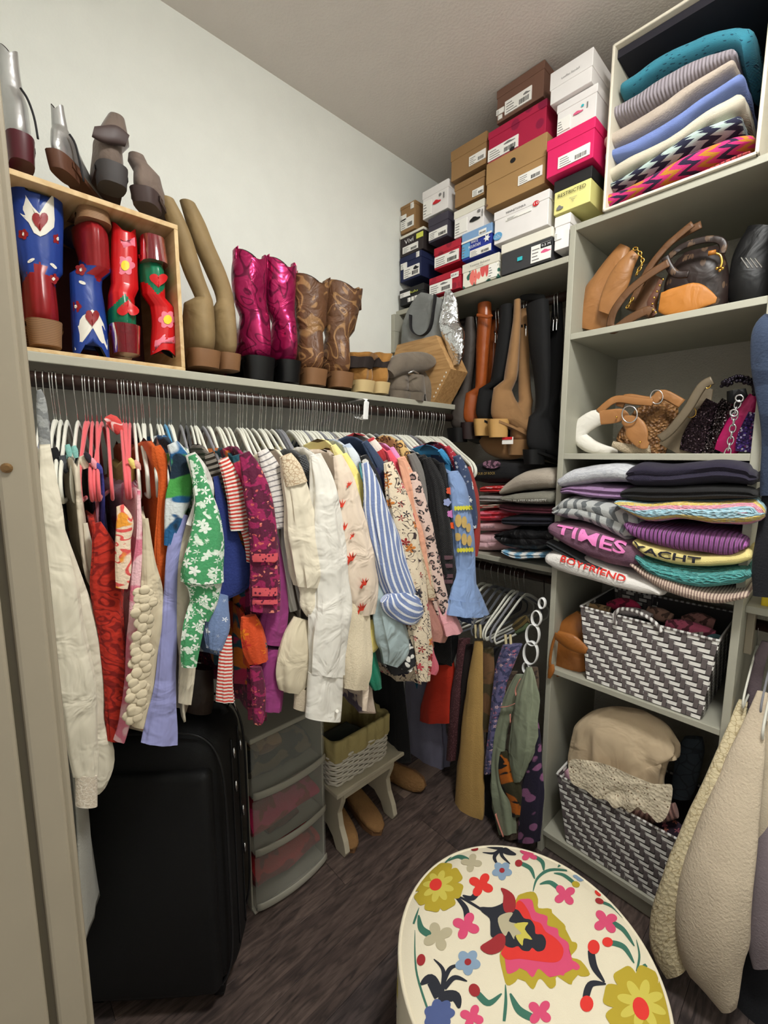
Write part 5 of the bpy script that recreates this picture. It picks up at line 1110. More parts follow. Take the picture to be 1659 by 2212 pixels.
trace('puff_hem', [(440, 1250, 44), (442, 1270, 36), (440, 1300, 30), (432, 1338, 20)], 0, -.852, grn, r, .5, k=10, folds=(8, .05, .10, 1), caps=(True, 'open'), inner=F_('green_dark', (24, 60, 36)))
garment('ribbed_top', 'taupe ribbed top with square flap beside the green dress', 'top', [[(452, 978, 10), (466, 1030, 15), (480, 1100, 17), (491, 1160, 19), (497, 1213, 19)]], F_('taupe_rib', (116, 108, 98), bump=('ribv', 90, .8)), -.885, 1250, thick=.25)
garment('flared_top', 'royal blue flared top pointing out beside the striped tee', 'top', [[(466, 1030, 6), (482, 1110, 14), (498, 1180, 24), (506, 1225, 36), (500, 1250, 42), (476, 1285, 20)]], F_('royal', (36, 50, 112)), -.872, 1300, thick=.12, folds=(3, .02, .05, 1))
den = F_('denim_emb', (110, 130, 168), ('flower', [(226, 230, 236)], 42, .34))
garment('denim_blouse', 'denim blouse with white embroidered flowers on the sleeve', 'blouse', [[(482, 1284, 14), (474, 1320, 25), (470, 1355, 27), (466, 1378, 22), (462, 1402, 15)]], den, -.862, 1420, folds=(5, .04, .10, 1))
strp = F_('red_stripe', (228, 218, 208), ('stripes', (196, 62, 52), 130, 1, .5, .004))
r = garment('striped_tee', 'red and white striped tee with tied front', 'tee shirt', [[(484, 990, 12), (498, 1030, 17), (508, 1080, 19), (514, 1115, 20), (518, 1144, 19)], [(490, 1370, 10), (487, 1420, 15), (487, 1470, 17), (488, 1516, 19)]], strp, -.86, None)
trace('tie_end', [(525, 1140, 7), (536, 1165, 10), (540, 1195, 9), (536, 1215, 4)], 0, -.86, strp, r, .4, k=8)
garment('printed_blouse', 'teal, orange and magenta print blouse beside the striped tee', 'blouse', [[(508, 985, 10), (522, 1030, 14), (532, 1080, 15), (534, 1130, 12)]], F_('folk', (30, 78, 92), ('blobs', (206, 110, 30), 16, .5, .8), ('blobs', (180, 40, 80), 14, .58, .4)), -.875, 1480)
boho = F_('boho', (86, 20, 50), ('blobs', (146, 30, 80), 40, .52, .5), ('spots', [(196, 90, 84), (216, 130, 110), (140, 30, 86)], 85, .24, .02))
r = garment('boho_dress', 'burgundy and magenta bohemian dress with banded sleeve', 'dress', [[(530, 980, 12), (546, 1020, 22), (560, 1080, 29), (568, 1160, 31), (572, 1240, 31), (573, 1318, 30)], [(552, 1440, 12), (557, 1500, 15), (558, 1550, 13), (556, 1566, 8)]], boho, -.835, 1560)
fb_ = surf([(546, 1020, 22), (560, 1080, 29), (568, 1160, 31), (572, 1240, 31), (573, 1318, 30)], 0, -.835, .5, .006)
for y0, y1 in ((1196, 1214), (1270, 1288), (1296, 1306)):
    decal('woven_band', [(545, y0), (560, y0), (575, y0), (590, y0), (600, y0-2), (600, y1-2), (590, y1), (575, y1), (560, y1), (545, y1)], fb_, mat('band_coral', (206, 84, 92), .8, coord='Object', pats=(('spots', [(90, 16, 50)], 120, .3, 0),)), r)
garment('floral_blouse', 'orange and red floral blouse with whipstitched cuff', 'blouse', [[(536, 1330, 16), (544, 1360, 24), (552, 1400, 25), (560, 1432, 18)]], F_('orange_floral', (206, 74, 30), ('flower', [(226, 120, 20), (190, 40, 30), (60, 70, 80)], 26, .4)), -.85, 1440)
garment('cotton_dress', 'magenta purple cotton dress with pocket seam', 'dress', [[(588, 1140, 6), (596, 1220, 16), (598, 1290, 24), (592, 1350, 28), (586, 1392, 24)], [(590, 1400, 22), (588, 1450, 25), (586, 1500, 24), (584, 1536, 22)]], F_('magenta_cotton', (138, 52, 110), bump=WR), -.862, 1540)
gst = F_('grey_stripe', (214, 208, 202), ('stripes', (120, 116, 118), 85, 1, .22, .003))
garment('striped_blouse', 'white top with fine grey stripes and short sleeve', 'top', [[(566, 975, 12), (582, 1010, 20), (596, 1055, 23), (606, 1100, 22), (614, 1138, 17)]], gst, -.855, None)
garment('pleated_blouse', 'white pleated blouse below the grey striped sleeve', 'blouse', [[(594, 1080, 8), (602, 1160, 16), (612, 1230, 20), (622, 1280, 20), (630, 1318, 18)]], F_('white_pleat', (216, 212, 202), bump=('ribs', 70, .8)), -.872, 1325)
ivory = F_('ivory_cotton', (220, 210, 188), bump=WR); white = F_('white_cotton', (222, 218, 208), bump=WR)
r = garment('balloon_sleeve_blouse', 'ivory blouse with lace shoulder and gathered balloon sleeve', 'blouse', [[(616, 985, 12), (630, 1020, 22), (646, 1090, 29), (660, 1170, 35), (667, 1230, 35), (668, 1266, 28)]], ivory, -.83, 1480, folds=(7, .04, .15, .5))
trace('frill_cuff', [(668, 1262, 25), (668, 1280, 19), (672, 1305, 22), (676, 1330, 12)], 0, -.83, ivory, r, .5, k=8, folds=(6, .05, .12, 1))
trace('lace_yoke', [(618, 983, 12), (630, 1012, 21), (640, 1045, 24)], 0, -.826, F_('lace_yoke', (214, 198, 170), ('cells', (176, 150, 120), 110, .05)), r, .52, k=8)
garment('charcoal_sweater', 'charcoal knit sleeve between ivory and white blouses', 'sweater', [[(652, 985, 8), (666, 1030, 11), (680, 1090, 13), (690, 1140, 11), (692, 1168, 6)]], F_('charcoal_knit', (74, 76, 78), bump=KN), -.86, 1250)
r = garment('white_shirt', 'long white shirt with wide buttoned cuff hanging lowest', 'shirt', [[(682, 980, 12), (694, 1030, 22), (706, 1110, 31), (714, 1200, 37), (714, 1290, 38), (710, 1380, 37), (706, 1456, 34)]], white, -.822, 1500, folds=(7, .05, .14, .6))
trace('cuff', [(704, 1454, 36), (703, 1480, 37), (701, 1520, 37), (698, 1553, 37)], 0, -.82, white, r, .3, k=8, e=.8, caps=(True, 'open'))
MB().tube([PX(728, 1536, -.80), PX(728, 1536, -.797)], .004, 10).build('button', M_crl, r)
garment('cream_sweater', 'cream fuzzy sweater with gathered hem beside the white shirt', 'sweater', [[(742, 1110, 8), (752, 1190, 20), (760, 1280, 30), (764, 1370, 34), (766, 1440, 33), (764, 1486, 26)]], F_('cream_fuzz', (222, 208, 180)), -.842, 1480, folds=(6, .02, .06, .5))
rp = garment('peasant_blouse', 'cream peasant blouse with bent elbow below the balloon sleeve', 'blouse', [[(650, 1335, 16), (640, 1380, 28), (634, 1430, 34), (630, 1470, 31), (626, 1494, 22)]], F_('peasant', (206, 194, 168), bump=WR), -.845, 1500, folds=(5, .04, .08, 2))
trace('button_cuff', [(652, 1488, 16), (652, 1510, 16), (648, 1533, 14)], 0, -.84, F_('stone', (186, 172, 150)), rp, .5, k=6, caps=(True, 'open'))
brd = F_('bird_cloth', (222, 204, 184), bump=WR)
r = garment('bird_print_dress', 'cream dress printed with small red birds', 'dress', [[(728, 985, 9), (740, 1030, 19), (750, 1090, 30), (762, 1160, 36), (774, 1230, 38), (780, 1280, 34), (784, 1325, 22)]], brd, -.832, 1500)
fbird = surf([(728, 985, 9), (740, 1030, 19), (750, 1090, 30), (762, 1160, 36), (774, 1230, 38), (780, 1280, 34), (784, 1325, 22)], 0, -.832, .5, .006)
birdm = mat('bird_red', (206, 60, 40), .8, coord='Object', var=.05)
BIRD = [(-1, .9), (-.55, .2), (-.9, -.3), (-.35, -.05), (-.45, -.8), (0, -.1), (.25, -.9), (.3, -.1), (.9, -.7), (.5, .1), (.2, .5), (-.3, .6), (-.7, 1.2)]
for c, s in (((738, 1089), 10), ((742, 1138), 10), ((760, 1204), 11), ((788, 1258), 9), ((782, 1312), 10), ((762, 1156), 6), ((755, 1045), 6)):
    decal('printed_bird', [(c[0]+p[0]*s*1.15, c[1]+p[1]*s*1.35) for p in BIRD], fbird, birdm, r, (c[0], c[1]+s*.2), 2)
r2_ = bodyonly('border_dress', 'cream and plum border print dress hem below the bird dress', 'dress', [(780, 1300), (795, 1340), (798, 1420), (800, 1500), (804, 1545)], F_('border', (190, 172, 156), ('blobs', (90, 78, 92), 12, .52, .4)), -.87, slope=0)
trace('sash_end', [(788, 1430, 6), (790, 1480, 7), (787, 1535, 5)], 0, -.85, brd, r2_, .3, k=6)
garment('printed_blouse', 'tomato red blouse with white palm print beside the bird dress', 'blouse', [[(736, 1000, 7), (750, 1040, 13), (762, 1095, 14), (770, 1145, 10), (774, 1185, 5)]], F_('tomato', (204, 50, 34), ('flower', [(236, 216, 206)], 22, .3)), -.845, 1250)
yl = F_('butter_yellow', (232, 216, 130), bump=WR)
garment('yellow_cardigan', 'pale yellow cardigan, paler of two yellow ones', 'cardigan', [[(720, 962, 6), (740, 1000, 12), (756, 1060, 13), (766, 1120, 10)]], F_('pale_yellow', (228, 214, 146)), -.868, 1300)
ry = garment('yellow_blouse', 'lemon yellow blouse with long sleeve beside the aqua one', 'blouse', [[(742, 982, 8), (760, 1020, 14), (774, 1075, 17), (784, 1140, 17), (788, 1190, 13), (806, 1262, 9)]], yl, -.845, 1400)
trace('sleeve_end', [(800, 1335, 10), (806, 1365, 17), (806, 1392, 14), (800, 1408, 8)], 0, -.85, yl, ry, .5, k=8, lump=.006)
garment('jade_blouse', 'jade green blouse, only its sleeve end showing', 'blouse', [[(800, 1395, 7), (802, 1430, 12), (808, 1465, 14), (816, 1488, 9)]], F_('jade', (26, 120, 92)), -.86, None)
garment('tie_dye_top', 'pale blue tie-dye top on the left rod', 'top', [[(748, 962, 8), (766, 996, 13), (780, 1040, 12), (792, 1090, 9)]], F_('pale_blue', (176, 190, 210), ('blobs', (214, 220, 226), 20, .5, .4)), -.868, 1350)
garment('aqua_blouse', 'aqua blue satin blouse left of the blue striped shirt', 'blouse', [[(782, 1000, 6), (794, 1050, 11), (804, 1120, 13), (812, 1190, 13), (818, 1260, 10)]], F_('aqua', (98, 170, 184), rough=.45), -.85, 1350)
st2 = F_('oxford_stripe', (116, 132, 174), ('stripes', (224, 226, 230), 74, 0, .34, .004))
r = garment('striped_shirt', 'blue and white striped shirt with rolled-up cuff', 'shirt', [[(788, 1000, 8), (802, 1050, 17), (816, 1110, 25), (834, 1180, 31), (850, 1240, 33), (862, 1282, 30)]], st2, -.818, 1400, folds=(5, .02, .05, 1))
trace('rolled_cuff', [(836, 1290, 14), (850, 1300, 26), (872, 1310, 30), (894, 1320, 26), (908, 1328, 14)], 0, -.80, st2, r, .6, k=20, lump=.010, wr=.2, n=40)
dots = F_('black_dots', (28, 28, 32), ('spots', [(222, 220, 214)], 46, .30, .02))
garment('dotted_dress', 'black dress with white ring dots beside the striped shirt', 'dress', [[(784, 985, 8), (804, 1030, 14), (820, 1085, 14), (836, 1150, 12), (850, 1220, 9)], [(880, 1350, 18), (874, 1390, 26), (868, 1430, 30), (872, 1445, 26)]], dots, -.842, 1440)
garment('denim_jacket', 'dark denim jacket shoulder on the left rod', 'jacket', [[(786, 955, 7), (808, 990, 11), (828, 1025, 14), (838, 1060, 13), (842, 1120, 8)]], F_('denim_dark', (52, 66, 92)), -.855, 1300)
garment('navy_top', 'navy velvet top beside the denim jacket', 'top', [[(812, 1010, 6), (826, 1050, 10), (834, 1100, 9), (836, 1150, 5)]], F_('navy_velvet', (36, 36, 74)), -.848, 1300)
garment('satin_sleeve_dress', 'grey green satin dress with ballooned sleeve under the rolled cuff', 'dress', [[(818, 1255, 8), (830, 1310, 22), (844, 1360, 32), (850, 1400, 30), (842, 1436, 14)]], F_('grey_satin', (156, 172, 174), rough=.35, bump=WR), -.83, 1440, folds=(4, .06, .10, 3))
pais = F_('paisley', (222, 206, 180), ('flower', [(150, 40, 40), (200, 120, 50), (40, 40, 54), (190, 70, 80)], 30, .42), ('contour', (60, 44, 44), 30, 4, .14))
garment('paisley_dress', 'cream dress with red and navy paisley flowers', 'dress', [[(838, 1000, 9), (854, 1060, 20), (868, 1120, 25), (882, 1190, 25), (894, 1260, 24), (902, 1330, 22), (908, 1400, 20), (913, 1470, 13)]], pais, -.822, 1480)
garment('coral_top', 'coral pink top strip beside the paisley dress', 'top', [[(838, 975, 5), (852, 1005, 8), (862, 1040, 9), (868, 1085, 6)]], F_('coral_bright', (222, 82, 100)), -.845, 1440)
garment('lilac_top', 'lilac pink top strip beside the coral one', 'top', [[(846, 968, 5), (862, 1000, 8), (872, 1040, 9), (878, 1090, 6)]], F_('lilac_pink', (214, 140, 190)), -.848, 1430)
garment('red_stripe_top', 'red and cream striped collar top on the left rod', 'top', [[(800, 948, 8), (814, 972, 11), (830, 1000, 9), (846, 1040, 5)]], F_('red_cream', (206, 190, 180), ('bands', [(178, 50, 56), (222, 210, 200)], .07, .01)), -.875, 1350)
garment('peach_blouse', 'peach blouse with smocked shoulder and long sleeve', 'blouse', [[(866, 990, 8), (882, 1040, 14), (896, 1100, 16), (910, 1170, 16), (922, 1240, 16), (934, 1292, 14)]], F_('peach', (216, 158, 130), bump=WR), -.828, 1400)
garment('dusty_rose_dress', 'dusty rose dress hem below the leopard sleeves', 'dress', [[(918, 1285, 10), (932, 1325, 18), (942, 1355, 22), (940, 1385, 16)]], F_('dusty_rose', (176, 124, 112)), -.835, 1390)
garment('bell_cuff_blouse', 'pale pink blouse with flared bell cuff', 'blouse', [[(946, 1296, 6), (956, 1316, 12), (968, 1342, 19), (976, 1364, 22)]], F_('bell_pink', (222, 160, 166)), -.815, 1340)
garment('rose_top', 'rose pink sleeve ends below the paisley dress', 'top', [[(918, 1340, 7), (926, 1400, 9), (936, 1436, 10), (934, 1456, 6)]], F_('rose', (206, 100, 116)), -.835, None)
garment('lace_beige_top', 'beige lace trimmed top with pink cuff beside the peach blouse', 'top', [[(880, 1010, 6), (896, 1080, 9), (908, 1160, 10), (918, 1230, 12), (926, 1290, 12)]], F_('beige_lace', (200, 184, 156), ('cells', (160, 136, 110), 60, .05)), -.822, None)
garment('leopard_blouse', 'golden tan leopard blouse, shoulder only', 'blouse', [[(862, 952, 6), (874, 980, 10), (888, 1012, 12), (900, 1040, 8)]], F_('leopard_gold', (206, 170, 110), ('leopard', (70, 46, 28), (180, 130, 70), 60)), -.86, 1250)
garment('leopard_dress', 'blush leopard spotted dress with long sleeve', 'dress', [[(890, 1020, 8), (904, 1080, 13), (918, 1140, 14), (934, 1210, 14), (948, 1280, 15), (958, 1325, 13)]], F_('leopard_blush', (216, 188, 176), ('leopard', (40, 34, 36), (150, 120, 114), 52)), -.818, 1340)
garment('grey_sweater', 'grey melange sweater shoulder beside the black knits', 'sweater', [[(888, 980, 8), (904, 1020, 12), (918, 1080, 12), (930, 1150, 9)]], F_('melange', (116, 112, 108)), -.84, 1300)
bk = F_('black_knit2', (17, 16, 18), bump=KN)
garment('black_cardigan', 'plain black cardigan shoulder on the left rod', 'cardigan', [[(910, 985, 8), (926, 1020, 12), (940, 1080, 11)]], bk, -.845, 1300)
r = garment('black_sweater', 'black sweater with plum striped cuff', 'sweater', [[(922, 990, 8), (938, 1040, 16), (948, 1110, 20), (956, 1180, 21), (966, 1240, 19), (974, 1300, 16)]], bk, -.825, 1440)
fcf = surf([(938, 1040, 16), (948, 1110, 20), (956, 1180, 21), (966, 1240, 19), (974, 1300, 16)], 0, -.825, .5, .005)
for y in (1200, 1218, 1240, 1252): decal('cuff_stripe', [(945, y), (955, y), (966, y), (978, y), (978, y+8), (966, y+9), (955, y+9), (945, y+8)], fcf, mat('plum_stripe', (92, 66, 74), .9, coord='Object'), r)
r = garment('embroidered_jacket', 'black jacket with orange and lilac embroidered flowers', 'jacket', [[(954, 1000, 6), (964, 1060, 9), (974, 1120, 10), (982, 1170, 8)]], bk, -.82, 1300)
for c, col in (((966, 1085), (140, 150, 190)), ((974, 1110), (196, 120, 180)), ((980, 1135), (226, 84, 30)), ((972, 1060), (200, 80, 50))): 
    decal('embroidered_flower', shape_flower(c, 9, 5), lambda a, b: PX(a, b, -.803), mat('emb_%d' % col[0], col, .8, coord='Object'), r)
garment('star_blouse', 'navy blouse with white stars at the right end of the rod', 'blouse', [[(986, 985, 7), (1000, 1020, 12), (1010, 1065, 13), (1016, 1110, 12), (1018, 1140, 9)]], F_('stars', (52, 66, 98), ('flower', [(226, 228, 230)], 46, .36)), -.835, 1350)
dn2 = F_('chambray', (124, 148, 190), bump=WR)
BS = [(978, 1020, 10), (988, 1060, 17), (997, 1130, 20), (1003, 1190, 20), (1003, 1240, 19), (1001, 1270, 24), (1004, 1325, 38)]
r = garment('chambray_blouse', 'chambray blouse with yellow embroidery and flared bell sleeve', 'blouse', [BS], dn2, -.805, 1330, folds=(5, .02, .12, .4))
fem = surf(BS, 0, -.805, .5, .006); ym = mat('yellow_thread', (206, 200, 60), .8, coord='Object', var=.1); yo = mat('ochre_thread', (190, 160, 96), .8, coord='Object', var=.1)
for y in (1096, 1187):
    for i in range(7): decal('embroidered_ring', shape_oval((984+i*6, y+2-i*.3), 3.2, 5), fem, ym, r, rings=1)
for c, a, b in (((990, 1125), 7, 14), ((1003, 1128), 6, 13), ((1012, 1140), 5, 10), ((988, 1160), 8, 9), ((1003, 1165), 6, 13), ((1014, 1168), 5, 12)): decal('embroidered_petal', shape_oval(c, a, b), fem, yo, r, rings=2)
garment('rust_cardigan', 'rust red cardigan edge at the right end of the rod', 'cardigan', [[(1012, 1010, 5), (1022, 1070, 9), (1026, 1130, 9), (1024, 1200, 6)]], F_('rust', (150, 48, 40)), -.84, 1250)
garment('crimson_top', 'crimson dotted top shoulder, rightmost on the left rod', 'top', [[(966, 965, 5), (980, 990, 8), (994, 1020, 8)]], F_('crimson_dot', (170, 40, 56), ('spots', [(220, 190, 190)], 90, .2, 0)), -.86, 1200)
garment('blue_green_top', 'turquoise strap top on ivory hanger at the right end', 'top', [[(950, 972, 5), (962, 985, 8), (974, 1000, 7)]], F_('turq', (60, 140, 190)), -.87, 1150)
o = trace('leather_bag', [(430, 1440, 28), (428, 1475, 33), (428, 1510, 33), (428, 1535, 28)], 0, -1.12, leather('espresso', (52, 40, 34)), None, .8, k=10); tag(o, 'dark espresso leather pouch behind the black suitcase top', 'bag')

skb = bodyonly('black_dress', 'long black dress deep in the left rod above the clogs', 'dress', [(860, 1380), (872, 1480), (880, 1570), (884, 1650)], blk, -1.12, slope=0)
# ================================================================== boots hanging from the upper back rod
def c6(p): return (820+p[0]/3.159, 560+p[1]/3.159)+tuple(v/3.159 for v in p[2:])
YK = 1.545
L_gry, L_cgn, L_blk = mat('grey_leather', (62, 55, 50), .6, coord='Object', var=.15, bump=('wrinkle', 14, .4)), mat('cognac_leather', (146, 72, 30), .3, coord='Object', var=.12, bump=('wrinkle', 10, .3)), mat('black_suede', (12, 12, 13), .85, coord='Object', var=.1)
M_tsu = mat('tan_suede', (140, 104, 66), .85, coord='Object', var=.12, sheen=.15, bump=('wrinkle', 10, .4)); M_wood = mat('wood_heel', (190, 148, 88), .45, coord='Object', var=.1); M_rub = mat('black_rubber', (14, 14, 15), .5, coord='Object'); M_dkh = mat('dark_brown_heel', (40, 26, 26), .35, coord='Object')
def hb(label, pts, mt, sole, heel, Y=YK, toe=(.5, .86, 0), **kw): return boot(label, [c6(p) for p in pts], 1, Y, mt, sole, heel, toe=toe, **kw)
hb('dark grey tall boot hanging with heavy black sole, leftmost', ((615, 400, 26), (612, 550, 42), (602, 700, 42), (584, 860, 40), (562, 980, 44), (545, 1100, 66), (545, 1248, 72)), L_gry, M_rub, M_rub, 1.53, (.35, .93, 0), hh=.05, flen=.2, ratio=.8)
hb('dark grey tall boot hanging behind its twin', ((655, 390, 22), (655, 550, 34), (650, 700, 36), (640, 860, 36), (630, 1000, 40), (625, 1230, 50)), L_gry, M_rub, M_rub, 1.60, hh=.05, flen=.2, ratio=.8)
r, _, _ = hb('cognac leather riding boot with top strap hanging', ((715, 305, 46), (716, 420, 50), (704, 600, 46), (696, 760, 42), (684, 900, 38), (655, 1000, 44), (632, 1228, 44)), L_cgn, M_dkh, M_dkh, 1.54, (.6, .8, 0), hh=.06, flen=.2, ratio=.8)
trace('top_strap', [c6(p) for p in ((664, 380, 10), (700, 386, 13), (740, 392, 13), (768, 380, 9))], 1, 1.49, L_cgn, r, .5, k=8)
hb('cognac leather riding boot behind its twin', ((790, 360, 28), (786, 480, 32), (776, 600, 32), (766, 760, 34), (752, 900, 36), (740, 1050, 40), (735, 1220, 40)), L_cgn, M_dkh, M_dkh, 1.61, hh=.05, flen=.2, ratio=.8)
hb('black suede tall boot with pale wooden block heel hanging', ((865, 318, 50), (860, 450, 55), (836, 650, 60), (806, 820, 56), (776, 960, 50), (745, 1070, 52), (722, 1205, 46)), L_blk, M_blk, M_wood, 1.53, (.6, .8, 0), hh=.058, flen=.2, ratio=.7)
r, _, _ = hb('tan suede tall boot with block heel hanging in front', ((940, 278, 26), (936, 420, 32), (918, 600, 44), (896, 780, 54), (876, 920, 48), (850, 1010, 62), (824, 1216, 62)), M_tsu, M_tsu, M_wood, 1.505, (.7, .72, 0), hh=.06, flen=.2, ratio=.7)
r, _, _ = hb('tan suede tall boot with white sale sticker hanging behind', ((985, 340, 24), (990, 500, 30), (985, 700, 34), (990, 900, 40), (1000, 1050, 52), (955, 1335, 84)), M_tsu, M_tsu, M_tsu, 1.57, (-.3, .95, 0), hh=.05, flen=.2, ratio=.7)
trace('drooping_toe', [c6(p) for p in ((700, 1225, 30), (760, 1270, 60), (850, 1290, 76), (940, 1290, 70), (990, 1270, 40))], 1, 1.575, M_tsu, r, .6, k=14)
MB().box(PY(*c6((836, 1262)), 1.50)-Vector((0, .001, 0)), PY(*c6((912, 1212)), 1.50)+Vector((0, .001, 0))).build('sale_sticker', M_paper, r)
MB().box(PY(*c6((836, 1232)), 1.498)-Vector((0, .001, 0)), PY(*c6((905, 1212)), 1.498)).build('sale_sticker_top', iR, r)
hb('black over-knee boot with wide fabric shaft hanging', ((1075, 300, 92), (1085, 450, 94), (1092, 600, 88), (1108, 780, 72), (1112, 950, 60), (1098, 1080, 62), (1075, 1230, 70), (1068, 1398, 70)), L_blk, M_rub, M_rub, 1.52, (.5, .86, 0), hh=.045, flen=.21, ratio=.55, folds=(4, .03, .03, 1))
hb('black over-knee boot hanging next to the tower', ((1212, 290, 40), (1206, 500, 56), (1188, 700, 74), (1172, 900, 74), (1166, 1050, 66), (1160, 1180, 62), (1156, 1300, 58)), L_blk, M_rub, M_rub, 1.60, (.4, .9, 0), hh=.035, flen=.2, ratio=.5)
o = trace('folded_belt', [c6(p) for p in ((960, 262, 14), (1000, 262, 24), (1060, 262, 26), (1130, 262, 18))], 1, 1.535, L_blk, None, .5, k=10, lump=.01); tag(o, 'black bunched fabric clipped above the over-knee boot', 'fabric')
for i, (px, lab) in enumerate(((540, 'clipping the dark grey boots'), (692, 'clipping the cognac boot'), (825, 'clipping the black suede boot'), (880, 'clipping the tan suede boot'), (1015, 'clipping the wide black boot'), (1222, 'beside the tower panel'))):
    x = PY(*c6((px, 200)), R2Y).x; r = empty('clip_hanger', (x, R2Y, R2Z), 'chrome boot hanger with spring clips '+lab, 'hanger')
    for s in (-.006, .006):
        k = .0195; mb = MB(); mb.tube([(x+s, R2Y-.002, R2Z-.085), (x+s, R2Y-.012, R2Z-.04)]+[(x+s, R2Y-k*math.cos(q), R2Z+k*math.sin(q)) for q in [math.pi*j/8 for j in range(9)]], .0016, 6); mb.build('hook', M_wire, r, True)
        MB().box((x+s-.004, R2Y-.02, R2Z-.115), (x+s+.004, R2Y-.012, R2Z-.075)).build('clip', M_chrome, r, bevel=.002); MB().tube([(x+s, R2Y-.025, R2Z-.07), (x+s, R2Y-.012, R2Z-.10)], .003, 6).build('clip_lever', M_chrome, r)
# ================================================================== lower rod: skirts and scarves
def c9(p): return (940+p[0]/3.253, 1180+p[1]/3.253)+tuple(v/3.253 for v in p[2:])
def cE(p): return (560+p[0]/3.567, 1240+p[1]/3.567)+tuple(v/3.567 for v in p[2:])
for px, key, lab in ((1040, 'i', 'ivory hanger with large white hook, leftmost on the low rod'), (1052, 'i', 'ivory hanger second from the left on the low rod'), (1066, 'd', 'dark grey hanger with mustard skirt on the low rod'), (1080, 'd', 'second dark grey hanger on the low rod'), (1094, 'd', 'third dark grey hanger on the low rod'), (1107, 'i', 'ivory hanger in the middle of the low rod'), (1116, 'i', 'ivory hanger beside the grey one on the low rod'), (1124, 'g', 'grey hanger in front of the floral skirt'), (1137, 'i', 'ivory hanger clipping the lilac floral skirt')):
    x = PY(px, 1235, R3Y).x; hanger(key, (x, R3Y, R3Z), lab, None, -math.pi/2+random.uniform(-.06, .06))
for p, lab in (((300, 590), 'mustard skirt'), ((512, 660), 'lilac floral skirt')):
    r = empty('skirt_clip', PY(*c9(p), 1.42), 'pair of beige plastic clips holding the '+lab, 'clip')
    for s in (-18, 16):
        a = c9((p[0]+s, p[1]-40)); b_ = c9((p[0]+s+6, p[1]+55)); MB().tube([PY(*a, 1.415), PY(*b_, 1.41)], (.005, .003), 8).build('clip', mat('beige_plastic', (206, 192, 150), .5, coord='Object'), r)
def skirt(name, label, pts, Y, mt, fn=c9, cat_='skirt', folds=(5, .03, .10, .5), thick=.5, k=22, n=40, **kw):
    o = trace(name, [fn(p) for p in pts], 1, Y, mt, None, thick, n=n, k=k, folds=folds, lump=.003, caps=(True, 'open'), level=True, wr=kw.pop('wr', .10), **kw); return tag(o, label, cat_)
skirt('sequin_skirt', 'rose glitter long skirt on the low rod', ((205, 650, 40), (190, 800, 42), (165, 1000, 44), (140, 1250, 44), (120, 1500, 36)), 1.47, fab('rose_glitter', (104, 62, 66), (('spots', [(170, 120, 120), (60, 34, 38)], 220, .3, 0),)))
skirt('brown_skirt', 'dark brown skirt between the glitter and mustard ones', ((240, 690, 24), (225, 900, 34), (205, 1200, 36), (180, 1500, 34)), 1.46, fab('dark_brown', (44, 34, 32)))
skirt('mustard_skirt', 'long mustard and camel flared skirt on the low rod', ((305, 665, 28), (290, 850, 46), (270, 1100, 62), (252, 1400, 80), (240, 1700, 95), (240, 1880, 98), (262, 1935, 62)), 1.42, fab('mustard', (196, 158, 92)), folds=(3, .03, .10, .3), thick=.4)
skirt('olive_skirt', 'olive and brown patched skirt behind the mustard one', ((370, 715, 40), (378, 850, 44), (372, 1100, 42), (362, 1300, 34)), 1.45, fab('olive_patch', (92, 82, 56), (('blobs', (132, 98, 66), 9, .5, .3),)))
skirt('black_skirt', 'long black skirt with floral hem on the low rod', ((425, 710, 34), (420, 1000, 40), (400, 1400, 42), (388, 1700, 46), (390, 1960, 52)), 1.46, fab('black_hem', (24, 24, 28)))
skirt('floral_skirt', 'lilac, blue and pink floral skirt on the low rod', ((545, 690, 66), (500, 800, 62), (462, 950, 50), (432, 1150, 42), (408, 1350, 42), (388, 1520, 38), (368, 1600, 24)), 1.405, fab('lilac_floral', (112, 108, 150), (('flower', [(206, 120, 140), (226, 190, 196), (70, 76, 120)], 60, .42), ('blobs', (70, 74, 110), 50, .55, .3))))
for c, lab, pts in (((104, 86, 44), 'dark printed skirt top with leaves near the ivory hanger', ((560, 580, 30), (600, 540, 40), (650, 510, 30))), ((88, 104, 70), 'green checked skirt top behind the floral skirt', ((570, 610, 20), (620, 570, 34), (660, 545, 24)))):
    o = trace('skirt_waistband', [c9(p) for p in pts], 1, 1.47, fab('wb_%d' % c[0], c, (('stripes', tuple(v//2 for v in c), 60, 0, .5, 0),)), None, .5, k=8); tag(o, lab, 'skirt')
r = empty('scarf_ring_hanger', PY(*c9((765, 250)), R3Y), 'white scarf hanger made of stacked rings beside the tower', 'hanger')
for p, a in (((752, 400), 26), ((712, 505), 38), ((686, 622), 54), ((672, 748), 58), ((640, 850), 26)):
    c = c9(p); w_ = a*1.2/3.253
    MB().tube([PY(c[0]+w_*.7*math.cos(q), c[1]+w_*1.15*math.sin(q), 1.43) for q in [6.2832*j/28 for j in range(28)]], (.0095, .0028), 8, True, flat=(0, -1, 0)).build('ring', M_white, r, True)
MB().tube([PY(*c9((765, 240)), R3Y-.018), PY(*c9((766, 330)), 1.53), PY(*c9((760, 370)), 1.44)], .0018, 6).build('hook', M_wire, r, True)
sage = fab('sage', (140, 148, 124), bump=('wrinkle', 12, .6)); brp = fab('brown_paisley', (92, 76, 62), (('blobs', (60, 48, 42), 30, .52, .5),))
def scarf(label, pts, Y, mt, **kw): return skirt('scarf', label, pts, Y, mt, cat_='scarf', thick=kw.pop('thick', .35), **kw)
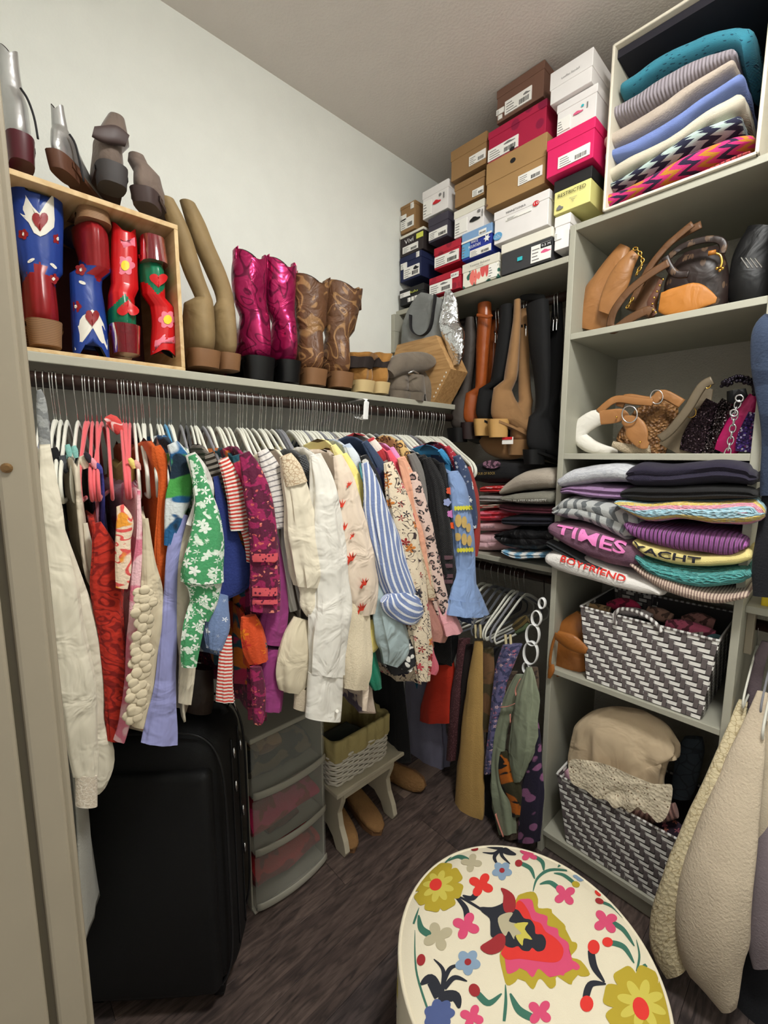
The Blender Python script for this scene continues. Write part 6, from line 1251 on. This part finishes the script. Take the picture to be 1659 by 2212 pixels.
o_sage = scarf('sage green scarf draped through the white rings', ((660, 850, 20), (655, 940, 52), (640, 1080, 80), (622, 1250, 92), (600, 1450, 86), (584, 1600, 50), (572, 1660, 20)), 1.385, sage, folds=(7, .07, .16, 2), wr=.3)
scarf('sage scarf tail reaching the floor behind the ottoman', ((600, 900, 30), (540, 1050, 50), (480, 1240, 46), (440, 1450, 48), (440, 1620, 46), (480, 1800, 74), (510, 2010, 60)), 1.40, sage, folds=(6, .06, .16, 2), wr=.3)
scarf('brown paisley scarf beside the sage one', ((690, 850, 30), (706, 950, 24), (712, 1060, 16), (716, 1160, 8)), 1.39, brp)
scarf('brown printed scarf end low beside the sage scarf', ((560, 880, 24), (520, 1000, 30), (500, 1180, 44), (490, 1320, 44)), 1.41, brp)
scarf('orange and black leaf print scarf low on the ring hanger', ((480, 1440, 26), (500, 1560, 56), (530, 1680, 66), (560, 1780, 50), (570, 1900, 30)), 1.395, fab('leaf_print', (60, 56, 34), (('blobs', (196, 106, 26), 11, .5, .6), ('blobs', (24, 24, 22), 14, .56, .6))))
scarf('navy scarf with large pink dots beside the tower', ((712, 1220, 14), (704, 1350, 36), (694, 1500, 54), (682, 1700, 72), (668, 1900, 80), (655, 2070, 72)), 1.405, fab('pink_dots', (34, 28, 50), (('spots', [(150, 96, 136)], 24, .42, .02),)))
scarf('chocolate and plum scarf end near the floor', ((560, 1850, 40), (545, 1960, 56), (530, 2050, 56)), 1.41, brp)
for pts in (((455, 1130), (510, 1125), (560, 1105)), ((570, 1050), (566, 1000), (600, 930)), ((528, 1180), (530, 1240)), ((425, 1880), (450, 1960), (480, 2040))):
    MB().tube([PY(*c9(p), 1.375) for p in cat(list(pts), 8)], (.005, .001), 6, flat=(0, -1, 0)).build('scarf_trim', mat('pink_trim', (214, 140, 124), .8, coord='Object'), o_sage, True)
# corner skirts under the left rod
skirt('pleated_skirt', 'slate blue pleated long skirt in the corner', ((1230, 700, 80), (1250, 900, 120), (1265, 1150, 150), (1270, 1400, 165), (1272, 1490, 166)), 1.54, fab('slate', (142, 140, 162)), cE, folds=(9, .03, .13, .2), thick=.3, n=72)
skirt('teal_skirt', 'teal blue skirt edge left of the red skirt', ((1225, 700, 50), (1225, 850, 62), (1225, 1035, 52)), 1.54, fab('teal_dark', (22, 104, 134)), cE)
skirt('red_skirt', 'bright orange red pleated skirt in the corner', ((1425, 620, 66), (1405, 800, 100), (1390, 980, 130), (1386, 1125, 142)), 1.49, fab('flame', (222, 60, 36)), cE, folds=(6, .02, .09, .3), thick=.35)
skirt('black_blouse', 'black top hanging above the red skirt', ((1450, 440, 70), (1430, 560, 90), (1420, 690, 60)), 1.47, blk, cE, 'top')
# ================================================================== floor
M_susp = mat('suitcase_black', (17, 17, 18), .6, coord='Object', var=.1, bump=('noise', 700, .2)); M_pip = mat('suitcase_piping', (34, 34, 35), .35, coord='Object')
B0 = Vector((-1.0, .40, 0)); ex = Vector((.648, .761, 0)); ey = Vector((-.761, .648, 0)); SW_, SD_, SH_ = .42, .21, .80
su = empty('suitcase', B0-ex*SW_/2+ey*SD_/2, 'large black soft suitcase standing against the left clothes', 'suitcase')
SM = Matrix((ex, ey, Vector((0, 0, 1)))).transposed().to_4x4(); SM.translation = B0
def sbox(name, lo, hi, mt, bev, par=su, seg=5):
    o = MB().box(lo, hi, SM).build(name, mt, par); md = o.modifiers.new('bevel', 'BEVEL'); md.width = bev; md.segments = seg; o.data.polygons.foreach_set('use_smooth', [True]*len(o.data.polygons)); return o
sbox('shell', (-SW_, 0, .035), (0, SD_, SH_), M_susp, .075, seg=8)
sbox('front_pocket', (-SW_+.03, -.022, .07), (-.03, .03, SH_-.09), M_susp, .02)
for yy in (.012, SD_-.012):
    pts = [SM @ Vector((-SW_*.5+(SW_*.5+.001)*spw(math.cos(q), .36), yy, .42+.382*spw(math.sin(q), .36))) for q in [6.2832*i/80 for i in range(80)]]
    MB().tube(pts, .0035, 6, True).build('piping', M_pip, su, True)
for yy in (.07, .13):
    pts = [SM @ Vector((.002, yy, .12+.62*i/20)) for i in range(21)]; MB().tube(pts, .0022, 6).build('zipper', M_pip, su, True)
for yy, z in ((.07, .70), (.075, .60), (.13, .68), (.13, .48), (.13, .36)):
    c = SM @ Vector((.008, yy, z)); MB().tube([c+Vector((0, 0, .016)), c, c-Vector((0, 0, .014))], [.003, .0045, .003], 6).build('zipper_pull', M_chrome, su, True)
MB().tube([SM @ Vector(p) for p in ((-.13, .10, SH_-.004), (-.12, .10, SH_+.02), (-.03, .10, SH_+.02), (-.02, .10, SH_-.004))], (.006, .012), 8, flat=tuple(ey)).build('top_handle', M_susp, su, True)
MB().tube([SM @ Vector(p) for p in ((-.02, .12, SH_+.0), (-.005, .12, SH_+.03), (.004, .12, SH_-.01))], .0025, 6).build('tag_ring', M_chrome, su, True)
for xx in (-SW_+.05, -.05):
    for yy in (.045, SD_-.045): c = SM @ Vector((xx, yy, .02)); MB().tube([c-ex*.012, c+ex*.012], .02, 14).build('wheel', M_rub, su, True); MB().box((xx-.016, yy-.02, .018), (xx+.016, yy+.02, .045), SM).build('wheel_housing', M_rub, su, bevel=.004)
# plastic drawer tower
M_plast = mat('frosted_plastic', (200, 200, 190), .3, coord='Object', alpha=.18, var=.02, spec=.5); M_ppl = mat('milky_plastic', (188, 184, 168), .4, coord='Object', alpha=.72, var=.03)
DX0, DX1, DY0, DY1 = -1.435, -1.185, .555, .845
dr = empty('drawer_tower', ((DX0+DX1)/2, (DY0+DY1)/2, 0), 'frosted plastic three-drawer tower between suitcase and bench', 'drawers')
box('top_panel', (DX0, DY0, .605), (DX1+.012, DY1, .622), M_ppl, dr, .004)
box('side_panel', (DX0, DY0, .0), (DX1-.02, DY0+.006, .605), M_ppl, dr, .001); box('side_panel', (DX0, DY1-.006, .0), (DX1-.02, DY1, .605), M_ppl, dr, .001); box('back_panel', (DX0, DY0, 0), (DX0+.006, DY1, .605), M_ppl, dr, .001); box('base_panel', (DX0, DY0, .003), (DX1, DY1, .012), M_ppl, dr, .003)
for i in range(3):
    z0 = .012+.198*i
    d_ = box('drawer_front', (DX1-.006, DY0+.008, z0+.004), (DX1+.002, DY1-.008, z0+.188), M_plast, dr, .003)
    lip = [(DX1+.004+.022*math.sin(math.pi*j/16)**.7, DY0+.008+(DY1-DY0-.016)*j/16, z0+.014) for j in range(17)]
    MB().tube(lip, (.014, .004), 8, flat=(0, 0, 1)).build('drawer_lip', M_ppl, d_, True)
    box('drawer_bottom', (DX0+.01, DY0+.01, z0), (DX1-.006, DY1-.01, z0+.004), M_ppl, d_, 0)
for lab, z, c, c2, y0, y1, h in (('dark lace garments seen through the top plastic drawer', .425, (38, 40, 42), (90, 80, 60), .57, .80, .11), ('tan garment seen through the top plastic drawer', .50, (150, 116, 80), (110, 80, 60), .60, .68, .08), ('magenta garments seen through the middle plastic drawer', .235, (190, 30, 84), (150, 20, 50), .57, .83, .08), ('brown garment seen through the middle plastic drawer', .22, (90, 50, 44), (60, 36, 34), .62, .75, .04), ('red garments seen through the bottom plastic drawer', .03, (176, 34, 40), (130, 24, 34), .58, .82, .10)):
    cs = [Vector((-1.32, y0+(y1-y0)*j/9, z+h/2)) for j in range(10)]
    o = loft('folded_garment', cs, [Vector((0, 0, h/2*(.7+.3*math.sin(math.pi*j/9)))) for j in range(10)], [Vector((.115, 0, 0))]*10, fab('dr_%d_%d' % (c[0], c[1]), c, (('blobs', c2, 12, .52, .6),)), None, 24, .8, None, (True, True), z*9, .012); tag(o, lab, 'clothing')
# little bench with lined wicker basket
M_bn = mat('bench_paint', (196, 186, 162), .5, coord='Object', var=.08)
bn = empty('small_bench', (-1.29, 1.0, 0), 'small cream wooden bench with curved end legs under the clothes', 'bench')
BZ = .285
box('seat_board', (-1.435, .855, BZ-.018), (-1.135, 1.20, BZ), M_bn, bn, .004)
box('apron', (-1.17, .90, BZ-.055), (-1.155, 1.16, BZ-.018), M_bn, bn, .002)
for yy in (.905, 1.155):
    pr = [(-1.43, 0), (-1.38, 0), (-1.36, .04), (-1.32, .07), (-1.26, .07), (-1.22, .04), (-1.2, 0), (-1.15, 0), (-1.140, .02), (-1.15, .06), (-1.175, .11), (-1.185, .16), (-1.165, .21), (-1.155, BZ-.018), (-1.42, BZ-.018), (-1.41, .2), (-1.395, .14), (-1.41, .08), (-1.435, .04)]
    pr = [p[:2] for p in pr]
    MB().prism([Vector((x, yy-.011, z)) for x, z in pr], (0, .022, 0)).build('end_leg', M_bn, bn, bevel=.003)
M_wick = mat('white_wicker', (214, 206, 190), .6, coord='Object', var=.1); M_lin = mat('linen_liner', (176, 160, 106), .85, coord='Object', var=.08, bump=('wrinkle', 16, .8))
wk = empty('wicker_basket', (-1.285, 1.0, BZ), 'white wicker basket with olive cloth liner on the bench', 'basket')
def rrect(x0, x1, y0, y1, rad, n=12):
    out = []
    for cx_, cy_, a0 in ((x1-rad, y1-rad, 0), (x0+rad, y1-rad, 1), (x0+rad, y0+rad, 2), (x1-rad, y0+rad, 3)):
        for j in range(n): a = (a0+j/(n-1))*math.pi/2; out.append((cx_+rad*math.cos(a), cy_+rad*math.sin(a)))
    return out
wx0, wx1, wy0, wy1 = -1.42, -1.165, .865, 1.135
def dense(poly, k):
    P = [Vector((a, b, 0)) for a, b in poly]; Ls = [0]
    for i in range(len(P)): Ls.append(Ls[-1]+(P[(i+1) % len(P)]-P[i]).length)
    out = []
    for q in range(k):
        s = Ls[-1]*q/k; i = max(j for j in range(len(Ls)-1) if Ls[j] <= s); d = (Ls[i+1]-Ls[i]) or 1; out.append(P[i].lerp(P[(i+1) % len(P)], (s-Ls[i])/d))
    return out
base = dense(rrect(wx0, wx1, wy0, wy1, .03), 120)
cen = Vector(((wx0+wx1)/2, (wy0+wy1)/2, 0))
for row in range(11):
    z = BZ+.008+row*.0105; pts = []
    for j, p in enumerate(base):
        nrm = (p-cen).normalized(); pts.append(p+nrm*(.0026*(1 if ((j//3+row) % 2) else -1)+.0006*row)+Vector((0, 0, z)))
    MB().tube(pts, .0048, 6, True).build('weave_strand', M_wick, wk, True)
vs, fs = [], []
prof = [(.0, BZ+.004, -.006), (.0, BZ+.10, -.004), (0, BZ+.165, .0), (0, BZ+.182, .006), (0, BZ+.178, .016), (0, BZ+.13, .014), (0, BZ+.105, .012), (0, BZ+.095, .008)]
inner_p = [(BZ+.012, -.012), (BZ+.10, -.010), (BZ+.168, -.006), (BZ+.184, .004), (BZ+.178, .014), (BZ+.14, .013), (BZ+.108, .013), (BZ+.098, .009)]
k = len(base)
for z, off in inner_p:
    for j, p in enumerate(base):
        nrm = (p-cen).normalized(); wv = .004*math.sin(j*.55)+.003*math.sin(j*1.3); vs.append(p+nrm*(off+wv*(z > BZ+.05))+Vector((0, 0, z+wv*.8*(z > BZ+.05))))
for i in range(len(inner_p)-1):
    for j in range(k): fs.append([i*k+j, i*k+(j+1) % k, (i+1)*k+(j+1) % k, (i+1)*k+j])
fs.append(list(range(k))); mesh('cloth_liner', vs, fs, M_lin, wk)
o = loft('dark_cloth', [Vector((-1.39+.2*j/9, 1.0, BZ+.06)) for j in range(10)], [Vector((0, .10, 0))]*10, [Vector((0, 0, .04*math.sin(math.pi*(j+.6)/10.2))) for j in range(10)], fab('dark_green_cloth', (46, 52, 46)), None, 24, .9, None, (True, True), 3, .012); tag(o, 'dark green cloth inside the lined wicker basket', 'cloth')
M_clog = mat('tan_fur_suede', (146, 108, 66), .9, coord='Object', var=.25, bump=('noise', 90, .6))
def clog(label, loc, rz, tip=0.0):
    r = empty('clog', loc, label, 'shoe'); R_ = Matrix.Translation(loc) @ Matrix.Rotation(rz, 4, 'Z') @ Matrix.Rotation(tip, 4, 'X')
    st = [(-.03, .055, .028, .03), (-.01, .055, .034, .034), (.03, .05, .037, .034), (.08, .044, .04, .03), (.13, .036, .042, .026), (.17, .03, .038, .02), (.2, .026, .026, .013), (.212, .024, .01, .006)]
    cs = [R_ @ Vector((y, 0, z)) for y, z, a, b in st]; Rr = R_.to_3x3()
    loft('upper', cs, [Rr @ Vector((0, a, 0)) for y, z, a, b in st], [Rr @ Vector((0, 0, b)) for y, z, a, b in st], M_clog, r, 24, .9, None, ('open', True), 1, .002, M_dark)
    mb = MB(); mb.prism([R_ @ Vector((y, a_, 0)) for y, a_ in ((-.04, -.025), (.05, -.032), (.14, -.04), (.19, -.03), (.212, 0), (.19, .03), (.14, .04), (.05, .032), (-.04, .025), (-.055, 0))], Rr @ Vector((0, 0, .02))); mb.build('sole', M_hbr, r, bevel=.002)
    return r
clog('tan suede clog under the bench, nearer the drawers', Vector((-1.345, .975, 0)), -.2)
clog('tan suede clog under the bench, farther from the drawers', Vector((-1.335, 1.08, 0)), -.1)
clog('tan suede clog lying on its side beyond the bench', Vector((-1.36, 1.33, .03)), .15, 1.2)
# ================================================================== ottoman
OC = Vector((-.371, .765, 0)); OR, OZ = .262, .45
ot = empty('ottoman', OC, 'round ottoman with bold folk flower print in the foreground', 'ottoman')
M_ofab = mat('ottoman_cotton', (232, 222, 196), .8, coord='Object', var=.03, bump=('noise', 500, .15)); M_oside = M_ofab
def otop(x, y, lift=0.0):
    d = math.hypot(x-OC.x, y-OC.y)/OR; return Vector((x, y, OZ+.010-.012*min(d, 1)**2-.012*max(0, min(d, 1))**10+lift))
vs, fs = [], []; nr, ns = 16, 72
for i in range(nr+1):
    d = OR*i/nr
    for j in range(ns): a = 6.2832*j/ns; vs.append(otop(OC.x+d*math.cos(a), OC.y+d*math.sin(a)))
for i in range(nr):
    for j in range(ns): fs.append([i*ns+j, (i+1)*ns+j, (i+1)*ns+(j+1) % ns, i*ns+(j+1) % ns])
top = mesh('cushion_top', vs, fs, M_ofab, ot)
zr = otop(OC.x+OR, OC.y).z
sd = mesh('side_skirt', [OC+Vector(((OR+.004*(i > 0)-.018*(i/8)**2+.006*math.sin(math.pi*i/8)+.0015*math.sin(a*40)*i/8)*math.cos(a), (OR+.004*(i > 0)-.018*(i/8)**2+.006*math.sin(math.pi*i/8)+.0015*math.sin(a*40)*i/8)*math.sin(a), zr-(zr-.01)*i/8)) for i in range(9) for a in [6.2832*j/144 for j in range(144)]],
     [[i*144+j, (i+1)*144+j, (i+1)*144+(j+1) % 144, i*144+(j+1) % 144] for i in range(8) for j in range(144)], mat('ottoman_side', (232, 222, 196), .8, coord='Object', var=.03, pats=(('flower', [(190, 170, 40), (206, 60, 90), (200, 44, 36)], 7, .34), ('contour', (40, 96, 84), 5, 5, .05))), ot)
MB().tube([OC+Vector(((OR+.001)*math.cos(a), (OR+.001)*math.sin(a), zr-.002)) for a in [6.2832*j/96 for j in range(96)]], .0045, 8, True).build('piping', M_ofab, ot, True)
def pr_mat(n, c): return mat('print_o_'+n, c, .8, coord='Object', var=.04)
gold, pk, rdp, bkp, crm, tpe, ylw, grnp, blu = pr_mat('gold', (182, 160, 48)), pr_mat('pink', (216, 78, 116)), pr_mat('red', (222, 56, 48)), pr_mat('black', (40, 42, 50)), pr_mat('crimson', (158, 44, 48)), pr_mat('taupe', (186, 176, 146)), pr_mat('yellow', (206, 192, 84)), pr_mat('teal', (62, 112, 94)), pr_mat('blue', (136, 160, 184))
blu2 = pr_mat('cobalt', (78, 92, 140))
def co(p): return (860+p[0]/2.765, 1790+p[1]/2.765)
def opt(px, py, lift):
    p = PZ(px, py, OZ); d = p-OC; d.z = 0
    if d.length > OR*.992: d *= OR*.992/d.length
    return otop(OC.x+d.x, OC.y+d.y, lift)
LAY = [0]
def omark(name, poly, mt, lift, c=None):
    LAY[0] += 1; lf = .0005+lift*.0003+LAY[0]*1e-6
    P = [co(p) for p in poly]
    me = bpy.data.meshes.new(name); bm = bmesh.new()
    # fine planar fill
    vsx = [bm.verts.new((p[0], p[1], 0)) for p in P]
    try:
        f = bm.faces.new(vsx)
    except ValueError:
        bm.free(); return
    bmesh.ops.triangulate(bm, faces=[f]); 
    for _ in range(3): 
        es = [e for e in bm.edges if e.calc_length() > 14]
        if es: bmesh.ops.subdivide_edges(bm, edges=es, cuts=1); bmesh.ops.triangulate(bm, faces=bm.faces)
    for v in bm.verts: v.co = opt(v.co.x, v.co.y, lf)
    bmesh.ops.recalc_face_normals(bm, faces=bm.faces); bm.to_mesh(me); bm.free()
    for p in me.polygons:
        pass
    me.materials.append(mt)
    return link(name, me, top)
def smooth_poly(p, n=4): 
    q = list(p)+[p[0]]; return cat([p[-1]]+q+[p[1]], (len(p)+3)*n)[n:-2*n]
def stroke(pts, w_, mt, lift=1, taper=True):
    sm = cat(pts, 14); L, R_ = [], []
    for i, p in enumerate(sm):
        a, b = sm[max(i-1, 0)], sm[min(i+1, 13)]; dx, dy = b[0]-a[0], b[1]-a[1]; l = math.hypot(dx, dy) or 1
        ww = w_*(math.sin(math.pi*(.06+.62*i/13)) if taper else 1)
        L.append((p[0]-dy/l*ww, p[1]+dx/l*ww)); R_.append((p[0]+dy/l*ww, p[1]-dx/l*ww))
    omark('printed_stem', L+R_[::-1], mt, lift)
def opl(c, rx, ry, k, deep=.35, rot=0, n=64):
    return [(c[0]+(rx*(1-deep+deep*abs(math.cos(k*(q)/2)))*math.cos(q+rot)), c[1]+(ry*(1-deep+deep*abs(math.cos(k*(q)/2)))*math.sin(q+rot))) for q in [6.2832*i/n for i in range(n)]]
for pts, w_ in ((((300, 175), (360, 152), (422, 190)), 16), (((805, 392), (830, 310), (900, 250), (1010, 232)), 10), (((930, 268), (990, 275), (1055, 325)), 13), (((845, 345), (910, 332), (980, 388)), 15), (((815, 312), (790, 245), (735, 212)), 14), (((870, 255), (860, 190), (812, 148)), 15), (((122, 512), (140, 600), (210, 652)), 20), (((618, 1008), (540, 1062), (475, 1005)), 20), (((640, 955), (642, 1060), (632, 1170)), 10), (((668, 1008), (720, 1105), (805, 1155)), 24), (((1345, 505), (1290, 445), (1225, 430)), 13), (((1412, 692), (1345, 595), (1265, 556)), 18), (((1410, 805), (1350, 712), (1270, 690)), 18), (((1425, 640), (1442, 750), (1425, 855)), 7), (((955, 220), (965, 180), (905, 148)), 10), (((320, 140), (280, 190)), 6), (((125, 465), (92, 560)), 7), (((100, 600), (110, 850), (190, 1110)), 6), (((1450, 830), (1485, 800)), 12)): stroke(pts, w_, grnp)
for pts, w_ in ((((385, 412), (440, 432), (482, 384)), 18), (((330, 402), (400, 490), (412, 575)), 18), (((320, 400), (400, 440), (500, 505)), 8), (((600, 232), (575, 170), (622, 100)), 12), (((668, 217), (620, 160), (618, 100)), 11), (((505, 134), (575, 142), (622, 96)), 10), (((515, 75), (580, 95), (620, 98)), 16), (((705, 150), (655, 130), (622, 96)), 26), (((622, 70), (620, 110)), 7), (((213, 788), (266, 850), (270, 930), (245, 1050)), 14), (((376, 830), (310, 850), (270, 930)), 14), (((412, 930), (335, 905), (275, 965)), 16), (((135, 925), (195, 905), (245, 1010)), 34), (((365, 1085), (340, 1015), (250, 1015)), 34), (((1232, 935), (1170, 845), (1150, 745)), 22), (((1240, 945), (1150, 950), (1118, 1035)), 22)): stroke(pts, w_, bkp)
G0 = [(700, 450), (745, 405), (810, 395), (835, 440), (838, 495), (915, 500), (918, 580), (990, 590), (998, 640), (985, 690), (1060, 700), (1065, 740), (1030, 790), (1090, 810), (1145, 890), (1090, 905), (1045, 880), (1035, 955), (975, 925), (940, 905), (940, 960), (905, 980), (860, 930), (835, 930), (805, 985), (760, 940), (735, 890), (700, 940), (650, 960), (625, 890), (605, 780), (640, 700)]
G1 = [(705, 470), (760, 440), (800, 450), (820, 520), (890, 545), (890, 600), (950, 620), (960, 665), (1010, 700), (1020, 740), (1000, 790), (1060, 820), (1085, 850), (1060, 870), (1010, 845), (985, 905), (930, 870), (915, 860), (905, 915), (850, 870), (830, 870), (800, 915), (750, 860), (725, 860), (700, 880), (650, 890), (635, 800), (612, 770), (650, 700)]
G2 = [(705, 465), (740, 460), (780, 520), (800, 570), (850, 590), (880, 640), (940, 680), (985, 740), (975, 800), (940, 825), (880, 825), (800, 815), (720, 805), (650, 810), (615, 770), (640, 720), (690, 600)]
G3 = [(490, 490), (560, 492), (610, 475), (640, 460), (690, 500), (720, 515), (750, 560), (790, 570), (815, 610), (820, 655), (860, 660), (882, 700), (870, 750), (830, 762), (800, 740), (780, 760), (740, 755), (715, 730), (680, 740), (640, 725), (635, 680), (600, 650), (555, 670), (550, 620), (545, 560), (500, 520)]
for nm, poly, mt, l in (('printed_scallop', G0, gold, 1), ('printed_scallop', G1, pk, 2), ('printed_heart', G2, rdp, 3), ('printed_calyx', G3, bkp, 4), ('printed_crescent', [(612, 375), (650, 385), (690, 420), (702, 470), (690, 520), (640, 525), (625, 480), (628, 420)], crm, 5), ('printed_crescent', [(490, 730), (550, 690), (600, 655), (635, 665), (638, 720), (610, 760), (560, 778), (515, 765)], crm, 5), ('printed_leaf', [(595, 560), (640, 530), (685, 530), (660, 580), (720, 600), (770, 660), (700, 665), (690, 690), (660, 640), (640, 670), (610, 630)], tpe, 5), ('printed_leaf', [(690, 600), (775, 588), (755, 630), (800, 692), (750, 685), (740, 730), (700, 670), (735, 655)], ylw, 6)):
    omark(nm, closed(poly, 3), mt, l)
for c, rx, ry, rot in (((240, 345), 150, 175, .3), ((1455, 1050), 235, 245, .2)):
    for q in range(8):
        a = rot+q*math.pi/4; cc = (c[0]+rx*.58*math.cos(a), c[1]+ry*.58*math.sin(a))
        omark('printed_petal', [(cc[0]+x*math.cos(a)-y*math.sin(a), cc[1]+x*math.sin(a)+y*math.cos(a)) for x, y in [(rx*.46*math.cos(w_)-(rx*.06*math.cos(3*w_)), ry*.27*math.sin(w_)*(1+.3*math.cos(w_))) for w_ in [6.2832*i/28 for i in range(28)]]], gold, 3)
        cc = (c[0]+rx*.36*math.cos(a), c[1]+ry*.36*math.sin(a))
        omark('printed_petal', [(cc[0]+x*math.cos(a)-y*math.sin(a), cc[1]+x*math.sin(a)+y*math.cos(a)) for x, y in [(rx*.28*math.cos(w_), ry*.12*math.sin(w_)) for w_ in [6.2832*i/20 for i in range(20)]]], ylw, 4)
omark('printed_flower_centre', shape_oval((224, 335), 37, 40), rdp, 5); omark('printed_flower_centre', shape_oval((1450, 1082), 48, 70, -.3), rdp, 5)
for c, s, mt, rot in (((780, 140), 58, pk, .6), ((495, 350), 78, rdp, .5), ((995, 408), 72, pk, .9), ((405, 600), 84, pk, .4), ((1240, 560), 82, pk, .9), ((438, 205), 64, tpe, .2), ((238, 655), 90, tpe, 1.2), ((845, 1120), 80, pk, .7), ((440, 1140), 74, pk, .4)):
    omark('printed_blossom', opl(c, s, s, 4, .62, rot), mt, 2)
for c, s in (((620, 262), 62), ((416, 818), 78)): omark('printed_blossom', opl(c, s, s, 5, .35, .3), blu, 2); omark('printed_blossom_centre', shape_oval(c, s*.26, s*.26), crm, 4)
omark('printed_blossom', opl((245, 1110), 95, 90, 7, .25), blu2, 2); omark('printed_blossom', opl((1085, 270), 40, 34, 4, .3), blu, 2)
for c, a, b, mt, rot in (((720, 212), 22, 24, crm, .3), ((458, 101), 22, 18, crm, 0), ((1167, 725), 36, 44, rdp, 0), ((1125, 1068), 40, 48, rdp, 0), ((1250, 690), 32, 30, rdp, 0), ((1203, 426), 26, 22, crm, 0), ((455, 985), 32, 40, crm, -.5), ((137, 785), 26, 34, crm, 0), ((1062, 332), 24, 22, gold, 0), ((1195, 365), 18, 24, rdp, -.4), ((715, 72), 24, 9, pk, 0), ((550, 50), 20, 10, pk, 0)):
    omark('printed_bud', shape_oval(c, a, b, rot), mt, 3)
# ================================================================== right of the tower
def rt(label, pts, mt, name, cat_, thick=.5, folds=(4, .02, .06, .6), k=24, lump=.004, n=40):
    o = trace(name, pts, 1, 1.4, mt, None, thick, n=n, k=k, folds=folds, lump=lump, level=False, tmax=.06); return tag(o, label, cat_)
den_b = fab('blue_jeans', (36, 46, 66), (('blobs', (50, 62, 84), 10, .5, .3),)); den_k = fab('black_jeans', (20, 21, 26))
rt('faded blue jeans folded over a hanger right of the tower', [(1676, 686, 26, 1.44), (1668, 722, 46, 1.42), (1668, 780, 44, 1.42), (1674, 870, 38, 1.42), (1678, 960, 34, 1.42), (1680, 1070, 38, 1.42)], den_b, 'blue_jeans', 'jeans')
rt('black jeans hanging below the blue pair', [(1678, 1050, 30, 1.44), (1672, 1120, 34, 1.43), (1666, 1200, 40, 1.42), (1664, 1288, 40, 1.42)], den_k, 'black_jeans', 'jeans')
tag(box('yellow_box', PY(1643, 1308, 1.53), PY(1643, 1308, 1.53)+Vector((.12, .1, .032)), card('bright_yellow', (214, 186, 40))), 'bright yellow box edge on the short shelf', 'box')
lace2 = fab('lace_knit', (214, 200, 164), (('cells', (176, 158, 120), 90, .04),), bump=('vor', 100, .3))
rt('cream lace knit sweater hanging nearest the tower', [(1606, 1514, 11, 1.50), (1592, 1556, 17, 1.46), (1568, 1630, 23, 1.41), (1534, 1715, 28, 1.37), (1498, 1800, 32, 1.34), (1466, 1890, 36, 1.31), (1444, 1975, 38, 1.30), (1440, 2040, 34, 1.30), (1462, 2100, 24, 1.30)], lace2, 'lace_sweater', 'sweater')
rt('large cream sweater in front of the lace one', [(1646, 1494, 12, 1.48), (1634, 1545, 20, 1.45), (1615, 1620, 36, 1.41), (1592, 1710, 52, 1.37), (1566, 1810, 68, 1.33), (1544, 1900, 78, 1.30), (1536, 1980, 80, 1.29), (1540, 2060, 72, 1.29), (1558, 2120, 44, 1.29), (1575, 2180, 16, 1.29)], fab('cream_wool', (206, 190, 166), bump=('noise', 160, .4)), 'cream_sweater', 'sweater', thick=.45)
rt('thin white sweater shoulder behind the cream one', [(1664, 1508, 9, 1.49), (1652, 1570, 11, 1.46), (1642, 1650, 13, 1.43), (1634, 1740, 14, 1.41)], fab('white_wool', (206, 200, 186)), 'white_sweater', 'sweater')
rt('oatmeal sweater shoulder at the right frame edge', [(1672, 1560, 14, 1.46), (1660, 1640, 20, 1.43), (1648, 1740, 24, 1.40), (1640, 1840, 18, 1.39)], fab('oat_wool', (196, 182, 158)), 'oatmeal_sweater', 'sweater')
rt('mauve grey knit at the right frame edge', [(1688, 1640, 22, 1.44), (1672, 1780, 34, 1.40), (1660, 1900, 44, 1.37), (1652, 2000, 44, 1.36), (1655, 2085, 30, 1.36)], fab('mauve_grey', (134, 122, 126)), 'mauve_knit', 'sweater')
rt('black trousers hanging low at the right frame corner', [(1660, 2020, 40, 1.44), (1640, 2100, 60, 1.43), (1630, 2200, 66, 1.42), (1628, 2290, 66, 1.42)], den_k, 'black_trousers', 'trousers')
rt('sheer mauve scarf hanging from the low right rod', [(1652, 1385, 10, 1.58), (1640, 1430, 14, 1.57), (1630, 1480, 16, 1.56), (1625, 1530, 12, 1.56)], fab('sheer_mauve', (112, 98, 104)), 'sheer_scarf', 'scarf')
for px, lab in ((1690, 'ivory hanger at the right frame edge carrying sweaters'),):
    x = PY(px, 1350, R3Y).x; hanger('i', (x, R3Y, R3Z), lab, None, -math.pi/2)
for (px, py, yy), zr_, key, lab in (((1606, 1514, 1.50), R3Z, 'i', 'slim hanger inside the cream lace sweater'), ((1646, 1494, 1.48), R3Z, 'g', 'grey hanger inside the large cream sweater'), ((1676, 690, 1.44), R2Z, 'i', 'ivory hanger holding the folded blue jeans')):
    hanger(key, (PY(px, py, yy).x+.004, R3Y, zr_), lab, None, -math.pi/2, sc=.80 if zr_ < 1.5 else .92)
